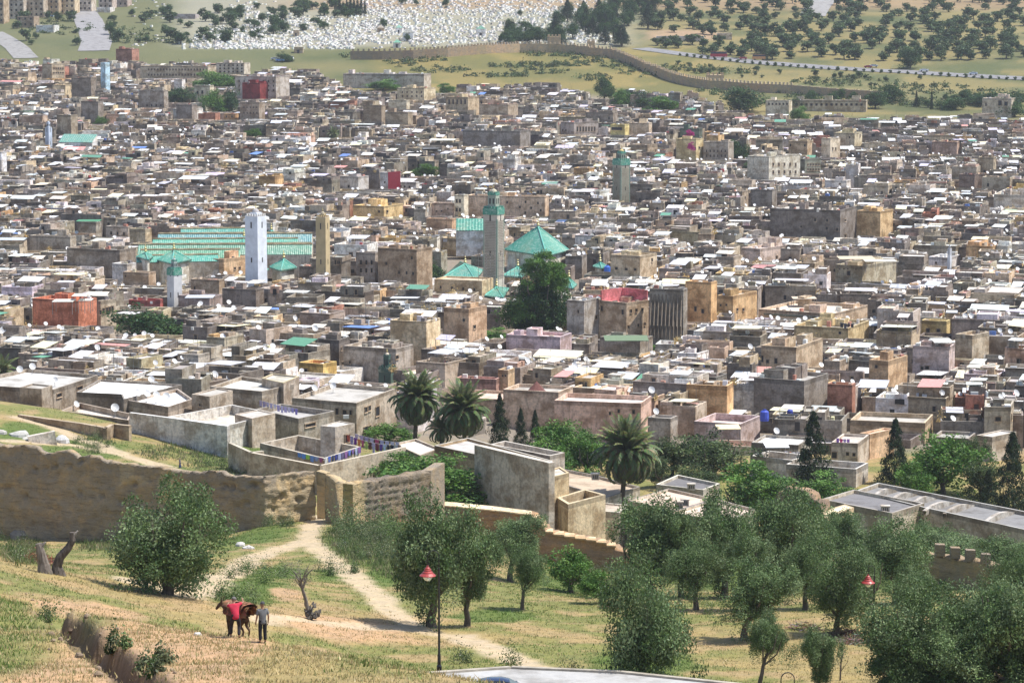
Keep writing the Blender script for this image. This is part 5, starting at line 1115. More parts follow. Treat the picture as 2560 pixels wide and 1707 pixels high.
for cy, _, hs_, cx in IND:
    b = near_name(cx, cy); nh = len(hs_['huts']); nw = len(hs_['win'])
    lb = f"{'tall' if hs_['shell'][3]-hs_['shell'][1] > 10 else 'low' if hs_['shell'][3]-hs_['shell'][1] < 7 else 'middling'} {NAMEW[hs_['wi']]} house with {NAMER[hs_['ri']]} roof"
    lb += (', ' + ('no', 'one', 'two', 'three')[min(nh, 3)] + ' huts') + (', canopy' if hs_['sheet'] else '') + f" {b[3]} {b[1]}"
    seen[lb] = seen.get(lb, 0)+1
    o = thing('medina_house', lb, 'house', group=HG)
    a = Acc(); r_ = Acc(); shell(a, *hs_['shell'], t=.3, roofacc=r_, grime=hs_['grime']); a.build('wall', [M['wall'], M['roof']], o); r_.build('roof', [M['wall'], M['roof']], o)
    for q in hs_['huts']:
        a = Acc(); shell(a, q[0], q[1], q[2], q[3], q[4], q[5], t=.18); a.build('roof_room', [M['wall'], M['roof']], o)
    for c, u, n, w, hh in hs_['win']: window(o, c, u, n, w, hh)
    for b in hs_['box']: a = Acc(); a.obox(*b); a.build('roof_box', M['paint'], o)
    for q, col, zr in hs_['sheet']:
        a = Acc(); a.quad(*q, col=col); a.quad(*[(x, y, z-.06) for x, y, z in q], col=tuple(c*.8 for c in col))
        for x, y, z in q: a.tube([(x, y, zr), (x, y, z)], .05, 4, (.2, .18, .16), 0, False)
        a.build('canopy', M['paint'], o)
    for x, y, z, hh in hs_['pole']: a = Acc(); a.tube([(x, y, z), (x, y, z+hh)], .035, 4, (.12, .12, .12)); a.build('pole', M['metal'], o)
    ROOFS.append((o, hs_['shell'][0], hs_['shell'][2], 'filler'))
# ================================================================ RAMMED EARTH CITY WALL
def ipx(tab, x): return float(np.interp(x, [t[0] for t in tab], [t[1] for t in tab]))
def rammed(name, label, anchors, top, thick, base_extra, colf, holes=(), res=.3, rough=.28, cat='wall', strata=.10, parent=None, seedz=0, hdep=.8):
    xs = np.linspace(top[0][0], top[-1][0], max(8, int((top[-1][0]-top[0][0])*ipx(anchors, top[0][0])/F/res)))
    pl = np.array([[ray(x, 1200)[0]*ipx(anchors, x), ipx(anchors, x)] for x in xs])
    zt = np.array([P(x, ipx(top, x), ipx(anchors, x)).z for x in xs]); zb = h(pl[:, 0], pl[:, 1])-base_extra
    tg = np.gradient(pl, axis=0); tg /= np.linalg.norm(tg, axis=1)[:, None]; nrm = np.stack([tg[:, 1], -tg[:, 0]], 1)
    nv = max(8, int((zt-zb).max()/res)); n = len(xs); V = []; C = []
    T = np.linspace(0, 1, nv)
    for i in range(n):
        for k, t in enumerate(T):
            z = zb[i]+(zt[i]-zb[i])*t; p = Vector((pl[i, 0], pl[i, 1], z))
            d = rough*(mnoise.fractal(p*.5+Vector((seedz, 0, 0)), .6, 2, 6)) + strata*mnoise.noise(Vector((p.x*.15, p.y*.15, z*3.2+seedz))) - .12*max(0, mnoise.noise(p*1.6+Vector((3, seedz, 0)))-.15)*3
            for (hx, hz, hr) in holes:
                dd = math.hypot(i-hx, (z-hz)/res)
                if dd < hr: d -= hdep*(1-dd/hr)
            V.append((p.x+nrm[i, 0]*d, p.y+nrm[i, 1]*d, z + ((.3*mnoise.noise(p*.9)+.4*mnoise.noise(p*2.9)) if k == nv-1 and seedz != 3 else 0)))
            x_, y_ = proj(*p); C.append(colf(x_, y_, t, p))
    o0 = len(V)
    for i in range(n):   # back edge
        for z in (zt[i]+.2*mnoise.noise(Vector((pl[i, 0], pl[i, 1], 7.))), zb[i]):
            V.append((pl[i, 0]-nrm[i, 0]*thick, pl[i, 1]-nrm[i, 1]*thick, z)); C.append(colf(xs[i], 0, 1 if z > zb[i]+.5 else 0, Vector((*pl[i], z))))
    Q = []
    for i in range(n-1):
        for k in range(nv-1): Q.append((i*nv+k, (i+1)*nv+k, (i+1)*nv+k+1, i*nv+k+1))
        Q.append((i*nv+nv-1, (i+1)*nv+nv-1, o0+2*(i+1), o0+2*i)); Q.append((o0+2*i, o0+2*(i+1), o0+2*(i+1)+1, o0+2*i+1))
    for i in (0, n-1):
        for k in range(nv-1): pass
        Q.append((i*nv, i*nv+nv-1, o0+2*i, o0+2*i+1))
    me = mesh_np(name, V, [Q], smooth=False)
    at = me.attributes.new('Col', 'FLOAT_COLOR', 'POINT'); c4 = np.ones((len(V), 4), np.float32); c4[:, :3] = C; at.data.foreach_set('color', c4.ravel())
    o = obj(name, me, M['earth'], parent)
    if not parent: tag(o, label, cat)
    occupy([tuple(pl[0]), tuple(pl[-1]), tuple(pl[-1]-nrm[-1]*thick), tuple(pl[0]-nrm[0]*thick)], .3)
    return o
def lerp3(a, b, t): t = max(0, min(1, t)); return tuple(x*(1-t)+y*t for x, y in zip(a, b))
BR = (.40, .325, .22); OC = (.50, .385, .225); LT = (.50, .40, .25); RB = (.25, .15, .09); GB = (.31, .26, .20)
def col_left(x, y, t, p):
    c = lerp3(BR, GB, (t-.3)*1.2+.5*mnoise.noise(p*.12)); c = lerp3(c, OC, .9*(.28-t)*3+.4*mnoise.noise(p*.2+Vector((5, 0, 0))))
    for (x0, x1, y0, y1, k) in ((298, 335, 1155, 1212, .75), (395, 445, 1178, 1255, .95), (480, 525, 1240, 1262, .7), (690, 800, 1190, 1330, .8), (650, 700, 1215, 1300, .5), (335, 368, 1185, 1210, .5)):
        if x0 < x+2*mnoise.noise(p*.8)*4 < x1 and y0 < y+3*mnoise.noise(p*.9) < y1: c = lerp3(c, LT, k)
    return c
LW_A = [(-260, 372), (0, 358), (330, 347), (660, 335), (792, 339), (801, 339.5)]
LW_T = [(-260, 1085), (-100, 1100), (0, 1113), (18, 1110), (22, 1116), (55, 1112), (92, 1118), (98, 1129), (112, 1134), (150, 1128), (172, 1126), (186, 1136), (196, 1146), (205, 1141), (240, 1139), (252, 1150), (290, 1157), (300, 1160), (330, 1160), (345, 1166), (400, 1166), (425, 1176), (440, 1177), (455, 1178), (490, 1183), (520, 1178), (552, 1178), (566, 1192), (600, 1190), (640, 1192), (660, 1193), (730, 1184), (788, 1178)]
n_cols = int((788+260)*372/F/.3)
def hole_ix(x, tab, res=.3): return (x-tab[0][0])/(tab[-1][0]-tab[0][0])*max(8, int((tab[-1][0]-tab[0][0])*ipx(LW_A, tab[0][0])/F/res))
hl = []
for x, y in [(85, 1172), (112, 1170), (136, 1165), (170, 1163), (202, 1152), (332, 1210), (420, 1188), (556, 1214), (575, 1217), (622, 1212), (630, 1210), (198, 1230), (15, 1219), (610, 1256), (300, 1255), (445, 1260), (60, 1240), (250, 1238), (700, 1240), (680, 1275), (740, 1250)]:
    D = ipx(LW_A, x); hl.append((hole_ix(x, LW_T), P(x, y, D).z, 1.6))
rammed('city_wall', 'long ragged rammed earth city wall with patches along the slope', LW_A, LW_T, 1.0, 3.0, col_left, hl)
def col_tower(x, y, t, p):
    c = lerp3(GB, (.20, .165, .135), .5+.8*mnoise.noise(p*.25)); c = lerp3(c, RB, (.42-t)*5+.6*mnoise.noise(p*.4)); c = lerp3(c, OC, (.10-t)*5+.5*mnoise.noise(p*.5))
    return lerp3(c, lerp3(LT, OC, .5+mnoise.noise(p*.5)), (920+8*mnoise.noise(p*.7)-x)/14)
TW_A = [(856, 330), (1078, 339.5)]; TW_T = [(856, 1212), (930, 1200), (960, 1196), (1000, 1190), (1040, 1182), (1077, 1177)]
hl = []
nt_ = max(8, int((1077-856)*330/F/.22))
for r_ in range(6):
    for k in range(9):
        x = 918+k*18+rnd.uniform(-3, 3); y = 1225+r_*17-(x-918)*.16+rnd.uniform(-2, 2); hl.append(((x-856)/(1077-856)*nt_, P(x, y, ipx(TW_A, x)).z, 1.05))
tw = thing('wall_tower', 'square rammed earth wall tower with rows of holes and doorway beside it', 'tower')
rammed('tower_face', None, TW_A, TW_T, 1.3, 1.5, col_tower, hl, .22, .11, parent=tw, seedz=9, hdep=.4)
col_w = lambda x, y, t, p: lerp3(LT, (.36, .27, .17), (.35-t)*2+.5*mnoise.noise(p*.4))
rammed('wing_wall', None, [(812, 337.8), (857, 330)], [(812, 1186), (857, 1212)], 1.2, 1.0, col_w, (), .25, .12, parent=tw, strata=.04, seedz=4)
a = Acc(); A_ = P(791, 1178, 339.3); B_ = P(813, 1187, 337.6); d_ = B_-A_; a.box3(A_-Vector((0, 0, 1.6)), Vector((d_.x, d_.y, 0)), Vector((.5, 1.0, 0)), Vector((0, 0, 1.65)), LT)
a.build('lintel', M['earth'], tw)
a = Acc(); A_ = P(792, 1200, 344); a.box3((A_.x, A_.y, hs(A_.x, A_.y)-1), (1.4, -.2, 0), (.2, 1.0, 0), (0, 0, A_.z-hs(A_.x, A_.y)+1), LT); a.build('door_jamb', M['earth'], tw)
a = Acc(); A_ = P(1077, 1177, 339.5); a.box3((A_.x-1.2, A_.y, hs(A_.x, A_.y)-2), (1.2, 0, 0), (1.5, 6, 0), (0, 0, A_.z-hs(A_.x, A_.y)+2), GB); a.build('side_wall', M['earth'], tw)
# lower wall with steps going down to the right
SW_A = [(1076, 347), (1330, 342), (1560, 338), (1700, 330)]
SW_T = [(1076, 1262), (1140, 1267), (1240, 1277), (1329, 1288), (1331, 1296), (1350, 1300), (1352, 1314), (1363, 1316), (1364, 1330), (1383, 1331), (1384, 1337), (1410, 1338), (1411, 1342), (1437, 1343), (1438, 1347), (1464, 1347), (1465, 1351), (1490, 1351), (1491, 1357), (1516, 1357), (1517, 1364), (1540, 1368), (1541, 1376), (1620, 1390), (1700, 1405)]
def col_s(x, y, t, p):
    c = lerp3((.44, .30, .19), (.35, .245, .16), .5+mnoise.noise(Vector((p.x*.1, p.y*.1, p.z*4)))); return lerp3(c, GB, (t-.4)*2) if x < 1175+8*mnoise.noise(p) else c
sw = thing('stepped_wall', 'striped earth wall with pale stepped top going down towards the palm', 'wall')
rammed('wall_body', None, SW_A, SW_T, 2.2, 2.0, col_s, (), .28, .10, parent=sw, strata=.16, seedz=3)
for x0, x1, y in [(1331, 1350, 1296), (1352, 1363, 1314), (1364, 1383, 1330), (1384, 1410, 1337), (1411, 1437, 1342), (1438, 1464, 1347), (1465, 1490, 1351), (1491, 1516, 1357), (1517, 1540, 1365)]:
    D = ipx(SW_A, (x0+x1)/2); A_ = P(x0, y, D); B_ = P(x1, y, D); a = Acc(); a.box3(A_+Vector((0, -.12, -.05)), Vector((B_.x-A_.x, ipx(SW_A, x1)-ipx(SW_A, x0), 0)), Vector((0, 2.2, 0)), Vector((0, 0, .2)), (.62, .50, .34)); a.build('step', M['wall'], sw)
a = Acc(); prev = None
for x, y in SW_T[:4]:
    D = ipx(SW_A, x); q = P(x, y, D)
    if prev: a.box3(prev+Vector((0, -.1, -.05)), q-prev, Vector((0, 2.3, .05)), Vector((0, 0, .16)), (.62, .52, .37))
    prev = q
a.build('coping', M['wall'], sw)
# ruined stump of wall and pale pier
rammed('ruined_wall', 'tall eroded stump of earth wall beside a pale topped pier', [(1930, 338), (2056, 333)], [(1936, 1285), (1938, 1250), (1946, 1228), (1966, 1221), (2010, 1228), (2024, 1236), (2030, 1258), (2036, 1254), (2047, 1252), (2055, 1266), (2057, 1300)], 2.0, 2.0, lambda x, y, t, p: lerp3((.27, .20, .15), (.33, .25, .18), .5+mnoise.noise(p*.5)), (), .2, .22, strata=.06)
px_house('wall_pier', 'rammed pier with sunlit pale flat top by the ruined wall', [(2062, 1296), (2135, 1268), (2112, 1260), (2057, 1277)], 329, (.42, .33, .22), (.74, .62, .42), .02, cat='wall', vis=False)
# crenellated stretch among olives
cw = thing('crenellated_wall', 'short earth wall with four merlons rising among the olive trees', 'wall')
CW_A = [(2290, 300), (2500, 292)]
rammed('wall_body', None, CW_A, [(2290, 1380), (2340, 1387), (2400, 1396), (2450, 1405), (2500, 1414)], 1.4, 2.0, lambda x, y, t, p: lerp3((.33, .22, .14), (.36, .28, .19), t+mnoise.noise(p*.4)), (), .3, .15, parent=cw)
for x0, x1, y0, y1 in [(2339, 2362, 1361, 1388), (2377, 2400, 1369, 1394), (2415, 2438, 1375, 1401), (2454, 2476, 1385, 1408)]:
    D = ipx(CW_A, (x0+x1)/2)-.1; A_ = P(x0, y1+2, D); B_ = P(x1, y1+2, D); T_ = P(x0, y0, D); a = Acc(); a.box3(A_, Vector((B_.x-A_.x, -.2, 0)), Vector((0, .9, 0)), Vector((0, 0, T_.z-A_.z)), (.29, .235, .18))
    a.build('merlon', M['earth'], cw)
# white plaster with scribble, on the whitewashed wall
# ================================================================ FAR SIDE: town wall, towers, tombs, flats
FW = [(876, 128), (955, 128), (1033, 126), (1120, 121), (1216, 113), (1300, 110), (1369, 110), (1402, 111), (1440, 114), (1472, 118), (1530, 124), (1560, 136), (1585, 146), (1610, 158), (1640, 168), (1669, 180), (1700, 189), (1735, 196), (1769, 201), (1810, 203), (1865, 208), (1925, 211), (1983, 213), (2090, 222), (2201, 229)]
fw = thing('town_wall', 'long crenellated old town wall winding over the far grassy hill', 'wall'); prev = None; wb = Acc(); mer = Acc()
for i, (x, y) in enumerate(FW):
    g = G(x, y+22); q = P(x, y, g.y)
    if prev is not None:
        g0, q0 = prev; zt0, zt1 = q0.z, q.z; d = Vector((g.x-g0.x, g.y-g0.y, 0)); L = d.length; u = d/L; n = Vector((u.y, -u.x, 0)); n = n if n.y < 0 else -n
        m = max(1, int(L/5)); wc = (.40, .31, .21) if x > 1050 else (.28, .225, .165)
        for k in range(m):
            A = Vector((g0.x, g0.y, 0))+d*(k/m); B = Vector((g0.x, g0.y, 0))+d*((k+1)/m); zz = zt0+(zt1-zt0)*((k+.5)/m); zg = min(hs(A.x, A.y), hs(B.x, B.y))-1.5
            c = jit(wc, .05); A.z = B.z = zg; H_ = Vector((0, 0, zz-zg)); wb.quad(A, B, B+H_, A+H_, c); wb.quad(A-n*1.2, B-n*1.2, B-n*1.2+H_, A-n*1.2+H_, c); wb.quad(A+H_, B+H_, B+H_-n*1.2, A+H_-n*1.2, (.55, .46, .34)); wb.quad(A, A+H_, A+H_-n*1.2, A-n*1.2, c); wb.quad(B, B+H_, B+H_-n*1.2, B-n*1.2, c)
            if x < 1985:
                mm = max(1, int((B-A).length/1.9))
                for j in range(mm): c_ = A.lerp(B, (j+.5)/mm)+H_; mer.box3(c_-u*.5-n*.1, u*1.0, -n*.6, Vector((0, 0, 1.15)), (.56, .46, .33) if x > 1330 else (.32, .26, .19))
    prev = (g, q)
wb.build('wall_body', M['earth'], fw); tag(mer.build('battlement', M['earth'], fw), kind='stuff')
for (x0, x1, yt, yb) in [(1369, 1402, 92, 124), (1468, 1487, 104, 134), (1768, 1810, 188, 214), (1180, 1214, 113, 132)]:
    g = G((x0+x1)/2, yb); o = thing('wall_tower', f'square crenellated tower on the far wall, {"broad twin horned" if x0 == 1369 else "narrow" if x0 == 1468 else "low wide" if x0 == 1768 else "crumbled"} one', 'tower'); A_ = P(x0, yt, g.y-1.5); B_ = P(x1, yt, g.y-1.5); w = B_.x-A_.x
    a = Acc(); p = [(A_.x, g.y-1.5), (B_.x, g.y-1.5), (B_.x, g.y+w*.7), (A_.x, g.y+w*.7)]; a.prism(p, g.z-2, A_.z, (.47, .37, .25)); a.build('wall', M['earth'], o)
    if x0 != 1180: a = Acc(); merlons(a, p, A_.z-.02, .8, 1.1, 1.7, (.5, .4, .28)); tag(a.build('battlement', M['earth'], o), kind='stuff')
# tomb kiosks in the cemetery
for i, (x0, x1, yt, ye, yb, roof, lb) in enumerate([(1007, 1033, 71, 82, 103, (.20, .20, .18), 'white tomb kiosk with dark pyramid roof'), (989, 1005, 62, 70, 84, (.16, .33, .26), 'small white tomb with pale green roof'), (1190, 1214, 64, 73, 92, (.06, .20, .14), 'white tomb kiosk with green hip roof and little window'), (983, 1002, 99, 107, 120, (.10, .30, .20), 'greenish tomb by the far wall with green cap'), (943, 960, 63, 70, 83, (.30, .25, .2), 'brownish tomb with weathered pyramid roof'), (733, 747, 70, 76, 92, (.40, .36, .3), 'ruined tan tomb shaft at cemetery edge'), (735, 757, 115, 118, 134, (.33, .28, .2), 'arched tan gate kiosk near the far wall')]):
    g = G((x0+x1)/2, yb); D = g.y; A_ = P(x0, ye, D); B_ = P(x1, ye, D); w = B_.x-A_.x; o = thing('tomb', lb, 'tomb'); p = [(A_.x, D), (B_.x, D), (B_.x, D+w), (A_.x, D+w)]
    a = Acc(); a.prism(p, g.z-1.5, A_.z, (.74, .76, .80) if i < 4 else (.42, .34, .25)); a.build('wall', M['wall'], o)
    a = Acc(); t = Vector((A_.x+w/2, D+w/2, P(x0, yt, D).z)); q = inset(ccw(p), -.25)
    for k in range(4): a.tri((*q[k], A_.z-.03), (*q[(k+1) % 4], A_.z-.03), t, roof)
    a.build('roof', M['tile'], o)
    a = Acc(); a.box3(Vector((A_.x+w*.35, D-.06, g.z)), Vector((w*.25, 0, 0)), Vector((0, .1, 0)), Vector((0, 0, 1.9)), (.05, .05, .06)); a.build('door', M['dark'], o)
# graves
gr = Acc(); cnt = 0; tries = 0
while cnt < 4200 and tries < 30000:
    tries += 1; x = rnd.uniform(330, 1560); y = rnd.uniform(2, 124)
    dens = ss((x-420-(110-y)*1.5)/150)*(1-ss((x-1440)/120))*(1-.9*ss((x-860)/60)*ss((y-106)/8)); nn = float(fbm(np.array(x*1.), np.array(y*4.), 70, 91))
    if 640 < x < 900 and y < 42: dens *= .05
    if x < 420: dens = max(dens, .06)
    if rnd.random() > dens*(.2+1.6*max(0, nn-.32)): continue
    g = G(x, y)
    if not 1350 < g.y < 2400: continue
    yaw = R(62)+rnd.uniform(-.3, .3); l = rnd.uniform(.7, 1.2); w = rnd.uniform(.4, .8); hh = rnd.choice((.4, .6, .8, 1.1)); cc = jit((.82, .80, .76), .12) if rnd.random() < .78 else jit((.5, .47, .42), .2)
    gr.obox((g.x, g.y), (math.cos(yaw)*l, math.sin(yaw)*l), (-math.sin(yaw)*w, math.cos(yaw)*w), g.z-.5, g.z+hh, cc); cnt += 1
tag(gr.build('graves', M['paint']), 'countless white graves of the hillside cemetery', 'graves', kind='stuff')
# flats on the hill at top left
for i, (x0, x1, yt, yb, c, lb) in enumerate([(148, 186, -14, 37, CREAM, 'yellow cream flats with many balconies above the hill road'), (196, 228, -10, 30, (.52, .48, .43), 'pale grey flats left of the trees on hilltop'), (246, 280, -12, 24, (.48, .42, .40), 'mauve grey flats with white ground floor'), (110, 146, -10, 40, TAN, 'tan flats at the left of yellow flats'), (60, 108, -12, 45, (.40, .35, .29), 'brown tall flats near road bend'), (10, 58, -8, 48, (.46, .42, .38), 'grey beige flats at the far left corner'), (-40, 8, -10, 60, TAN, 'wide tan flats cut by the left edge'), (42, 84, 42, 70, (.33, .27, .21), 'brown cube house with white stripe below the flats'), (284, 318, -14, 18, (.42, .36, .34), 'dim brown flats right of mauve flats'), (90, 134, 64, 82, (.55, .58, .6), 'low pale hut on the green slope'), (242, 275, 19, 32, (.6, .6, .62), 'low white shop below mauve flats'), (428, 488, 36, 48, (.36, .34, .36), 'long low dark shed on the far hill'), (1640, 1760, 92, 104, (.44, .42, .40), 'long grey yard wall building beside gravel yard'), (1792, 1830, 84, 100, (.52, .46, .38), 'small arched gatehouse by the gravel yard')]):
    g = G((x0+x1)/2, yb); D = g.y; A_ = P(x0, yt, D); B_ = P(x1, yt, D); w = B_.x-A_.x; o = thing('apartment_block', lb, 'building'); dep = 14
    p = [(A_.x, D), (B_.x, D), (B_.x+1, D+dep), (A_.x+1, D+dep)]; a = Acc(); r_ = Acc(); shell(a, p, g.z-2, A_.z-.8, A_.z, c, SCREED, roofacc=r_); a.build('wall', [M['wall'], M['roof']], o); r_.build('roof', [M['wall'], M['roof']], o)
    hgt = A_.z-g.z
    if hgt > 5 and w > 5:
        for iz in range(int(hgt/3.2)):
            for ix in range(int(w/2.6)): window(o, (A_.x+(ix+.5)*w/int(w/2.6), D, g.z+iz*3.2+2.0), (1, 0, 0), (0, -1, 0), 1.1, 1.3)
# ================================================================ VEGETATION
PAL = {'olive': [(.135, .20, .08), (.105, .165, .06), (.185, .25, .12), (.075, .125, .042)], 'broad': [(.09, .19, .03), (.07, .155, .025), (.13, .24, .05), (.05, .11, .02)],
       'dull': [(.075, .115, .04), (.055, .09, .03), (.10, .14, .055), (.04, .06, .022)], 'dark': [(.05, .105, .03), (.035, .08, .022), (.07, .13, .035), (.025, .055, .015)], 'conifer': [(.035, .06, .028), (.025, .045, .02), (.05, .08, .035), (.018, .03, .014)],
       'farolive': [(.08, .125, .05), (.06, .10, .038), (.105, .155, .065), (.04, .07, .026)], 'bare': [(.2, .18, .15), (.14, .12, .1), (.25, .23, .2), (.1, .09, .07)]}
def leaves(P0, size, asp, cols, r):
    """one rhombic leaf spray per point"""
    n = len(P0); d = r.normal(size=(n, 3)); d[:, 2] += .35; d /= np.linalg.norm(d, axis=1)[:, None]; e = r.normal(size=(n, 3)); e -= d*(e*d).sum(1)[:, None]; e /= np.linalg.norm(e, axis=1)[:, None]
    s = size*r.uniform(.6, 1.4, n)[:, None]; w = s*asp
    V = np.stack([P0-d*s*.5, P0+e*w*.5+d*s*.05, P0+d*s*.5, P0-e*w*.5+d*s*.05], 1).reshape(-1, 3); Q = np.arange(n*4).reshape(n, 4)
    return V, Q, cols
def crown_mesh(kind, seed, nclump, nleaf, size, asp=.45, shape='ball', crad=.15):
    r = np.random.default_rng(seed); pts = []; cl = []; pal = np.array(PAL[kind])
    if shape == 'cone':
        for k in range(nclump):
            t = r.uniform(0, 1)**1.15; rad = (1-t)**.85*.5*r.uniform(.5, 1.0)*(1+.25*math.sin(t*40)); a = r.uniform(0, 6.283); c = np.array([math.cos(a)*rad, math.sin(a)*rad, t*.97])
            q = r.normal(size=(nleaf, 3))*np.array([.07, .07, .03])*(1.15-t*.75); q[:, 2] -= np.hypot(q[:, 0], q[:, 1])*.4; pts.append(c+q); cl.append(pal[r.integers(0, 4)]*r.uniform(.7, 1.3)+r.normal(size=(nleaf, 3))*.006)
    else:
        lob = [(r.normal(size=3)*np.array([.17, .17, .13]), r.uniform(.26, .36)) for _ in range(9)]
        for k in range(nclump):
            lc, lr = lob[r.integers(0, 9)]; v = r.normal(size=3); v /= np.linalg.norm(v); v[2] = abs(v[2])*.9-.25 if r.random() < .75 else v[2]
            c = lc+v*lr*r.uniform(.55, 1.0); q = r.normal(size=(nleaf, 3)); q /= np.linalg.norm(q, axis=1)[:, None]; q *= (r.uniform(.2, 1, nleaf)**.6)[:, None]*crad*r.uniform(.55, 1.15); q[:, 2] *= .75
            pts.append(c+q); cl.append(pal[r.integers(0, 4)]*r.uniform(.75, 1.3)+r.normal(size=(nleaf, 3))*.008)
    Pn = np.concatenate(pts); C = np.clip(np.concatenate(cl), .008, .5)
    if shape != 'cone':
        lo, hi = np.percentile(Pn, 1, 0), np.percentile(Pn, 99, 0); Pn = (Pn-lo)/(hi-lo); Pn[:, :2] -= .5
    V, Q, C = leaves(Pn, size, asp, C, r)
    me = mesh_np(kind+'_crown', V, [Q], C); me.materials.append(M['leaf']); return me
CR = {'olive': [crown_mesh('olive', 100+i, 180, 160, .029, .55, crad=.155) for i in range(5)], 'broad': [crown_mesh('broad', 200+i, 95, 80, .048, .6, crad=.17) for i in range(3)], 'dull': [crown_mesh('dull', 300+i, 100, 80, .045, .55) for i in range(2)],
      'dark': [crown_mesh('dark', 400+i, 90, 60, .055, .6, crad=.18) for i in range(3)], 'conifer': [crown_mesh('conifer', 500+i, 190, 42, .05, .35, 'cone') for i in range(3)],
      'farolive': [crown_mesh('farolive', 600+i, 55, 22, .13, .7, crad=.2) for i in range(5)], 'sparse': [crown_mesh('bare', 700, 26, 40, .045, .3, crad=.12)]}
def trunk_mesh(H, cb, dx, r0, seed, limbs=5, lean=0, col=(.16, .135, .11), spread=.3, W=4):
    rr = random.Random(seed); a = Acc(); tp = cb+.25*(H-cb)
    pts = [Vector((0, 0, -.4))]; 
    for k in range(1, 6):
        t = k/5; pts.append(Vector((dx*t*t*.8+rr.uniform(-.12, .12)*r0*3, rr.uniform(-.12, .12)*r0*3, tp*t)))
    a.tube(pts, [r0*1.5, r0*1.05, r0*.9, r0*.82, r0*.75, r0*.6], 8, col, 0)
    for k in range(limbs):
        an = k*6.283/limbs+rr.uniform(-.4, .4); s = pts[3+k % 3]; e = Vector((dx+math.cos(an)*W*spread, math.sin(an)*W*spread, cb+(H-cb)*rr.uniform(.45, .85))); md = s.lerp(e, .5)+Vector((math.cos(an)*.1*W, math.sin(an)*.1*W, -.03*H))
        a.tube([s, md, e], [r0*.5, r0*.34, r0*.12], 5, col, 0, False)
    me = a.mesh('trunk', True); me.materials.append(M['bark']); return me
OLV = 'olive trees crowded on the slope right of the second lamp'
for i, (kd, g, W, H, ch, dx, lb, gp) in enumerate(TPOS):
    if lb is None and gp is None: continue
    name = {'olive': 'olive_tree', 'conifer': 'conifer_tree'}.get(kd, 'tree')
    t = thing(name, lb or 'bushy olive tree in the crowd right of the second lamp post', 'tree', g, 0, OLV if gp else None)
    r0 = max(.06, min(.42, W*.055)); cb = max(.05*H, H-ch)
    tr = obj('trunk', trunk_mesh(H, cb, dx, r0, i, 5 if kd != 'conifer' else 0, W=W), None, t)
    c = obj('crown', CR[kd][i % len(CR[kd])], None, t)
    if kd == 'conifer': c.location = (dx, 0, cb*.6); c.scale = (W, W, H-cb*.6)
    else: c.location = (dx, 0, H-ch*1.0); c.scale = (W*1.12, W*1.05, ch*1.06)
    c.rotation_euler = (0, 0, i*1.7)
# the big tree by the shrine: three crown masses on one trunk
t = thing('tree', 'huge dark green tree towering beside the shrine and pyramid roof', 'tree', BT); D = BT.y
mp = k_*D/F
topz = P(1240*k_, 583*k_, D).z-BT.z
obj('trunk', trunk_mesh(topz, 3, 0, .55, 77, 7, W=14), None, t)
bt = thing  # noqa
acc_V = []; acc_Q = []; acc_C = []; off = 0
for (cx, cy, w, hh) in [(1248, 620, 95, 80), (1195, 715, 95, 85), (1270, 700, 90, 110), (1225, 670, 90, 75), (1285, 640, 50, 60), (1235, 740, 110, 60), (1215, 615, 40, 40)]:
    me = (CR['broad'] if len(acc_V) in (0, 1, 4, 6) else CR['dark'])[len(acc_V) % 3]; n = len(me.vertices); v = np.empty(n*3, np.float32); me.vertices.foreach_get('co', v); v = v.reshape(-1, 3).copy()
    an = len(acc_V)*1.3; c_, s_ = math.cos(an), math.sin(an); v[:, :2] = v[:, :2] @ np.array([[c_, s_], [-s_, c_]])
    v[:, 0] = v[:, 0]*w*mp + (cx-1232)*mp; v[:, 1] = v[:, 1]*w*mp*.9; v[:, 2] = (v[:, 2]-.5)*hh*mp + (P(cx*k_, cy*k_, D).z-BT.z)
    q = np.arange(n).reshape(-1, 4)+off; c4 = np.empty(len(q)*4, np.float32); me.attributes['Col'].data.foreach_get('color', c4); acc_V.append(v); acc_Q.append(q); acc_C.append(c4.reshape(-1, 4)[:, :3]); off += n
me = mesh_np('crown', np.concatenate(acc_V), [np.concatenate(acc_Q)], np.concatenate(acc_C)); me.materials.append(M['leaf']); obj('crown', me, None, t)
# palms
def frond_mesh(seed, droop, L=1.0, n=26, col=(.15, .18, .08)):
    r = random.Random(seed); a = Acc(); pts = []; an = R(70-droop*40); x = z = 0
    for k in range(11):
        pts.append(Vector((x, 0, z))); x += math.cos(an)*L/10; z += math.sin(an)*L/10; an -= droop*(.10+.03*k)
    a.tube(pts, [.012*(1-.08*k) for k in range(11)], 3, (.2, .2, .09), 0, False)
    for k in range(n):
        t = .12+.88*k/n; f = t*10; i = min(9, int(f)); p = pts[i].lerp(pts[i+1], f-i); d = (pts[i+1]-pts[i]).normalized(); l = .22*math.sin(math.pi*min(1, t*.8+.18))*r.uniform(.85, 1.1)
        for s in (-1, 1):
            e = p+(d*.75+Vector((0, s*.75, 0))+Vector((0, 0, -.42))).normalized()*l; w = Vector((.016, 0, .0))+d*.012; cc = tuple(c*r.uniform(.7, 1.35) for c in col)
            a.quad(p-w, p+w, e.lerp(p, .35)+w*1.1, e, cc); 
    me = a.mesh('frond'); me.materials.append(M['leaf']); return me
FR = [frond_mesh(1, .25), frond_mesh(2, .55), frond_mesh(3, .9), frond_mesh(4, 1.3, n=24), frond_mesh(5, 1.9, n=22, col=(.20, .16, .09))]
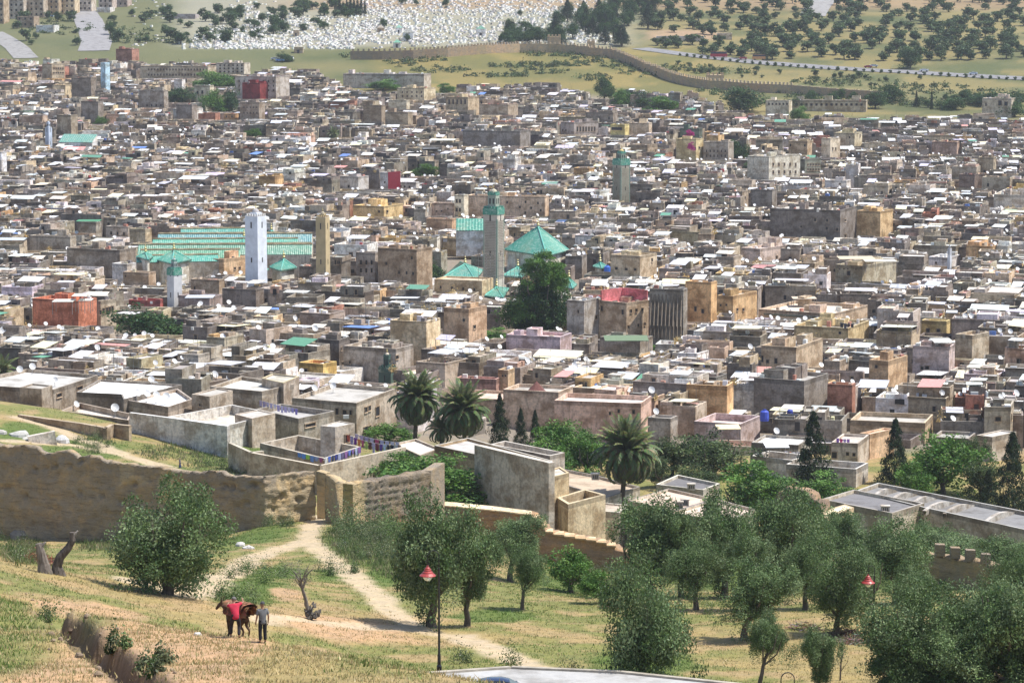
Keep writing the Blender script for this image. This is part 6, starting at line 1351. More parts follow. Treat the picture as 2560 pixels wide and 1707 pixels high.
for i, (cx, cy, bx, by, Hh, lb, sc) in enumerate(PALMS):
    g = G(bx*k_, by*k_); D = g.y; top = P(cx*k_, cy*k_, D); hh = top.z-g.z; dx = top.x-g.x; t = thing('palm_tree', lb, 'palm', g)
    a = Acc(); pp = [Vector((0, 0, -.4))]+[Vector((dx*(k/6)**1.6, 0, hh*k/6)) for k in range(1, 7)]; a.tube(pp, [.55*sc, .40*sc, .36*sc, .34*sc, .34*sc, .38*sc, .5*sc], 10, (.13, .11, .09)); a.build('trunk', M['bark'], t, True)
    Lf = 5.7*sc; n = 130 if i < 3 else 44
    rr = random.Random(i)
    for k in range(n):
        f = k/n; el = R(84-f*150+rr.uniform(-6, 6)); ix = 0 if f < .10 else 1 if f < .24 else 2 if f < .46 else 3 if f < .78 else 4
        o = obj('frond', FR[ix], None, t); o.location = (dx+.15*math.cos(k*2.4), .15*math.sin(k*2.4), hh-.25*f); o.scale = (Lf*rr.uniform(.88, 1.08),)*3
        o.rotation_euler = (rr.uniform(-.15, .15), -(el-R(70-(.25, .55, .9, 1.3, 1.9)[ix]*40)), k*2.39996+rr.uniform(-.1, .1))
# far trees: grove, pines, scrub
far_trunk = trunk_mesh(1.0, .25, 0, .05, 5, 3, W=.6)
def far_tree(px, py, wpx, hf, kind, label, group, D=None):
    g = G(px, py) if D is None else None
    W = wpx*g.y/F; t = thing('olive_tree' if 'olive' in label else 'young_bush' if 'bush ' in label else 'cypress_tree' if 'cypress' in label else 'pine_tree' if 'pine' in label else 'tree', label, 'bush' if 'young bush' in label else 'tree', g, rnd.uniform(0, 6), group)
    k = obj('trunk', far_trunk, None, t); k.scale = (W, W, W*hf)
    c = obj('crown', CR[kind][rnd.randrange(len(CR[kind]))], None, t); c.scale = (W, W, W*hf*.85); c.location = (0, 0, W*hf*.17); return t
n = 0; tries = 0; placed = []
while n < 250 and tries < 6000:
    tries += 1; x = rnd.uniform(1640, 2590); y = rnd.uniform(-8, 150)
    yl = np.interp(x, [1640, 1760, 2080, 2600], [118, 146, 158, 175])
    if y > yl-4 or (x < 1840 and 84 < y < 108): continue
    if 2030 < x < 2075 and y < 50: continue
    nz = float(fbm(np.array(x), np.array(y*3), 160, 15)); sepx = 19 if nz > .47 else 32
    if any(abs(x-a_) < sepx*(.6+y*.003) and abs(y-b_) < 6 for a_, b_ in placed): continue
    placed.append((x, y)); far_tree(x, y+4, rnd.uniform(24, 38)*(.75+y*.0018), rnd.uniform(.75, 1.0), 'farolive', 'grey green olive tree in the far hillside grove', 'olive trees of the far grove'); n += 1
for k in range(46):
    x = rnd.uniform(1385, 1640); y = rnd.uniform(22, 118) if x < 1560 else rnd.uniform(18, 70)
    far_tree(x, y+6, rnd.uniform(26, 46), rnd.uniform(1.0, 1.5), 'dark' if rnd.random() < .6 else 'conifer', 'dark pine in the grove behind the far wall', 'pines behind the far wall')
for k in range(26):
    x = rnd.uniform(1260, 1400); y = rnd.uniform(74, 112); far_tree(x, y+3, rnd.uniform(20, 36), rnd.uniform(.7, 1.1), 'dark', 'dark bushy tree at the cemetery edge by far wall', 'trees at the cemetery edge')
for k in range(9): far_tree(840+k*9, 40+rnd.uniform(-3, 2), rnd.uniform(9, 13), rnd.uniform(3, 4.4), 'conifer', 'dark cypress in the row above the cemetery', 'cypress row above the cemetery')
for k in range(110):
    u = rnd.random(); x = rnd.uniform(515, 900) if u < .55 else rnd.uniform(40, 230) if u < .75 else rnd.uniform(270, 520); y = rnd.uniform(30, 112)-max(0, (x-560))*.16
    if y < 14: y = rnd.uniform(16, 40)
    if 195 < x < 265: continue
    far_tree(x, y+3, rnd.uniform(14, 32), rnd.uniform(.7, 1.1), 'farolive' if rnd.random() < .6 else 'dark', 'small tree scattered over the far left slope', 'trees of the far left slope')
for k in range(30):
    x = rnd.uniform(1690, 2360); y = np.interp(x, [1690, 2200, 2400], [160, 192, 205])+rnd.uniform(0, 26); far_tree(x, y, rnd.uniform(8, 16), rnd.uniform(.8, 1.1), 'farolive', 'young bush below the highway', 'young bushes below the highway')
for px_, py_, w_ in [(1005, 12, 22), (1115, 20, 20), (1300, 40, 14), (1040, 14, 14), (1018, 104, 16), (960, 70, 20)]: far_tree(px_, py_, w_, 1.1, 'dark', 'lone dark tree between the graves', 'lone trees in the cemetery')
for k in range(26):
    x = rnd.uniform(1990, 2580); y = np.interp(x, [1990, 2560], [252, 262])+rnd.uniform(-10, 12); far_tree(x, y, rnd.uniform(16, 34), rnd.uniform(.7, 1.1), 'dark', 'dark garden tree between the far wall and town', 'garden trees below the far wall')
# shrubs along the highway edge, one by one
hwv = [Vector((p[0], p[1])) for p in HWY]; tot = 0
for p0, p1 in zip(hwv[1:-1], hwv[2:]):
    L = (p1-p0).length; m = int(L/4.2)
    for k in range(m):
        q = p0.lerp(p1, k/m); q = Vector((q.x, q.y-8.5)); z = hs(q.x, q.y); o = obj('roadside_shrub', CR['farolive'][k % 5], None); o.location = (q.x, q.y, z); s = rnd.uniform(1.3, 2.1); o.scale = (s, s, s); tag(o, 'clipped round shrub in the row along the highway', 'shrub', 'shrubs along the highway'); tot += 1
# low scrub on the grassy hill: one mass
def scatter_leaves(name, cells, label, kind, size, per, hgt, rad, pal, cat, seed):
    r = np.random.default_rng(seed); pts = []; cols = []
    pal = np.array(pal)
    for (x, y, z, s) in cells:
        q = r.normal(size=(per, 3))*np.array([rad*s*.34, rad*s*.34, 0]); q[:, 2] = np.abs(r.normal(size=per))*hgt*s*.5*np.exp(-(q[:, 0]**2+q[:, 1]**2)/(rad*s)**2); pts.append(q+np.array([x, y, z])); cols.append(pal[r.integers(0, len(pal))]*r.uniform(.7, 1.3)+r.normal(size=(per, 3))*.006)
    V, Q, C = leaves(np.concatenate(pts), size, .5, np.clip(np.concatenate(cols), .01, .8), r)
    me = mesh_np(name, V, [Q], C); o = obj(name, me, M['leaf']); tag(o, label, cat, kind='stuff'); return o
cells = []
for (x, y, rx, ry, n) in [(1390, 135, 100, 8, 60), (1300, 165, 90, 7, 40), (1400, 162, 80, 6, 40), (1120, 132, 60, 5, 20), (1060, 150, 60, 8, 22), (1100, 175, 70, 9, 30), (1350, 180, 80, 6, 24), (1470, 150, 50, 8, 24), (1550, 165, 60, 12, 36), (1620, 185, 70, 10, 30), (1240, 190, 90, 6, 30), (1000, 160, 40, 10, 16), (1480, 195, 50, 8, 20), (1700, 172, 70, 8, 30), (1800, 180, 80, 8, 30), (2100, 205, 120, 12, 50), (2300, 225, 140, 14, 60), (2480, 240, 80, 16, 40), (900, 140, 60, 6, 24), (150, 70, 80, 20, 40), (330, 90, 70, 20, 40), (620, 80, 120, 10, 50), (450, 105, 80, 6, 30), (2100, 242, 140, 10, 60), (2350, 258, 180, 12, 80), (1850, 232, 120, 8, 40), (2500, 250, 80, 12, 40)]:
    for _ in range(n):
        a_ = rnd.uniform(0, 6.28); r_ = math.sqrt(rnd.random()); g = G(x+math.cos(a_)*rx*r_, y+math.sin(a_)*ry*r_); cells.append((g.x, g.y, g.z, rnd.uniform(.7, 1.4)))
scatter_leaves('scrub', cells, 'low green scrub patches on the far grassy hill', 'scrub', 1.1, 26, 1.6, 2.6, [(.07, .105, .035), (.09, .13, .045), (.06, .085, .035)], 'scrub', 5)
# ---------------------------------------------------------------- grass and weeds on the near slopes
pxg, pyg = proj(XX, YY, ZZ)
ok = (YY > 74) & (YY < 462) & (pxg > -40) & (pxg < 2600) & (pyg > 1020) & (pyg < 1740)
# hide what lies behind the crest of the mound: keep the nearest surface per pixel column
occl = np.minimum.accumulate(np.where(YY > 70, pyg, 1e9), axis=0); visi = pyg <= occl+6
idx = np.argwhere(ok & visi); r = np.random.default_rng(3)
gcol = GC[idx[:, 0], idx[:, 1]]; lum = gcol.sum(1); green = np.clip((gcol[:, 1]/gcol[:, 0]-.78)/.5, 0, 1); path = np.clip((gcol[:, 0]-.42)/.06, 0, 1)
pm_ = (1-ss((seg_dist(XX[idx[:, 0], idx[:, 1]], YY[idx[:, 0], idx[:, 1]], GULLY)-.7)/.5))*(YY[idx[:, 0], idx[:, 1]] < 170)
for pts, w in PATHS: pm_ = np.maximum(pm_, band(XX[idx[:, 0], idx[:, 1]], YY[idx[:, 0], idx[:, 1]], pts, w))
def grass(name, label, count, weight, hlo, hhi, pal, seed, blades=5, wid=.03, spread=.16, cat='grass'):
    r = np.random.default_rng(seed); w = np.clip(weight, 0, None); sel = r.choice(len(idx), count, p=w/w.sum()); ij = idx[sel]; i, j = ij[:, 0], ij[:, 1]
    fi, fj = r.uniform(-.5, .5, count), r.uniform(-.5, .5, count); i2 = np.clip(i+np.sign(fi).astype(int), 0, nr-1); j2 = np.clip(j+np.sign(fj).astype(int), 0, nc-1)
    X = XX[i, j]+np.abs(fj)*(XX[i, j2]-XX[i, j]); Y = YY[i, j]+np.abs(fi)*(YY[i2, j]-YY[i, j]); Z = h(X, Y)
    n = count*blades; bx = np.repeat(X, blades)+r.normal(size=n)*spread; by = np.repeat(Y, blades)+r.normal(size=n)*spread; bz = np.repeat(Z, blades)-.05
    hh = np.repeat(r.uniform(hlo, hhi, count), blades)*r.uniform(.6, 1.2, n); a = r.uniform(0, 6.283, n); w = wid*r.uniform(.6, 1.5, n)*(1+np.repeat(Y, blades)/220); lean = r.normal(size=(n, 2))*hh[:, None]*.35
    A = np.stack([bx-np.cos(a)*w, by-np.sin(a)*w, bz], 1); B = np.stack([bx+np.cos(a)*w, by+np.sin(a)*w, bz], 1); T = np.stack([bx+lean[:, 0], by+lean[:, 1], bz+hh], 1)
    V = np.stack([A, B, T], 1).reshape(-1, 3); Tn = np.arange(n*3).reshape(n, 3); pal = np.array(pal); C = np.repeat(pal[r.integers(0, len(pal), count)], blades, 0)*r.uniform(.7, 1.3, (n, 1))
    me = mesh_np(name, V, [Tn], np.clip(C, .01, .8)); tag(obj(name, me, M['grass']), label, cat, kind='stuff')
grass('dry_grass', 'dry straw coloured grass over the near slopes', 52000, (1-green)*(1-.97*pm_)*(1-.75*path)+.02, .06, .20, [(.46, .36, .18), (.38, .30, .14), (.54, .45, .26), (.25, .25, .10)], 1, 5, .016, .2)
grass('green_grass', 'short green grass in patches beside the paths', 34000, green**1.2*(1-pm_)+.004, .08, .24, [(.12, .20, .04), (.15, .23, .06), (.09, .15, .03), (.22, .25, .09)], 2, 5, .018, .2)
def zone(zs):
    w = np.zeros(len(idx)); px = pxg[idx[:, 0], idx[:, 1]]; py = pyg[idx[:, 0], idx[:, 1]]
    for x, y, rx, ry in zs: w = np.maximum(w, 1-ss((np.hypot((px-x)/rx, (py-y)/ry)-.6)/.4))
    return w*(1-pm_)
WZ = [(600, 1270, 150, 40), (520, 1300, 90, 60), (700, 1285, 70, 30), (240, 1340, 60, 45), (300, 1350, 60, 40), (850, 1350, 50, 30), (900, 1370, 90, 50), (960, 1340, 80, 40), (1000, 1400, 100, 60), (1100, 1360, 100, 60), (1230, 1350, 90, 60), (60, 1380, 60, 40), (560, 1160, 110, 40), (640, 1170, 60, 25), (430, 1130, 120, 25), (230, 1110, 60, 30), (1560, 1340, 70, 25), (1500, 1420, 120, 50), (1900, 1400, 200, 40)]
grass('tall_weeds', 'tall flowering weeds along the earth walls and gully', 6500, zone(WZ)+1e-5, .25, .75, [(.12, .17, .05), (.15, .19, .07), (.19, .19, .10), (.10, .15, .04), (.26, .22, .13)], 4, 7, .022, .4, 'weeds')
# leafy weed clumps against the wall
cells = []
for (x, y, rx, ry, n) in [(600, 1285, 140, 34, 90), (700, 1300, 60, 20, 40), (280, 1330, 60, 30, 18), (880, 1335, 60, 20, 20), (940, 1365, 100, 40, 70), (1090, 1380, 90, 50, 60), (1230, 1370, 80, 50, 40), (600, 1170, 90, 30, 20), (230, 1115, 50, 20, 14), (1500, 1430, 110, 30, 24), (1750, 1420, 160, 40, 34), (2350, 1420, 200, 50, 40), (40, 1370, 40, 40, 14), (640, 1440, 90, 20, 16), (600, 1500, 70, 14, 14), (840, 1430, 50, 10, 10), (1440, 1690, 40, 8, 4), (1270, 1665, 20, 6, 3), (1155, 1655, 20, 6, 3), (1800, 1500, 200, 40, 20), (300, 1625, 25, 20, 5), (385, 1670, 40, 25, 9), (120, 1545, 30, 14, 4)]:
    for _ in range(n):
        a_ = rnd.uniform(0, 6.28); r_ = math.sqrt(rnd.random()); g = G(x+math.cos(a_)*rx*r_, min(1704, y+math.sin(a_)*ry*r_), 0, 60)
        if g.y > 470: continue
        cells.append((g.x, g.y, g.z, rnd.uniform(.5, 1.3) if g.y > 150 else rnd.uniform(.25, .5)))
scatter_leaves('weed_clumps', cells, 'leafy green weed clumps along wall and paths', 'weeds', .13, 230, 1.7, .95, [(.085, .14, .04), (.06, .105, .03), (.11, .16, .06), (.12, .14, .07)], 'weeds', 8)
wc_ = []
for (x, y, rx, ry, n) in [(520, 1262, 110, 16, 26), (640, 1270, 110, 18, 34), (720, 1285, 50, 14, 14), (300, 1310, 60, 14, 12), (860, 1335, 40, 8, 8), (930, 1335, 70, 14, 18), (1010, 1345, 60, 16, 14), (1150, 1370, 60, 20, 12), (1240, 1390, 60, 20, 12)]:
    for _ in range(n): g = G(x+rnd.uniform(-rx, rx), y+rnd.uniform(-ry, ry), 0, 60); wc_.append((g.x, g.y, g.z, rnd.uniform(.7, 1.3)))
scatter_leaves('wall_shrubs', wc_, 'wild green shrubs crowding the foot of the earth walls', 'shrubs', .2, 260, 3.0, 1.5, [(.095, .155, .045), (.075, .125, .035), (.125, .175, .065), (.14, .16, .08)], 'shrubs', 18)
fl = [(x, y, z+.55*s, s) for x, y, z, s in cells if rnd.random() < .6 and y > 180]
scatter_leaves('wild_flowers', fl, 'pale wild flowers sprinkled over the weeds', 'flowers', .07, 16, 1.0, .9, [(.72, .70, .60), (.66, .62, .5), (.70, .62, .2)], 'flowers', 12)
# straw weeds on the town roofs
cells = []
rs = [r_ for r_ in ROOFS if r_[3] in ('filler', 'medina_house')]
for cy, _, hs_, cx in HOUSES:
    if rnd.random() < .19 and cy < 1000:
        p, zr = hs_['roofspot']; a_, b_ = p[rnd.randrange(4)], p[rnd.randrange(4)]
        for k in range(rnd.choice((2, 4, 6))): t_ = rnd.random(); cells.append((a_[0]*(1-t_)+b_[0]*t_+rnd.uniform(-.5, .5), a_[1]*(1-t_)+b_[1]*t_+rnd.uniform(-.5, .5), zr+.3, rnd.uniform(.6, 1.3)))
scatter_leaves('roof_weeds', cells, 'dry golden weeds growing on old town roofs', 'weeds', .35, 26, 1.5, .9, [(.52, .36, .13), (.44, .32, .12), (.58, .43, .19)], 'weeds', 9)
# ================================================================ STREET LAMPS
def street_lamp(label, base, top_px_x, H, side=-1):
    t = thing('street_lamp', label, 'street lamp', base, 0, 'red shaded street lamps')
    a = Acc(); a.lathe([(.16, -.3), (.16, .9), (.11, 1.0), (.10, 1.6), (.075, 1.7), (.06, H*.86), (.05, H*.86)], 10, col=(.012, .012, .013)); a.build('pole', M['metal'], t, True)
    r_ = H*.042; c = Vector((side*r_, 0, H*.955)); pts = [Vector((0, 0, H*.86)), Vector((0, 0, H*.955))]+[c+Vector((-side*r_*math.cos(k*math.pi/8), 0, r_*math.sin(k*math.pi/8))) for k in range(1, 9)]+[Vector((side*2*r_, 0, H*.925))]
    a = Acc(); a.tube(pts, .028, 6, (.012, .012, .013)); pts = [Vector((side*2*r_, 0, H*.925))+Vector((math.sin(k*.8)*.13*side, 0, -.05*k)) for k in range(6)]; a.tube(pts, .02, 5, (.012, .012, .013)); a.build('arm', M['metal'], t, True)
    z = H*.885; x = side*2*r_
    a = Acc(); a.lathe([(.0, .0), (.07, -.02), (.09, -.12), (.17, -.18), (.17, -.24), (.22, -.27), (.24, -.38), (.31, -.42), (.34, -.50), (.50, -.62), (.52, -.66), (.47, -.655), (.0, -.5)], 18, (x, 0, z), (.36, .05, .045)); sh_ = a.build('lamp_shade', M['metal'], t, True)
    a = Acc(); a.lathe([(.30, -.655), (.28, -.78), (.18, -.93), (0, -1.0)], 14, (x, 0, z), (.8, .8, .8)); a.build('bulb_glass', M['lampglass'], sh_, True)
    a = Acc(); a.tube([(x, 0, z), (x, 0, H*.93)], .025, 5, (.012, .012, .013)); a.build('hanger', M['metal'], t); return t
g = G(1098, 1700, 0, 150); H = (1700-1361)*g.y/F
street_lamp('red shaded lamp post standing by the road between two olive trees', g, 0, H)
D = 208; X = ray(2185, 1500)[0]*D; z0 = hs(X, D); street_lamp('red shaded lamp post among the crowded olive trees on the right', (X, D, z0), 0, P(2185, 1413, D).z-z0)
D = 137; X = ray(1986, 1690)[0]*D; z0 = hs(X, D); street_lamp('lamp post with only its curled top rising beside the bare sapling', (X, D, z0), 0, P(1981, 1679, D).z-z0)
# ================================================================ CAR
def car():
    D = 176.0; X = ray(1250, 1700)[0]*D; z = 0
    zc = min((abs(r_[2][0]-X), r_[2][2]) for r_ in ROADROWS)[1]
    D = P(1250, 1694, 1).y
    # distance at which a 1.45 m roof over the road touches pixel row 1694
    D = min(np.linspace(160, 190, 121), key=lambda d: abs(P(1250, 1694, d).z-(zc+1.46))); X = ray(1250, 1694)[0]*D
    t = thing('parked_car', 'dark blue car on the road, only its roof in view', 'car', (X, D, zc), R(3))
    sec = [(-2.1, .35, .75, .70), (-1.95, .3, .86, .80), (-1.2, .28, .92, .84), (-.4, .28, .92, .86), (.6, .28, .92, .86), (1.4, .28, .88, .84), (1.95, .32, .72, .80), (2.12, .4, .62, .70)]
    a = Acc()
    for (x0, l0, h0, w0), (x1, l1, h1, w1) in zip(sec[:-1], sec[1:]):
        r0 = [(x0, -w0, l0), (x0, -w0*1.02, (l0+h0)/2), (x0, -w0*.94, h0), (x0, w0*.94, h0), (x0, w0*1.02, (l0+h0)/2), (x0, w0, l0)]; r1 = [(x1, -w1, l1), (x1, -w1*1.02, (l1+h1)/2), (x1, -w1*.94, h1), (x1, w1*.94, h1), (x1, w1*1.02, (l1+h1)/2), (x1, w1, l1)]
        for k in range(6): a.quad(r0[k], r1[k], r1[(k+1) % 6], r0[(k+1) % 6])
    for (x, l, hh, w) in (sec[0], sec[-1]): a.quad((x, -w, l), (x, w, l), (x, w*.94, hh), (x, -w*.94, hh))
    a.build('body', M['carpaint'], t, True, weld=True)
    cs = [(-1.75, .90, .74), (-1.05, 1.36, .58), (-.55, 1.45, .56), (.1, 1.46, .56), (.55, 1.36, .58), (1.35, .88, .74)]; a = Acc()
    prof = [(c[0], c[1], c[2]) for c in cs]
    for (x0, z0, w0), (x1, z1, w1) in zip(prof[1:-2], prof[2:-1]):
        n = 6
        for k in range(n):
            f0, f1 = k/n*2-1, (k+1)/n*2-1; a.quad((x0, f0*w0, z0-.05*f0*f0), (x1, f0*w1, z1-.05*f0*f0), (x1, f1*w1, z1-.05*f1*f1), (x0, f1*w0, z0-.05*f1*f1))
    a.build('roof', M['carpaint'], t, True, weld=True)
    for nm, i, j in (('rear_window', 0, 1), ('windscreen', 5, 4)):
        a = Acc(); x0, z0, w0 = prof[i]; x1, z1, w1 = prof[j]; a.quad((x0, -w0, z0), (x0, w0, z0), (x1, w1, z1-.05), (x1, -w1, z1-.05)); a.build(nm, M['glass'], t)
    for s in (-1, 1):
        a = Acc(); top = [(c[0], s*c[2], c[1]-.05) for c in prof[1:-1]]; 
        for (p0, p1) in zip(top[:-1], top[1:]): a.quad(p0, p1, (p1[0], s*.80, .88), (p0[0], s*.80, .88))
        a.tri(top[0], (top[0][0], s*.80, .88), (-1.75, s*.74, .90)); a.tri(top[-1], (top[-1][0], s*.80, .88), (1.35, s*.74, .88)); a.build('side_window', M['glass'], t)
        for x in (-1.3, 1.3):
            a = Acc(); ring = []
            a.tube([(x, s*.70, .31), (x, s*.88, .31)], .31, 18, (.02, .02, .02)); w = a.build('wheel', M['metal'], t); a = Acc(); a.tube([(x, s*.875, .31), (x, s*.89, .31)], .19, 14, (.5, .5, .52)); a.build('rim', M['metal'], w)
        a = Acc(); a.box3((2.06, s*.62-.14, .55), (.05, 0, 0), (0, .28, 0), (0, 0, .14), (.8, .8, .8)); a.build('headlight', M['paint'], t)
        a = Acc(); a.box3((-2.13, s*.62-.12, .58), (.05, 0, 0), (0, .24, 0), (0, 0, .14), (.4, .02, .02)); a.build('tail_light', M['paint'], t)
        a = Acc(); a.box3((.95, s*.86, .90), (.12, 0, 0), (0, s*.18, 0), (0, 0, .12), (.02, .03, .08)); a.build('wing_mirror', M['paint'], t)
car()
# far vehicles on the highway
def far_vehicle(px, py, L, H_, col, label, kind):
    g = G(px, py); t = thing(kind, label, kind, (g.x, g.y, g.z+.3), R(-6)); a = Acc(); a.box3((-L/2, -.95, .45), (L, 0, 0), (0, 1.9, 0), (0, 0, H_*.5), col)
    hl_ = .18 if H_ < 2 else .03; q = [(-L/2*(1-hl_*2), -.85, .45+H_*.5), (L/2*(1-hl_*2), -.85, .45+H_*.5), (L/2*(1-hl_*3.2), -.75, H_), (-L/2*(1-hl_*3.2), -.75, H_)]; q2 = [(x, -y, z) for x, y, z in q]
    a.quad(*q, col=(.05, .06, .07)); a.quad(*q2, col=(.05, .06, .07)); a.quad(q[3], q[2], q2[2], q2[3], col); a.quad(q[0], q[3], q2[3], q2[0], (.05, .06, .07)); a.quad(q[1], q[2], q2[2], q2[1], (.05, .06, .07)); a.build('body', M['paint'], t)
    for x in (-L*.3, L*.3):
        for s in (-.9, .9): b = Acc(); b.tube([(x, s-.1, .35), (x, s+.1, .35)], .36, 10, (.02, .02, .02)); b.build('wheel', M['metal'], t)
for px, py, L, H_, col, lb, kd in [(1797, 146, 9, 3.2, (.45, .05, .06), 'red lorry on the far road among grove trees', 'lorry'), (1897, 152, 7, 2.9, (.60, .30, .12), 'orange van on the highway below the grove', 'van'), (2184, 170, 4.4, 1.5, (.55, .62, .7), 'pale blue car with roof load on the highway', 'car'), (2170, 172, 4.2, 1.4, (.35, .05, .05), 'dark red car next to pale blue car', 'car'), (2310, 181, 4.6, 1.5, (.75, .77, .8), 'white car on the right of highway', 'car'), (2433, 189, 4.4, 1.5, (.6, .66, .74), 'silver car at far right of highway', 'car'),
                                  (1858, 151, 4.2, 1.5, (.4, .06, .06), 'red car left of the orange van', 'car'), (688, 152, 4.4, 1.5, (.7, .72, .76), 'white car parked at the far car park', 'car'), (700, 156, 4.4, 1.6, (.2, .35, .7), 'blue van parked at the far car park', 'car'), (722, 152, 5, 2.0, (.75, .75, .78), 'white minibus at the far car park', 'van'), (110, 44, 4.4, 1.5, (.7, .72, .76), 'white car below the hill flats', 'car'), (125, 45, 4.4, 1.5, (.3, .4, .55), 'blue car below the hill flats', 'car')]: far_vehicle(px, py, L, H_, col, lb, kd)
# ================================================================ SATELLITE DISHES
def dish_proto():
    t = thing('satellite_dish', 'grey dish', 'satellite dish'); a = Acc(); a.tube([(0, 0, -.05), (0, 0, 1.0)], .035, 5, (.3, .3, .3)); a.lathe([(.28, -.02), (.28, .04), (0, .05)], 8, col=(.35, .34, .33)); a.build('mast', M['metal'], t)
    a = Acc(); n = 16
    for k in range(n):
        p = []
        for r_ in (.0, .28, .5):
            for j in (0, 1): an = 2*math.pi*(k+j)/n; p.append(Vector((r_*math.cos(an), .9*r_*r_, r_*1.1*math.sin(an))))
        a.tri(p[0], p[2], p[3], (.62, .62, .62)); a.quad(p[2], p[4], p[5], p[3], (.62, .62, .62))
    d = a.build('reflector', M['metal'], t, True, weld=True); d.location = (0, 0, 1.1); d.rotation_euler = (R(32), 0, 0)
    a = Acc(); a.tube([(0, .1, .75), (0, .62, .95)], .02, 4, (.25, .25, .25)); a.box3((-.05, .58, .92), (.1, 0, 0), (0, .1, 0), (0, 0, .1), (.6, .6, .6)); a.build('feed_arm', M['metal'], t); return t
dp = dish_proto(); dused = [False]
SD = 'satellite dishes on the roofs'
def dish(loc, rz, label, s=1.0):
    o = dp if not dused[0] else copy_tree(dp); dused[0] = True; o.location = loc; o.rotation_euler = (0, 0, rz); o.scale = (s, s, s); o['label'] = label; o['category'] = 'satellite dish'; o['group'] = SD; return o
def roof_hit(x, y):
    best = None
    for o, p, zr, nm in ROOFS:
        q = PZ(x, y, zr)
        if inpoly(q.x, q.y, p) and (best is None or q.y < best[0]): best = (q.y, q, o)
    return best
def kk(ox, oy, pts): return [(ox+x/4.523, oy+y/4.523) for x, y in pts]
dl = kk(0, 900, [(365, 160), (225, 190), (620, 300), (1385, 255), (1710, 300), (1975, 285), (2050, 370), (1545, 470), (1655, 478), (1765, 490), (1880, 505), (860, 580), (1300, 645), (1370, 640), (175, 570), (285, 560)]) + kk(500, 900, [(535, 225), (690, 240), (1190, 270), (1505, 375), (1290, 400), (1105, 545), (1315, 590), (820, 545), (975, 975), (910, 985), (625, 460)]) + [(1639, 1046), (1662, 1036), (1690, 1040), (1940, 1095), (2010, 1060), (2260, 1000), (2500, 1010)]
for i, (x, y) in enumerate(dl):
    b = roof_hit(x, y)
    if b: q = b[1]; hl_ = b[2].get('label', 'roof').split(' with')[0].split(' beside')[0]; dish((q.x, q.y, q.z), R(-150+rnd.uniform(-25, 25)), f'grey satellite dish on the {hl_} roof'[:90], rnd.uniform(.95, 1.35))
k = 0
for o, p, zr, nm in ROOFS:
    if nm != 'filler' or k > 95: continue
    for _ in range(rnd.choice((0, 0, 1, 1, 2))):
        a_, b_ = rnd.random(), rnd.random(); q = Vector(p[0]).lerp(Vector(p[1]), .1+.8*a_).lerp(Vector(p[3]).lerp(Vector(p[2]), .1+.8*a_), .1+.8*b_); dish((q.x, q.y, zr), R(-150+rnd.uniform(-25, 25)), 'grey satellite dish standing on an old town roof', rnd.uniform(.9, 1.25)); k += 1
sdm = Acc()
for cy, _, hs_, cx in REST:
    if cy > 1150: continue
    p, zr = hs_['roofspot']
    for _ in range(rnd.choice((0, 0, 1, 1, 2))):
        q = Vector(p[0]).lerp(Vector(p[2]), rnd.uniform(.1, .9)).lerp(Vector(p[rnd.choice((1, 3))]), rnd.uniform(0, .5)); z = zr+rnd.uniform(.9, 1.6); an = R(-150+rnd.uniform(-30, 30))+math.pi/2; n = Vector((math.cos(an)*.8, math.sin(an)*.8, .6)); u = Vector((-math.sin(an), math.cos(an), 0)); v = n.cross(u); c = Vector((q.x, q.y, z)); r_ = rnd.uniform(.4, .6)
        rim = [c+u*(r_*math.cos(k*math.pi/4))+v*(r_*math.sin(k*math.pi/4)) for k in range(8)]
        for k in range(8): sdm.tri(c-n*.1, rim[k], rim[(k+1) % 8], (.66, .66, .66))
        sdm.tube([(q.x, q.y, zr), c], .03, 3, (.3, .3, .3), 0, False)
tag(sdm.build('far_dishes', M['metal']), 'tiny satellite dishes scattered over the town roofs', 'satellite dishes', kind='stuff')
# ================================================================ WASHING LINES
def washing(label, A, B, cols, drop=.7, sag=.25, group=None, off=.0):
    """cord between two points with garments hanging as parts"""
    t = thing('washing_line', label, 'washing line', (0, 0, 0), 0, group); A, B = Vector(A), Vector(B); d = B-A; pts = [A+d*(k/10)-Vector((0, 0, sag*math.sin(math.pi*k/10))) for k in range(11)]
    a = Acc(); a.tube(pts, .015, 4, (.6, .6, .58)); a.build('cord', M['cloth'], t); n = len(cols); u = d.normalized(); nn = Vector((u.y, -u.x, 0)).normalized()
    for k, c in enumerate(cols):
        f = (k+.5)/n; p = A+d*f-Vector((0, 0, sag*math.sin(math.pi*f))); w = d.length/n*.44*rnd.uniform(.75, 1.0); hh = drop*rnd.uniform(.7, 1.25); a = Acc(); m = 5; nz = 4
        for i in range(m):
            for j in range(nz):
                def pt(i_, j_): x = -w+2*w*i_/m; return p+u*x*(1-.12*j_/nz)+Vector((0, 0, -hh*j_/nz))+nn*(.05+.06*math.sin(i_*2.1+k)*j_/nz)
                a.quad(pt(i, j), pt(i+1, j), pt(i+1, j+1), pt(i, j+1), c)
        if rnd.random() < .35: a.quad(p+u*w-Vector((0, 0, .02)), p+u*w*1.5-Vector((0, 0, .28)), p+u*w*1.35-Vector((0, 0, .36)), p+u*w*.95-Vector((0, 0, .2)), c); a.quad(p-u*w-Vector((0, 0, .02)), p-u*w*1.5-Vector((0, 0, .28)), p-u*w*1.35-Vector((0, 0, .36)), p-u*w*.95-Vector((0, 0, .2)), c)
        a.build('garment', M['cloth'], t, True)
zY, pY = YARD
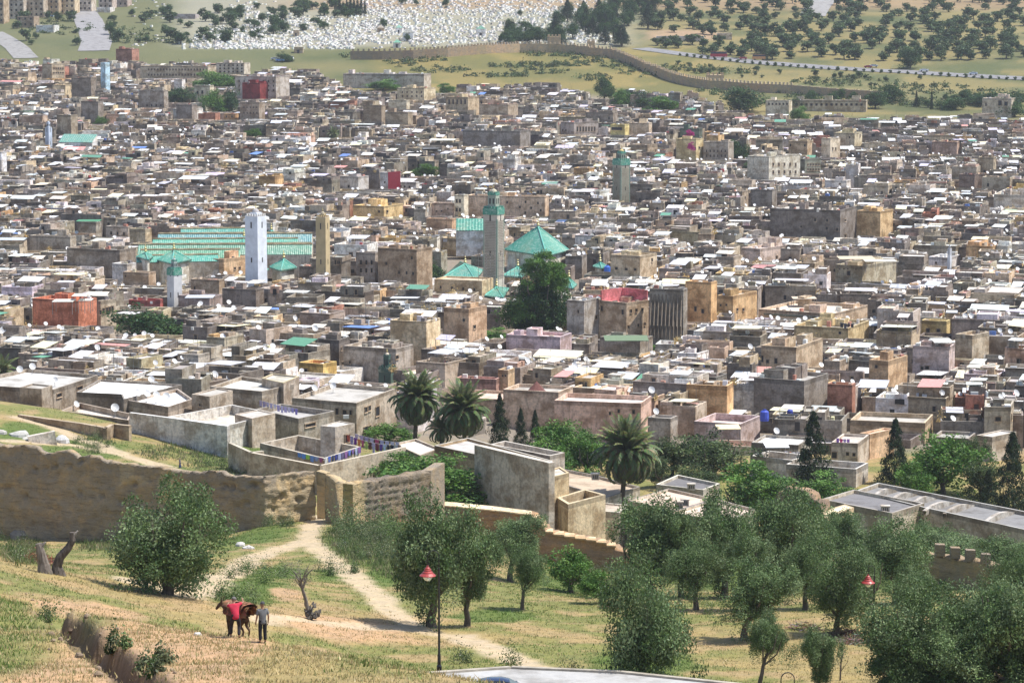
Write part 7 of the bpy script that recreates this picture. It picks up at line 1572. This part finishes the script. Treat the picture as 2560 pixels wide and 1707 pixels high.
BL = [(.10, .25, .65), (.12, .3, .75), (.30, .62, .10), (.15, .3, .7), (.25, .35, .6), (.35, .1, .25)]; BL2 = [(.7, .72, .75), (.06, .12, .45), (.03, .04, .1), (.04, .05, .22), (.3, .32, .5), (.12, .1, .2), (.25, .12, .3), (.12, .18, .5), (.2, .12, .3), (.35, .4, .55), (.2, .1, .3)]
cA, cB, cC = PZ(744, 1132, zY), PZ(808, 1146, zY), PZ(900, 1117, zY)
o_ = Vector((0, -.12, .1)); washing('row of blue and lime clothes over the yard front wall', cA+o_, cB+o_, BL, .8, .03); o2 = Vector((.12, -.08, .1)); washing('row of dark blue clothes over the yard right wall', cB+o2, cC+o2, BL2, .8, .03)
LV = [(.5, .42, .62), (.45, .38, .6), (.55, .5, .68), (.5, .45, .66), (.6, .58, .72), (.42, .36, .62), (.55, .5, .7), (.48, .42, .66), (.6, .55, .7), (.36, .32, .6), (.25, .2, .5)]
z5 = P(746, 1046, 446).z; washing('long row of lilac washing on the sunken terrace', PZ(648, 1012, z5)+Vector((0, 0, .8)), PZ(746, 1030, z5)+Vector((0, 0, .5)), LV, .9, .1)
RB_ = [(.5, .12, .08), (.35, .3, .5), (.2, .05, .3), (.7, .25, .08), (.5, .1, .2), (.45, .6, .15), (.15, .06, .05), (.5, .45, .65), (.2, .04, .05), (.15, .08, .35), (.5, .62, .75), (.03, .03, .04), (.04, .04, .05), (.5, .5, .5), (.3, .2, .15)]
D = 412; washing('lower line crowded with purple, orange and black clothes', P(866, 1085, D), P(1003, 1112, D-2), RB_, 1.3, .5); washing('upper line of pale lilac and red clothes', P(872, 1078, D+3), P(1000, 1106, D+1), [(.3, .08, .4), (.45, .4, .6), (.5, .42, .6), (.4, .35, .55), (.55, .5, .68), (.5, .1, .2), (.5, .48, .7), (.55, .52, .7), (.6, .58, .72), (.5, .48, .66)], 1.0, .3)
for i, (x0, x1, y, D, pal) in enumerate([(1630, 1795, 990, 520, [(.5, .12, .2), (.55, .5, .6), (.6, .3, .4), (.25, .1, .15)]), (2070, 2110, 868, 560, [(.6, .1, .2), (.15, .2, .5), (.7, .7, .75), (.1, .1, .15)]), (1960, 2000, 1126, 438, [(.6, .58, .72), (.6, .2, .1), (.66, .64, .75), (.7, .68, .76)]), (2090, 2125, 1094, 447, [(.3, .15, .5), (.5, .05, .2), (.4, .3, .6)]), (2100, 2135, 806, 590, [(.05, .05, .06), (.1, .1, .12), (.08, .06, .06)]), (480, 520, 853, 570, [(.6, .6, .72), (.2, .25, .55), (.7, .7, .75)])]):
    A_, B_ = P(x0, y, D), P(x1, y+3, D); n = max(4, int((B_-A_).length/.8)); washing(('crimson and pink washing hung behind salmon house', 'red and blue washing over a dark walled roof', 'white and orange washing at the dark grey house', 'purple and crimson washing by the dark conifer', 'black washing on the ochre terrace house', 'pale blue washing near the tree mound')[i], A_, B_, [pal[k % len(pal)] for k in range(n)], .9, .1)
    for E in (A_, B_):
        pass
# scribbles on the whitewashed wall
o_ = next(o for o in COL if o.get('label', '').startswith('white washed house')); z_ = P(568, 1064, 432).z
for k, (x, y, w) in enumerate([(478, 1092, 14), (484, 1098, 10), (492, 1103, 16), (500, 1106, 8), (534, 1097, 10), (541, 1101, 8), (543, 1105, 7), (468, 1100, 6)]):
    A_ = PZ(323, 1031, z_); B_ = PZ(568, 1065, z_); n_ = Vector(((B_-A_).y, -(B_-A_).x, 0)).normalized(); D = 431; q = P(x, y, D); 
    den = q.x*n_.x+q.y*n_.y; f = (A_.x*n_.x+A_.y*n_.y)/den; q = Vector((q.x*f, q.y*f, CAM_Z+(q.z-CAM_Z)*f))+n_*.02; u_ = (B_-A_).normalized(); a = Acc(); pts = [q+u_*(w*.06*(j/8-.5))+Vector((0, 0, .10*math.sin(j*2.3+k))) for j in range(9)]; a.tube(pts, .02, 4, (.10, .09, .09)); a.build('graffiti', M['paint'], o_)
# ================================================================ STONES, STUMPS, BRUSH, BENCH OF RUBBLE
def rock(label, px, size, seed, col=(.55, .53, .50), flat=.6, y0=60, group=None):
    g = G(*px, 0, y0); r_ = random.Random(seed); a = Acc(); ns, nr_ = 8, 5; pt = {}
    for i in range(nr_+1):
        for k in range(ns):
            th = math.pi*i/nr_; ph = 2*math.pi*k/ns; v = Vector((math.sin(th)*math.cos(ph), math.sin(th)*math.sin(ph), math.cos(th)*flat)); pt[i, k] = v*(1+.35*mnoise.noise(v*1.7+Vector((seed, 0, 0))))*size
    for i in range(nr_):
        for k in range(ns): a.quad(pt[i, k], pt[i, (k+1) % ns], pt[i+1, (k+1) % ns], pt[i+1, k], col)
    o = a.build('boulder', M['stone']); o.location = g+Vector((0, 0, size*flat*.3)); tag(o, label, 'rock', group); return o
rock('pale rounded stone beside the upper path', (600, 1364), .55, 1); rock('flat pale stone right of the rounded stone', (621, 1371), .6, 2, flat=.4); rock('small white stone on the bare slope by the donkey', (494, 1589), .18, 3, (.7, .7, .7))
rock('white weathered block above the city wall', (155, 1106), 1.0, 4, (.62, .62, .62), .8); rock('low grey slab lump behind the city wall', (50, 1090), 1.5, 5, (.5, .49, .46), .4); rock('flat stones lying near the low grey slab', (70, 1099), 1.1, 6, (.52, .5, .46), .25); rock('grey boulder at the left end above the wall', (0, 1084), 1.0, 7, (.48, .46, .43), .5)
a = Acc(); g = G(108, 1108); a.box3((-1.9, -.6, -.6), (3.8, .5, 0), (-.1, 1.1, 0), (0, 0, 2.0), (.52, .50, .48)); o = a.build('stone_slab', M['wall']); o.location = g; o.rotation_euler = (0, R(-9), R(8)); tag(o, 'tilted grey concrete block above the city wall', 'block')
for i, (x, y, z_, lb) in enumerate([(95, 1338, 1.3, 'pale rock ledge under the left end of city wall'), (130, 1340, 1.5, 'broad rocky outcrop under the city wall'), (165, 1338, 1.2, 'cracked rock right of the broad outcrop'), (55, 1345, 1.6, 'dark rock left of the pale ledge'), (195, 1332, .9, 'small rock at the end of the wall outcrop')]): rock(lb, (x, y), z_, 11+i, (.30, .26, .21), .6)
gq = [Vector((*p, 0)) for p in GULLY]
for k in range(30):
    i = rnd.randrange(1, len(gq)-2); p = gq[i].lerp(gq[i+1], rnd.random())+Vector((rnd.uniform(-.2, 1.5), rnd.uniform(-.2, .9), 0)); x_, y_ = proj(p.x, p.y, hs(p.x, p.y))
    o = rock('rough grey brown stone in the eroded gully bank', (x_, y_), rnd.uniform(.05, .16), 50+k, jit((.27, .20, .14), .25), .85, group='stones of the gully bank')
def stump(label, pts_px, D, r0, col=(.22, .19, .165)):
    q = [P(x, y, D) for x, y in pts_px]; t = thing('dead_trunk', label, 'dead tree', q[0]); a = Acc(); loc = [v-q[0] for v in q]; loc[0].z -= .6; n = len(loc); a.tube(loc, [r0*(1.5 if i == 0 else 1.0-.55*i/(n-1)) for i in range(n)], 9, col); a.build('trunk', M['bark'], t, True)
    a = Acc(); a.tube([loc[-2]*.6+loc[-1]*.4, loc[-1]+Vector((.25*r0*4, 0, .1))], [r0*.4, r0*.15], 6, (.34, .31, .28)); a.build('broken_branch', M['bark'], t, True)
g = G(112, 1432); stump('short pale dead trunk leaning left near the stick pile', [(115, 1434), (108, 1408), (101, 1378), (96, 1358)], g.y, .5)
stump('curved dead trunk arching up to the right', [(150, 1436), (142, 1415), (150, 1392), (170, 1370), (181, 1350), (180, 1330)], g.y+.4, .42, (.14, .12, .105))
def brush(name, label, px, n, rad, hh, col, cat, y0=60, ln=.7):
    g = G(*px, 0, y0); a = Acc(); 
    for k in range(n):
        r_ = rad*math.sqrt(rnd.random()); an = rnd.uniform(0, 6.28); z = hh*rnd.random()*(1-r_/rad); p = Vector((r_*math.cos(an), r_*math.sin(an)*.7, z)); d = Vector((rnd.uniform(-1, 1), rnd.uniform(-1, 1), rnd.uniform(-.3, .5))).normalized()*ln*rnd.uniform(.5, 1); a.tube([p-d, p, p+d+Vector((0, 0, rnd.uniform(-.1, .1)))], [.03, .025, .008], 3, tuple(c*rnd.uniform(.6, 1.4) for c in col), 0, False)
    o = a.build(name, M['bark']); o.location = g; tag(o, label, cat); o['kind'] = 'stuff' if False else ''; del o['kind']; return o
brush('stick_pile', 'heap of reddish brown sticks behind the dead trunks', (88, 1408), 320, 1.9, 1.3, (.30, .16, .10), 'sticks', ln=.5)
brush('brush_heap', 'dark brush heap beside the crooked olive trunk', (2113, 1587), 170, 1.4, .9, (.20, .16, .12), 'brush'); brush('brush_heap', 'grey brush heap right of the dark heap', (2143, 1608), 190, 1.7, .9, (.30, .25, .19), 'brush'); brush('brush_heap', 'straw coloured brush heap on the slope left of crooked olive', (2012, 1575), 170, 1.5, .8, (.34, .28, .2), 'brush'); brush('brush_heap', 'dry brush heap beside the bushy road olive', (1535, 1520), 110, 1.2, .7, (.36, .28, .2), 'brush')
# stunted tree with burl, bare sapling
g = G(775, 1548); D = g.y; t = thing('stunted_tree', 'stunted half bare tree with a knotted burl at its foot', 'tree', g); q = [Vector((0, 0, -.3)), P(765, 1500, D)-g, P(757, 1475, D)-g, P(753, 1455, D)-g]
a = Acc(); a.tube(q, [.17, .13, .11, .08], 7, (.20, .18, .16))
for k in range(14):
    an = k*.9; e = q[3]+Vector((math.cos(an)*.95, math.sin(an)*.8, rnd.uniform(.3, 1.35))); a.tube([q[2 + k % 2], q[3].lerp(e, .5)+Vector((0, 0, .1)), e], [.05, .03, .01], 4, (.20, .18, .16), 0, False)
a.build('trunk', M['bark'], t); a = Acc()
for k in range(40): v = Vector((rnd.gauss(0, .28)+.12, rnd.gauss(0, .25), abs(rnd.gauss(.35, .28)))); a.tube([v, v+Vector((rnd.uniform(-.2, .2), rnd.uniform(-.2, .2), .25))], [.14, .03], 5, (.16, .145, .13))
a.build('burl', M['bark'], t); c = obj('crown', CR['sparse'][0], None, t); c.location = q[3]+Vector((-.1, 0, -.45)); c.scale = (2.3, 2.1, 2.0)
g = G(2100, 1700, 0, 120); t = thing('bare_sapling', 'leafless young sapling between small olive and lamp top', 'tree', g); a = Acc(); a.tube([(0, 0, -.3), (.05, 0, 1.2), (.2, 0, 2.6)], [.07, .05, .02], 5, (.2, .17, .15)); a.build('trunk', M['bark'], t)
for k in range(9): a = Acc(); z = .6+k*.2; an = k*2.4; a.tube([(.05, 0, z), (.05+math.cos(an)*.4, math.sin(an)*.4, z+.6), (.05+math.cos(an)*.55, math.sin(an)*.5, z+1.2)], [.025, .015, .006], 4, (.2, .17, .15), 0, False); a.build('branch', M['bark'], t)
# scaffold round the minaret foot, brown tent, bougainvillea, blue water tanks
D = 713; t = thing('scaffold', 'pole scaffolding around the foot of the lattice minaret', 'scaffolding')
for x in range(1196, 1290, 10):
    a = Acc(); A_ = P(x, 628+(6 if x % 20 else 0), D-1); a.tube([A_, (A_.x, A_.y, A_.z-12)], .045, 4, (.28, .26, .24)); a.build('pole', M['metal'], t)
for y in (634, 652, 670, 690): a = Acc(); a.tube([P(1196, y, D-1), P(1286, y, D-1)], .045, 4, (.28, .26, .24)); a.build('rail', M['metal'], t)
a = Acc(); A_ = P(1340, 985, 497); r_ = 2.2
for k in range(10):
    a0, a1 = k*.6283, (k+1)*.6283; sg = .15*math.sin(k*2.2); a.tri((math.cos(a0)*r_, math.sin(a0)*r_, sg), (math.cos(a1)*r_, math.sin(a1)*r_, .15*math.sin((k+1)*2.2)), (.1, 0, 2.3), (.16, .07, .06)); a.quad((math.cos(a0)*r_, math.sin(a0)*r_, sg), (math.cos(a1)*r_, math.sin(a1)*r_, .15*math.sin((k+1)*2.2)), (math.cos(a1)*r_, math.sin(a1)*r_, -1.2), (math.cos(a0)*r_, math.sin(a0)*r_, -1.2), (.16, .07, .06))
o = a.build('roof_tent', M['cloth']); o.location = A_; tag(o, 'dark brown peaked tent on the beige pink house roof', 'tent')
def tank(px, D, col, label, s=1.0):
    b = roof_hit(*px); A_ = b[1] if b else P(*px, D); t = thing('water_tank', label, 'water tank', A_); a = Acc(); a.lathe([(0, 0), (.5*s, 0), (.55*s, .3*s), (.5*s, 1.1*s), (.3*s, 1.25*s), (0, 1.3*s)], 12, col=col); a.build('drum', M['paint'], t, True); a = Acc(); a.lathe([(.2*s, 1.25*s), (.2*s, 1.38*s), (0, 1.4*s)], 8, col=tuple(c*.7 for c in col)); a.build('lid', M['paint'], t)
tank((1911, 1052), 470, (.06, .10, .50), 'deep blue tall water tank on a lilac terrace', 1.4); tank((1518, 684), 740, (.05, .15, .55), 'blue water tank beside the little green roof', 1.6); tank((1975, 1042), 480, (.06, .09, .45), 'blue water tank right of tall dark conifer', 1.0)
for i, (x, y, w, hh) in enumerate([(1722, 334, 26, 16), (1728, 366, 18, 20)]):
    g = G(x, y+30, 4); sc = w*g.y/F; o = obj('bougainvillea', crown_mesh('broad', 900+i, 40, 40, .09, .6, crad=.2) if False else None or CR['broad'][i], None); 
    me = CR['broad'][i].copy(); o.data = me; n_ = len(me.polygons); c4 = np.ones((n_, 4), np.float32); c4[:, :3] = np.array((.42, .03, .20))*np.random.default_rng(i).uniform(.6, 1.4, (n_, 1)); me.attributes['Col'].data.foreach_set('color', c4.ravel()); o.location = P(x, y+hh/2, g.y-6); o.scale = (sc, sc, hh*g.y/F); tag(o, ('upper', 'lower')[i]+' magenta bougainvillea on the yellow cafe house', 'flowers')
# ================================================================ PEOPLE AND DONKEY
def skin_mesh(name, verts, edges, radii, sub=2, root=0):
    me = bpy.data.meshes.new(name); me.from_pydata([tuple(v) for v in verts], edges, []); o = bpy.data.objects.new(name, me); COL.link(o)
    o.modifiers.new('s', 'SKIN'); 
    for i, d in enumerate(me.skin_vertices[0].data):
        r_ = radii[i]; d.radius = (r_, r_) if not hasattr(r_, '__len__') else r_; d.use_root = (i == root)
    m = o.modifiers.new('u', 'SUBSURF'); m.levels = sub; m.render_levels = sub
    dg = bpy.context.evaluated_depsgraph_get(); out = bpy.data.meshes.new_from_object(o.evaluated_get(dg)); bpy.data.objects.remove(o); bpy.data.meshes.remove(me)
    out.polygons.foreach_set('use_smooth', np.ones(len(out.polygons), bool)); return out
def paint(me, col, mat):
    at = me.attributes.new('Col', 'FLOAT_COLOR', 'FACE'); n = len(me.polygons); c = np.ones((n, 4), np.float32); c[:, :3] = col; at.data.foreach_set('color', c.ravel()); me.materials.append(mat); return me
class Skel:
    def __init__(s): s.v = []; s.e = []; s.r = []
    def chain(s, pts, rad, start=None):
        last = start
        for p, r_ in zip(pts, rad):
            s.v.append(Vector(p)); s.r.append(r_); i = len(s.v)-1
            if last is not None: s.e.append((last, i))
            last = i
        return last
def hand(s, wrist_i, wrist, d, side, palm_n, curl=.5):
    """palm plus five fingers of unequal length, thumb from the side near the wrist"""
    d = Vector(d).normalized(); n = Vector(palm_n).normalized(); u = d.cross(n).normalized(); w = Vector(wrist)
    pc = s.chain([w+d*.05], [(.032, .020)], wrist_i)
    for k, (off, L) in enumerate(((-.027, .070), (-.009, .080), (.009, .076), (.027, .060))):
        b = w+d*.095+u*off; s.chain([b, b+(d*(1-curl*.4)+n*curl*.5).normalized()*L*.55, b+(d*(1-curl*.4)+n*curl*.5).normalized()*L*.55+(d*(1-curl)+n*curl).normalized()*L*.5], [.0105, .0095, .008], pc)
    b = w+d*.03-u*.036*side; s.chain([b, b+(d*.6-u*.7*side+n*.3).normalized()*.04, b+(d*.9-u*.4*side+n*.4).normalized()*.07], [.012, .011, .009], pc)
def person(label, loc, rz, J, shirt, trousers, cap=None, hair=(.03, .025, .02), skin=(.30, .17, .11), visor=None, long_robe=False, scale=1.0):
    t = thing('person', label, 'person', loc, rz); t.scale = (scale,)*3
    s = Skel(); pe = s.chain([J['pelvis']], [.10]); ch = s.chain([J['waist'], J['chest'], J['neck0']], [.085, .09, .058], pe)
    s.chain([J['neck1'], J['head0'], J['head1'], J['head2']], [.052, .078, .092, .07], ch)
    for side, k in ((-1, 'l'), (1, 'r')):
        sh = s.chain([J['sh_'+k], J['el_'+k], J['wr_'+k]], [.055, .042, .030], ch-1); d = Vector(J['wr_'+k])-Vector(J['el_'+k]); hand(s, sh, J['wr_'+k], J.get('hd_'+k, d), side, J.get('pn_'+k, (-side, .2, 0)), .55)
        s.chain([J['hip_'+k], J['kn_'+k], J['an_'+k], J['toe_'+k]], [.085, .058, .038, .034], pe)
    body = skin_mesh('body', s.v, s.e, s.r, 2); obj('body', paint(body, skin, M['skin']), None, t)
    hd = Vector(J['head1']); fw = Vector(J.get('face', (0, 1, 0))).normalized(); rt = fw.cross(Vector((0, 0, 1))).normalized(); up = rt.cross(fw)
    a = Acc(); a.tube([hd+fw*.085+up*.015, hd+fw*.118-up*.022], [.012, .018], 6, skin); a.build('nose', M['skin'], t, True)
    for sd in (-1, 1):
        a = Acc(); a.lathe([(0, -.03), (.018, -.015), (.02, .015), (0, .03)], 8, tuple(hd+rt*sd*.088), skin); a.build('ear', M['skin'], t, True)
        a = Acc(); a.lathe([(0, -.012), (.012, 0), (0, .012)], 8, tuple(hd+rt*sd*.034+fw*.082+up*.018), (.02, .02, .02)); a.build('eye', M['skin'], t, True)
    a = Acc(); a.box3(hd+fw*.084-rt*.026-up*.052, rt*.052, fw*.01, up*.01, (.22, .09, .08)); a.build('mouth', M['skin'], t)
    a = Acc(); R_ = .104; nn = 14
    for i in range(6):
        for k in range(nn):
            def sp3(i_, k_): th = i_/6*R(100 if cap is None else 84); ph = 2*math.pi*k_/nn; v = up*math.cos(th)*R_*1.04+(rt*math.cos(ph)+fw*math.sin(ph))*math.sin(th)*R_; f = v.dot(fw); return hd+up*.035-fw*.012+v*(1 if f < .05 or th < R(70) else .9)
            a.quad(sp3(i, k), sp3(i, k+1), sp3(i+1, k+1), sp3(i+1, k), cap or hair)
    a.build('cap' if cap else 'hair', M['cloth'], t, True)
    if visor:
        a = Acc(); b = hd+up*.05+fw*.08; a.poly([b-rt*.075, b+rt*.075, b+rt*.06+fw*.075-up*.015, b+fw*.10-up*.02, b-rt*.06+fw*.075-up*.015], visor); a.build('visor', M['cloth'], t)
    s = Skel(); pe = s.chain([Vector(J['pelvis'])+Vector((0, 0, -.16)), Vector(J['pelvis'])+Vector((0, 0, -.02))], [(.175, .14), (.175, .14)]); ch = s.chain([J['waist'], J['chest'], J['neck0']], [(.165, .12), (.185, .125), (.085, .07)], pe)
    for k in ('l', 'r'): sh = Vector(J['sh_'+k]); el = Vector(J['el_'+k]); s.chain([sh, sh.lerp(el, .75)], [.078, .07], ch-1)
    obj('shirt', paint(skin_mesh('shirt', s.v, s.e, s.r, 2), shirt, M['cloth']), None, t)
    s = Skel(); pe = s.chain([Vector(J['waist']).lerp(Vector(J['pelvis']), .3), Vector(J['pelvis'])], [(.15, .12), (.158, .13)])
    for k in ('l', 'r'): s.chain([J['hip_'+k], J['kn_'+k], Vector(J['an_'+k])+Vector((0, 0, .03))], [.105, .083, .072], pe)
    if long_robe: s.chain([Vector((0, 0, .55)), Vector((0, -.02, .12))], [(.19, .16), (.24, .2)], pe)
    obj('robe' if long_robe else 'trousers', paint(skin_mesh('trousers', s.v, s.e, s.r, 2), trousers, M['cloth']), None, t)
    for k in ('l', 'r'):
        a_, b_ = Vector(J['an_'+k]), Vector(J['toe_'+k]); s = Skel(); s.chain([a_+Vector((0, 0, -.02)), a_.lerp(b_, .5)-Vector((0, 0, .03)), b_], [.05, .045, .04]); obj('shoe', paint(skin_mesh('shoe', s.v, s.e, s.r, 1), (.05, .04, .035), M['cloth']), None, t)
    return t
STAND = dict(pelvis=(0, 0, .95), waist=(0, .0, 1.12), chest=(0, 0, 1.33), neck0=(0, -.01, 1.46), neck1=(0, .01, 1.52), head0=(0, .02, 1.57), head1=(0, .02, 1.64), head2=(0, .01, 1.71), sh_l=(-.19, 0, 1.41), el_l=(-.25, -.02, 1.13), wr_l=(-.27, .08, .89), sh_r=(.19, 0, 1.41), el_r=(.25, -.03, 1.13), wr_r=(.26, .06, .88),
             hip_l=(-.095, 0, .9), kn_l=(-.105, .02, .5), an_l=(-.11, -.01, .09), toe_l=(-.13, .15, .04), hip_r=(.095, 0, .9), kn_r=(.105, .03, .5), an_r=(.11, .0, .09), toe_r=(.14, .16, .04))
gp = G(657, 1607); sc_m = (1607-1500)*gp.y/F/1.75
MAN = dict(STAND); MAN.update(face=(-.8, .6, -.05)); person('man in grey T-shirt, dark trousers and grey cap watching the donkey', gp, R(22), MAN, (.17, .175, .19), (.022, .023, .03), cap=(.07, .07, .08), visor=(.06, .06, .07), scale=min(1.12, max(.85, sc_m)))
D_ = gp.y+.9; gd = Vector((ray(587, 1588)[0]*D_, D_, 0)); gd.z = hs(gd.x, gd.y); sc_d = sc_m
BEND = dict(pelvis=(.06, -.05, .93), waist=(.02, .05, 1.09), chest=(-.05, .20, 1.27), neck0=(-.08, .30, 1.37), neck1=(-.085, .35, 1.42), head0=(-.09, .38, 1.46), head1=(-.09, .41, 1.52), head2=(-.09, .42, 1.58), sh_l=(-.24, .2, 1.33), el_l=(-.38, .42, 1.25), wr_l=(-.36, .62, 1.34), sh_r=(.13, .22, 1.36), el_r=(.30, .44, 1.42), wr_r=(.22, .66, 1.50), face=(0, .9, -.35),
            hip_l=(-.06, -.04, .88), kn_l=(-.16, .12, .50), an_l=(-.17, .02, .09), toe_l=(-.19, .18, .04), hip_r=(.15, -.04, .88), kn_r=(.18, .06, .48), an_r=(.20, -.14, .09), toe_r=(.22, .03, .04), hd_l=(.2, .9, .2), hd_r=(-.1, .9, .3), pn_l=(.3, .2, -.9), pn_r=(-.3, .2, -.9))
person('man in red T-shirt bending over the loaded donkey', gd, R(-4), BEND, (.50, .035, .07), (.032, .028, .032), hair=(.16, .15, .145), scale=min(1.12, max(.85, sc_d)))
# donkey, facing away to the left, with a heap of hides
ga = P(592, 1580, gd.y+1.05*sc_d); ga.z = hs(ga.x, ga.y)
dk = thing('donkey', 'brown donkey standing under a heap of raw hides', 'donkey', ga, R(142)); dk.scale = (sc_d*1.02,)*3     # local +x = nose
s = Skel(); ru = s.chain([(-.45, 0, .98)], [(.17, .19)]); bl = s.chain([(-.1, 0, .95), (.28, 0, .97), (.45, 0, 1.02)], [(.20, .24), (.20, .23), (.15, .19)], ru)
nk = s.chain([(.66, 0, 1.20), (.82, 0, 1.36)], [(.09, .13), (.075, .10)], bl); s.chain([(.98, 0, 1.27), (1.12, 0, 1.12), (1.18, 0, 1.05)], [.085, .062, .055], nk)
for sd in (-1, 1): s.chain([(.80, sd*.06, 1.48), (.78, sd*.10, 1.66)], [.03, .016], nk)
for sd, o1, o2 in ((-1, .06, -.05), (1, -.05, .06)):
    s.chain([(.40, sd*.10, .78), (.42+o1, sd*.11, .45), (.40+o1, sd*.11, .20), (.43+o1, sd*.11, .03)], [.085, .052, .036, .045], bl-1)
    s.chain([(-.47, sd*.11, .78), (-.38+o2, sd*.12, .56), (-.56+o2, sd*.12, .38), (-.52+o2, sd*.12, .14), (-.49+o2, sd*.12, .03)], [.105, .066, .045, .034, .045], ru)
s.chain([(-.62, 0, 1.0), (-.72, 0, .8), (-.72, 0, .55)], [.035, .022, .03], ru)
obj('body', paint(skin_mesh('body', s.v, s.e, s.r, 2), (.09, .055, .035), M['hide']), None, dk)
for sd in (-1, 1):
    a = Acc(); a.lathe([(0, -.018), (.018, 0), (0, .018)], 8, (.93, sd*.072, 1.34), (.01, .01, .01)); a.build('eye', M['skin'], dk, True)
hd = thing('hide_load', 'heap of brown raw hides draped over the donkey back', 'hides', ga, R(142)); hd.scale = dk.scale
r_ = random.Random(4)
for k in range(15):     # each hide is a crumpled sheet hanging over the back
    a = Acc(); cx = r_.uniform(-.62, .45); yaw = r_.uniform(-.5, .5); L = r_.uniform(.40, .66); w = r_.uniform(.20, .36); lift = .05*(k % 5)+.02; nI, nJ = 12, 6; col = r_.choice([(.20, .085, .045), (.26, .12, .065), (.15, .065, .04), (.30, .155, .09)]); pts = {}
    for i in range(nI+1):
        for j in range(nJ+1):
            sg = (i/nI*2-1); x = cx+(j/nJ-.5)*2*w+.05*r_.gauss(0, 1)*(1 if abs(sg) > .8 else .3); arc = sg*L*1.25; bend = .25+lift*.7
            if abs(arc) < bend*1.4: th = arc/bend; y = bend*math.sin(th)*1.05; z = 1.10+lift+bend*math.cos(th)*.62
            else: sgn = 1 if arc > 0 else -1; th = 1.4; y = sgn*(bend*math.sin(th)*1.05+.05*(abs(arc)-bend*1.4)); z = 1.10+lift+bend*math.cos(th)*.62-(abs(arc)-bend*1.4)*.92
            v = Vector((x, y, z)); nz = mnoise.noise(v*5+Vector((k, 0, 0)))*.07; c_, s_ = math.cos(yaw), math.sin(yaw); vx = x-cx; pts[i, j] = Vector((cx+vx*c_-y*s_*.6, y*c_+vx*s_*.5+nz, z+nz))
    for i in range(nI):
        for j in range(nJ): a.quad(pts[i, j], pts[i+1, j], pts[i+1, j+1], pts[i, j+1], tuple(c*r_.uniform(.8, 1.2) for c in col))
    a.build('hide', M['hide'], hd, True, weld=True)
# walker behind the wall, sitter by the tower
WALK = dict(STAND); WALK.update(kn_l=(-.1, .14, .5), an_l=(-.1, .22, .1), toe_l=(-.1, .37, .06), an_r=(.1, -.22, .12), toe_r=(.1, -.08, .05), kn_r=(.1, .02, .5), wr_l=(-.25, .2, .95), wr_r=(.25, -.1, .92))
gw = G(450, 1171, 0, 365); person('walker in a blue robe on the path behind the city wall', gw, R(-70), WALK, (.05, .08, .20), (.04, .06, .16), hair=(.30, .25, .2), long_robe=True, scale=(1171-1144)*gw.y/F/1.75)
D = 334.5; X = ray(873, 1210)[0]*D; zt = P(873, 1211, D).z
person('person with a blue cap and white top behind the tower wall', (X, D, zt-1.30), R(160), STAND, (.65, .66, .68), (.1, .1, .12), cap=(.05, .08, .35))
# ================================================================ HAZE
a = Acc(); a.box3((-2300, -60, -9), (4600, 0, 0), (0, 3400, 0), (0, 0, 150)); hz = a.build('haze', None); hz.data.materials.clear()
hm = bpy.data.materials.new('haze'); hm.use_nodes = True; nt = hm.node_tree; nt.nodes.clear(); out = nt.nodes.new('ShaderNodeOutputMaterial'); pv = nt.nodes.new('ShaderNodeVolumePrincipled')
pv.inputs['Color'].default_value = (.84, .89, 1.0, 1); pv.inputs['Density'].default_value = HAZE; pv.inputs['Anisotropy'].default_value = .2; nt.links.new(pv.outputs[0], out.inputs['Volume']); hz.data.materials.append(hm); hm.volume_intersection_method if False else None
tag(hz, kind='stuff')
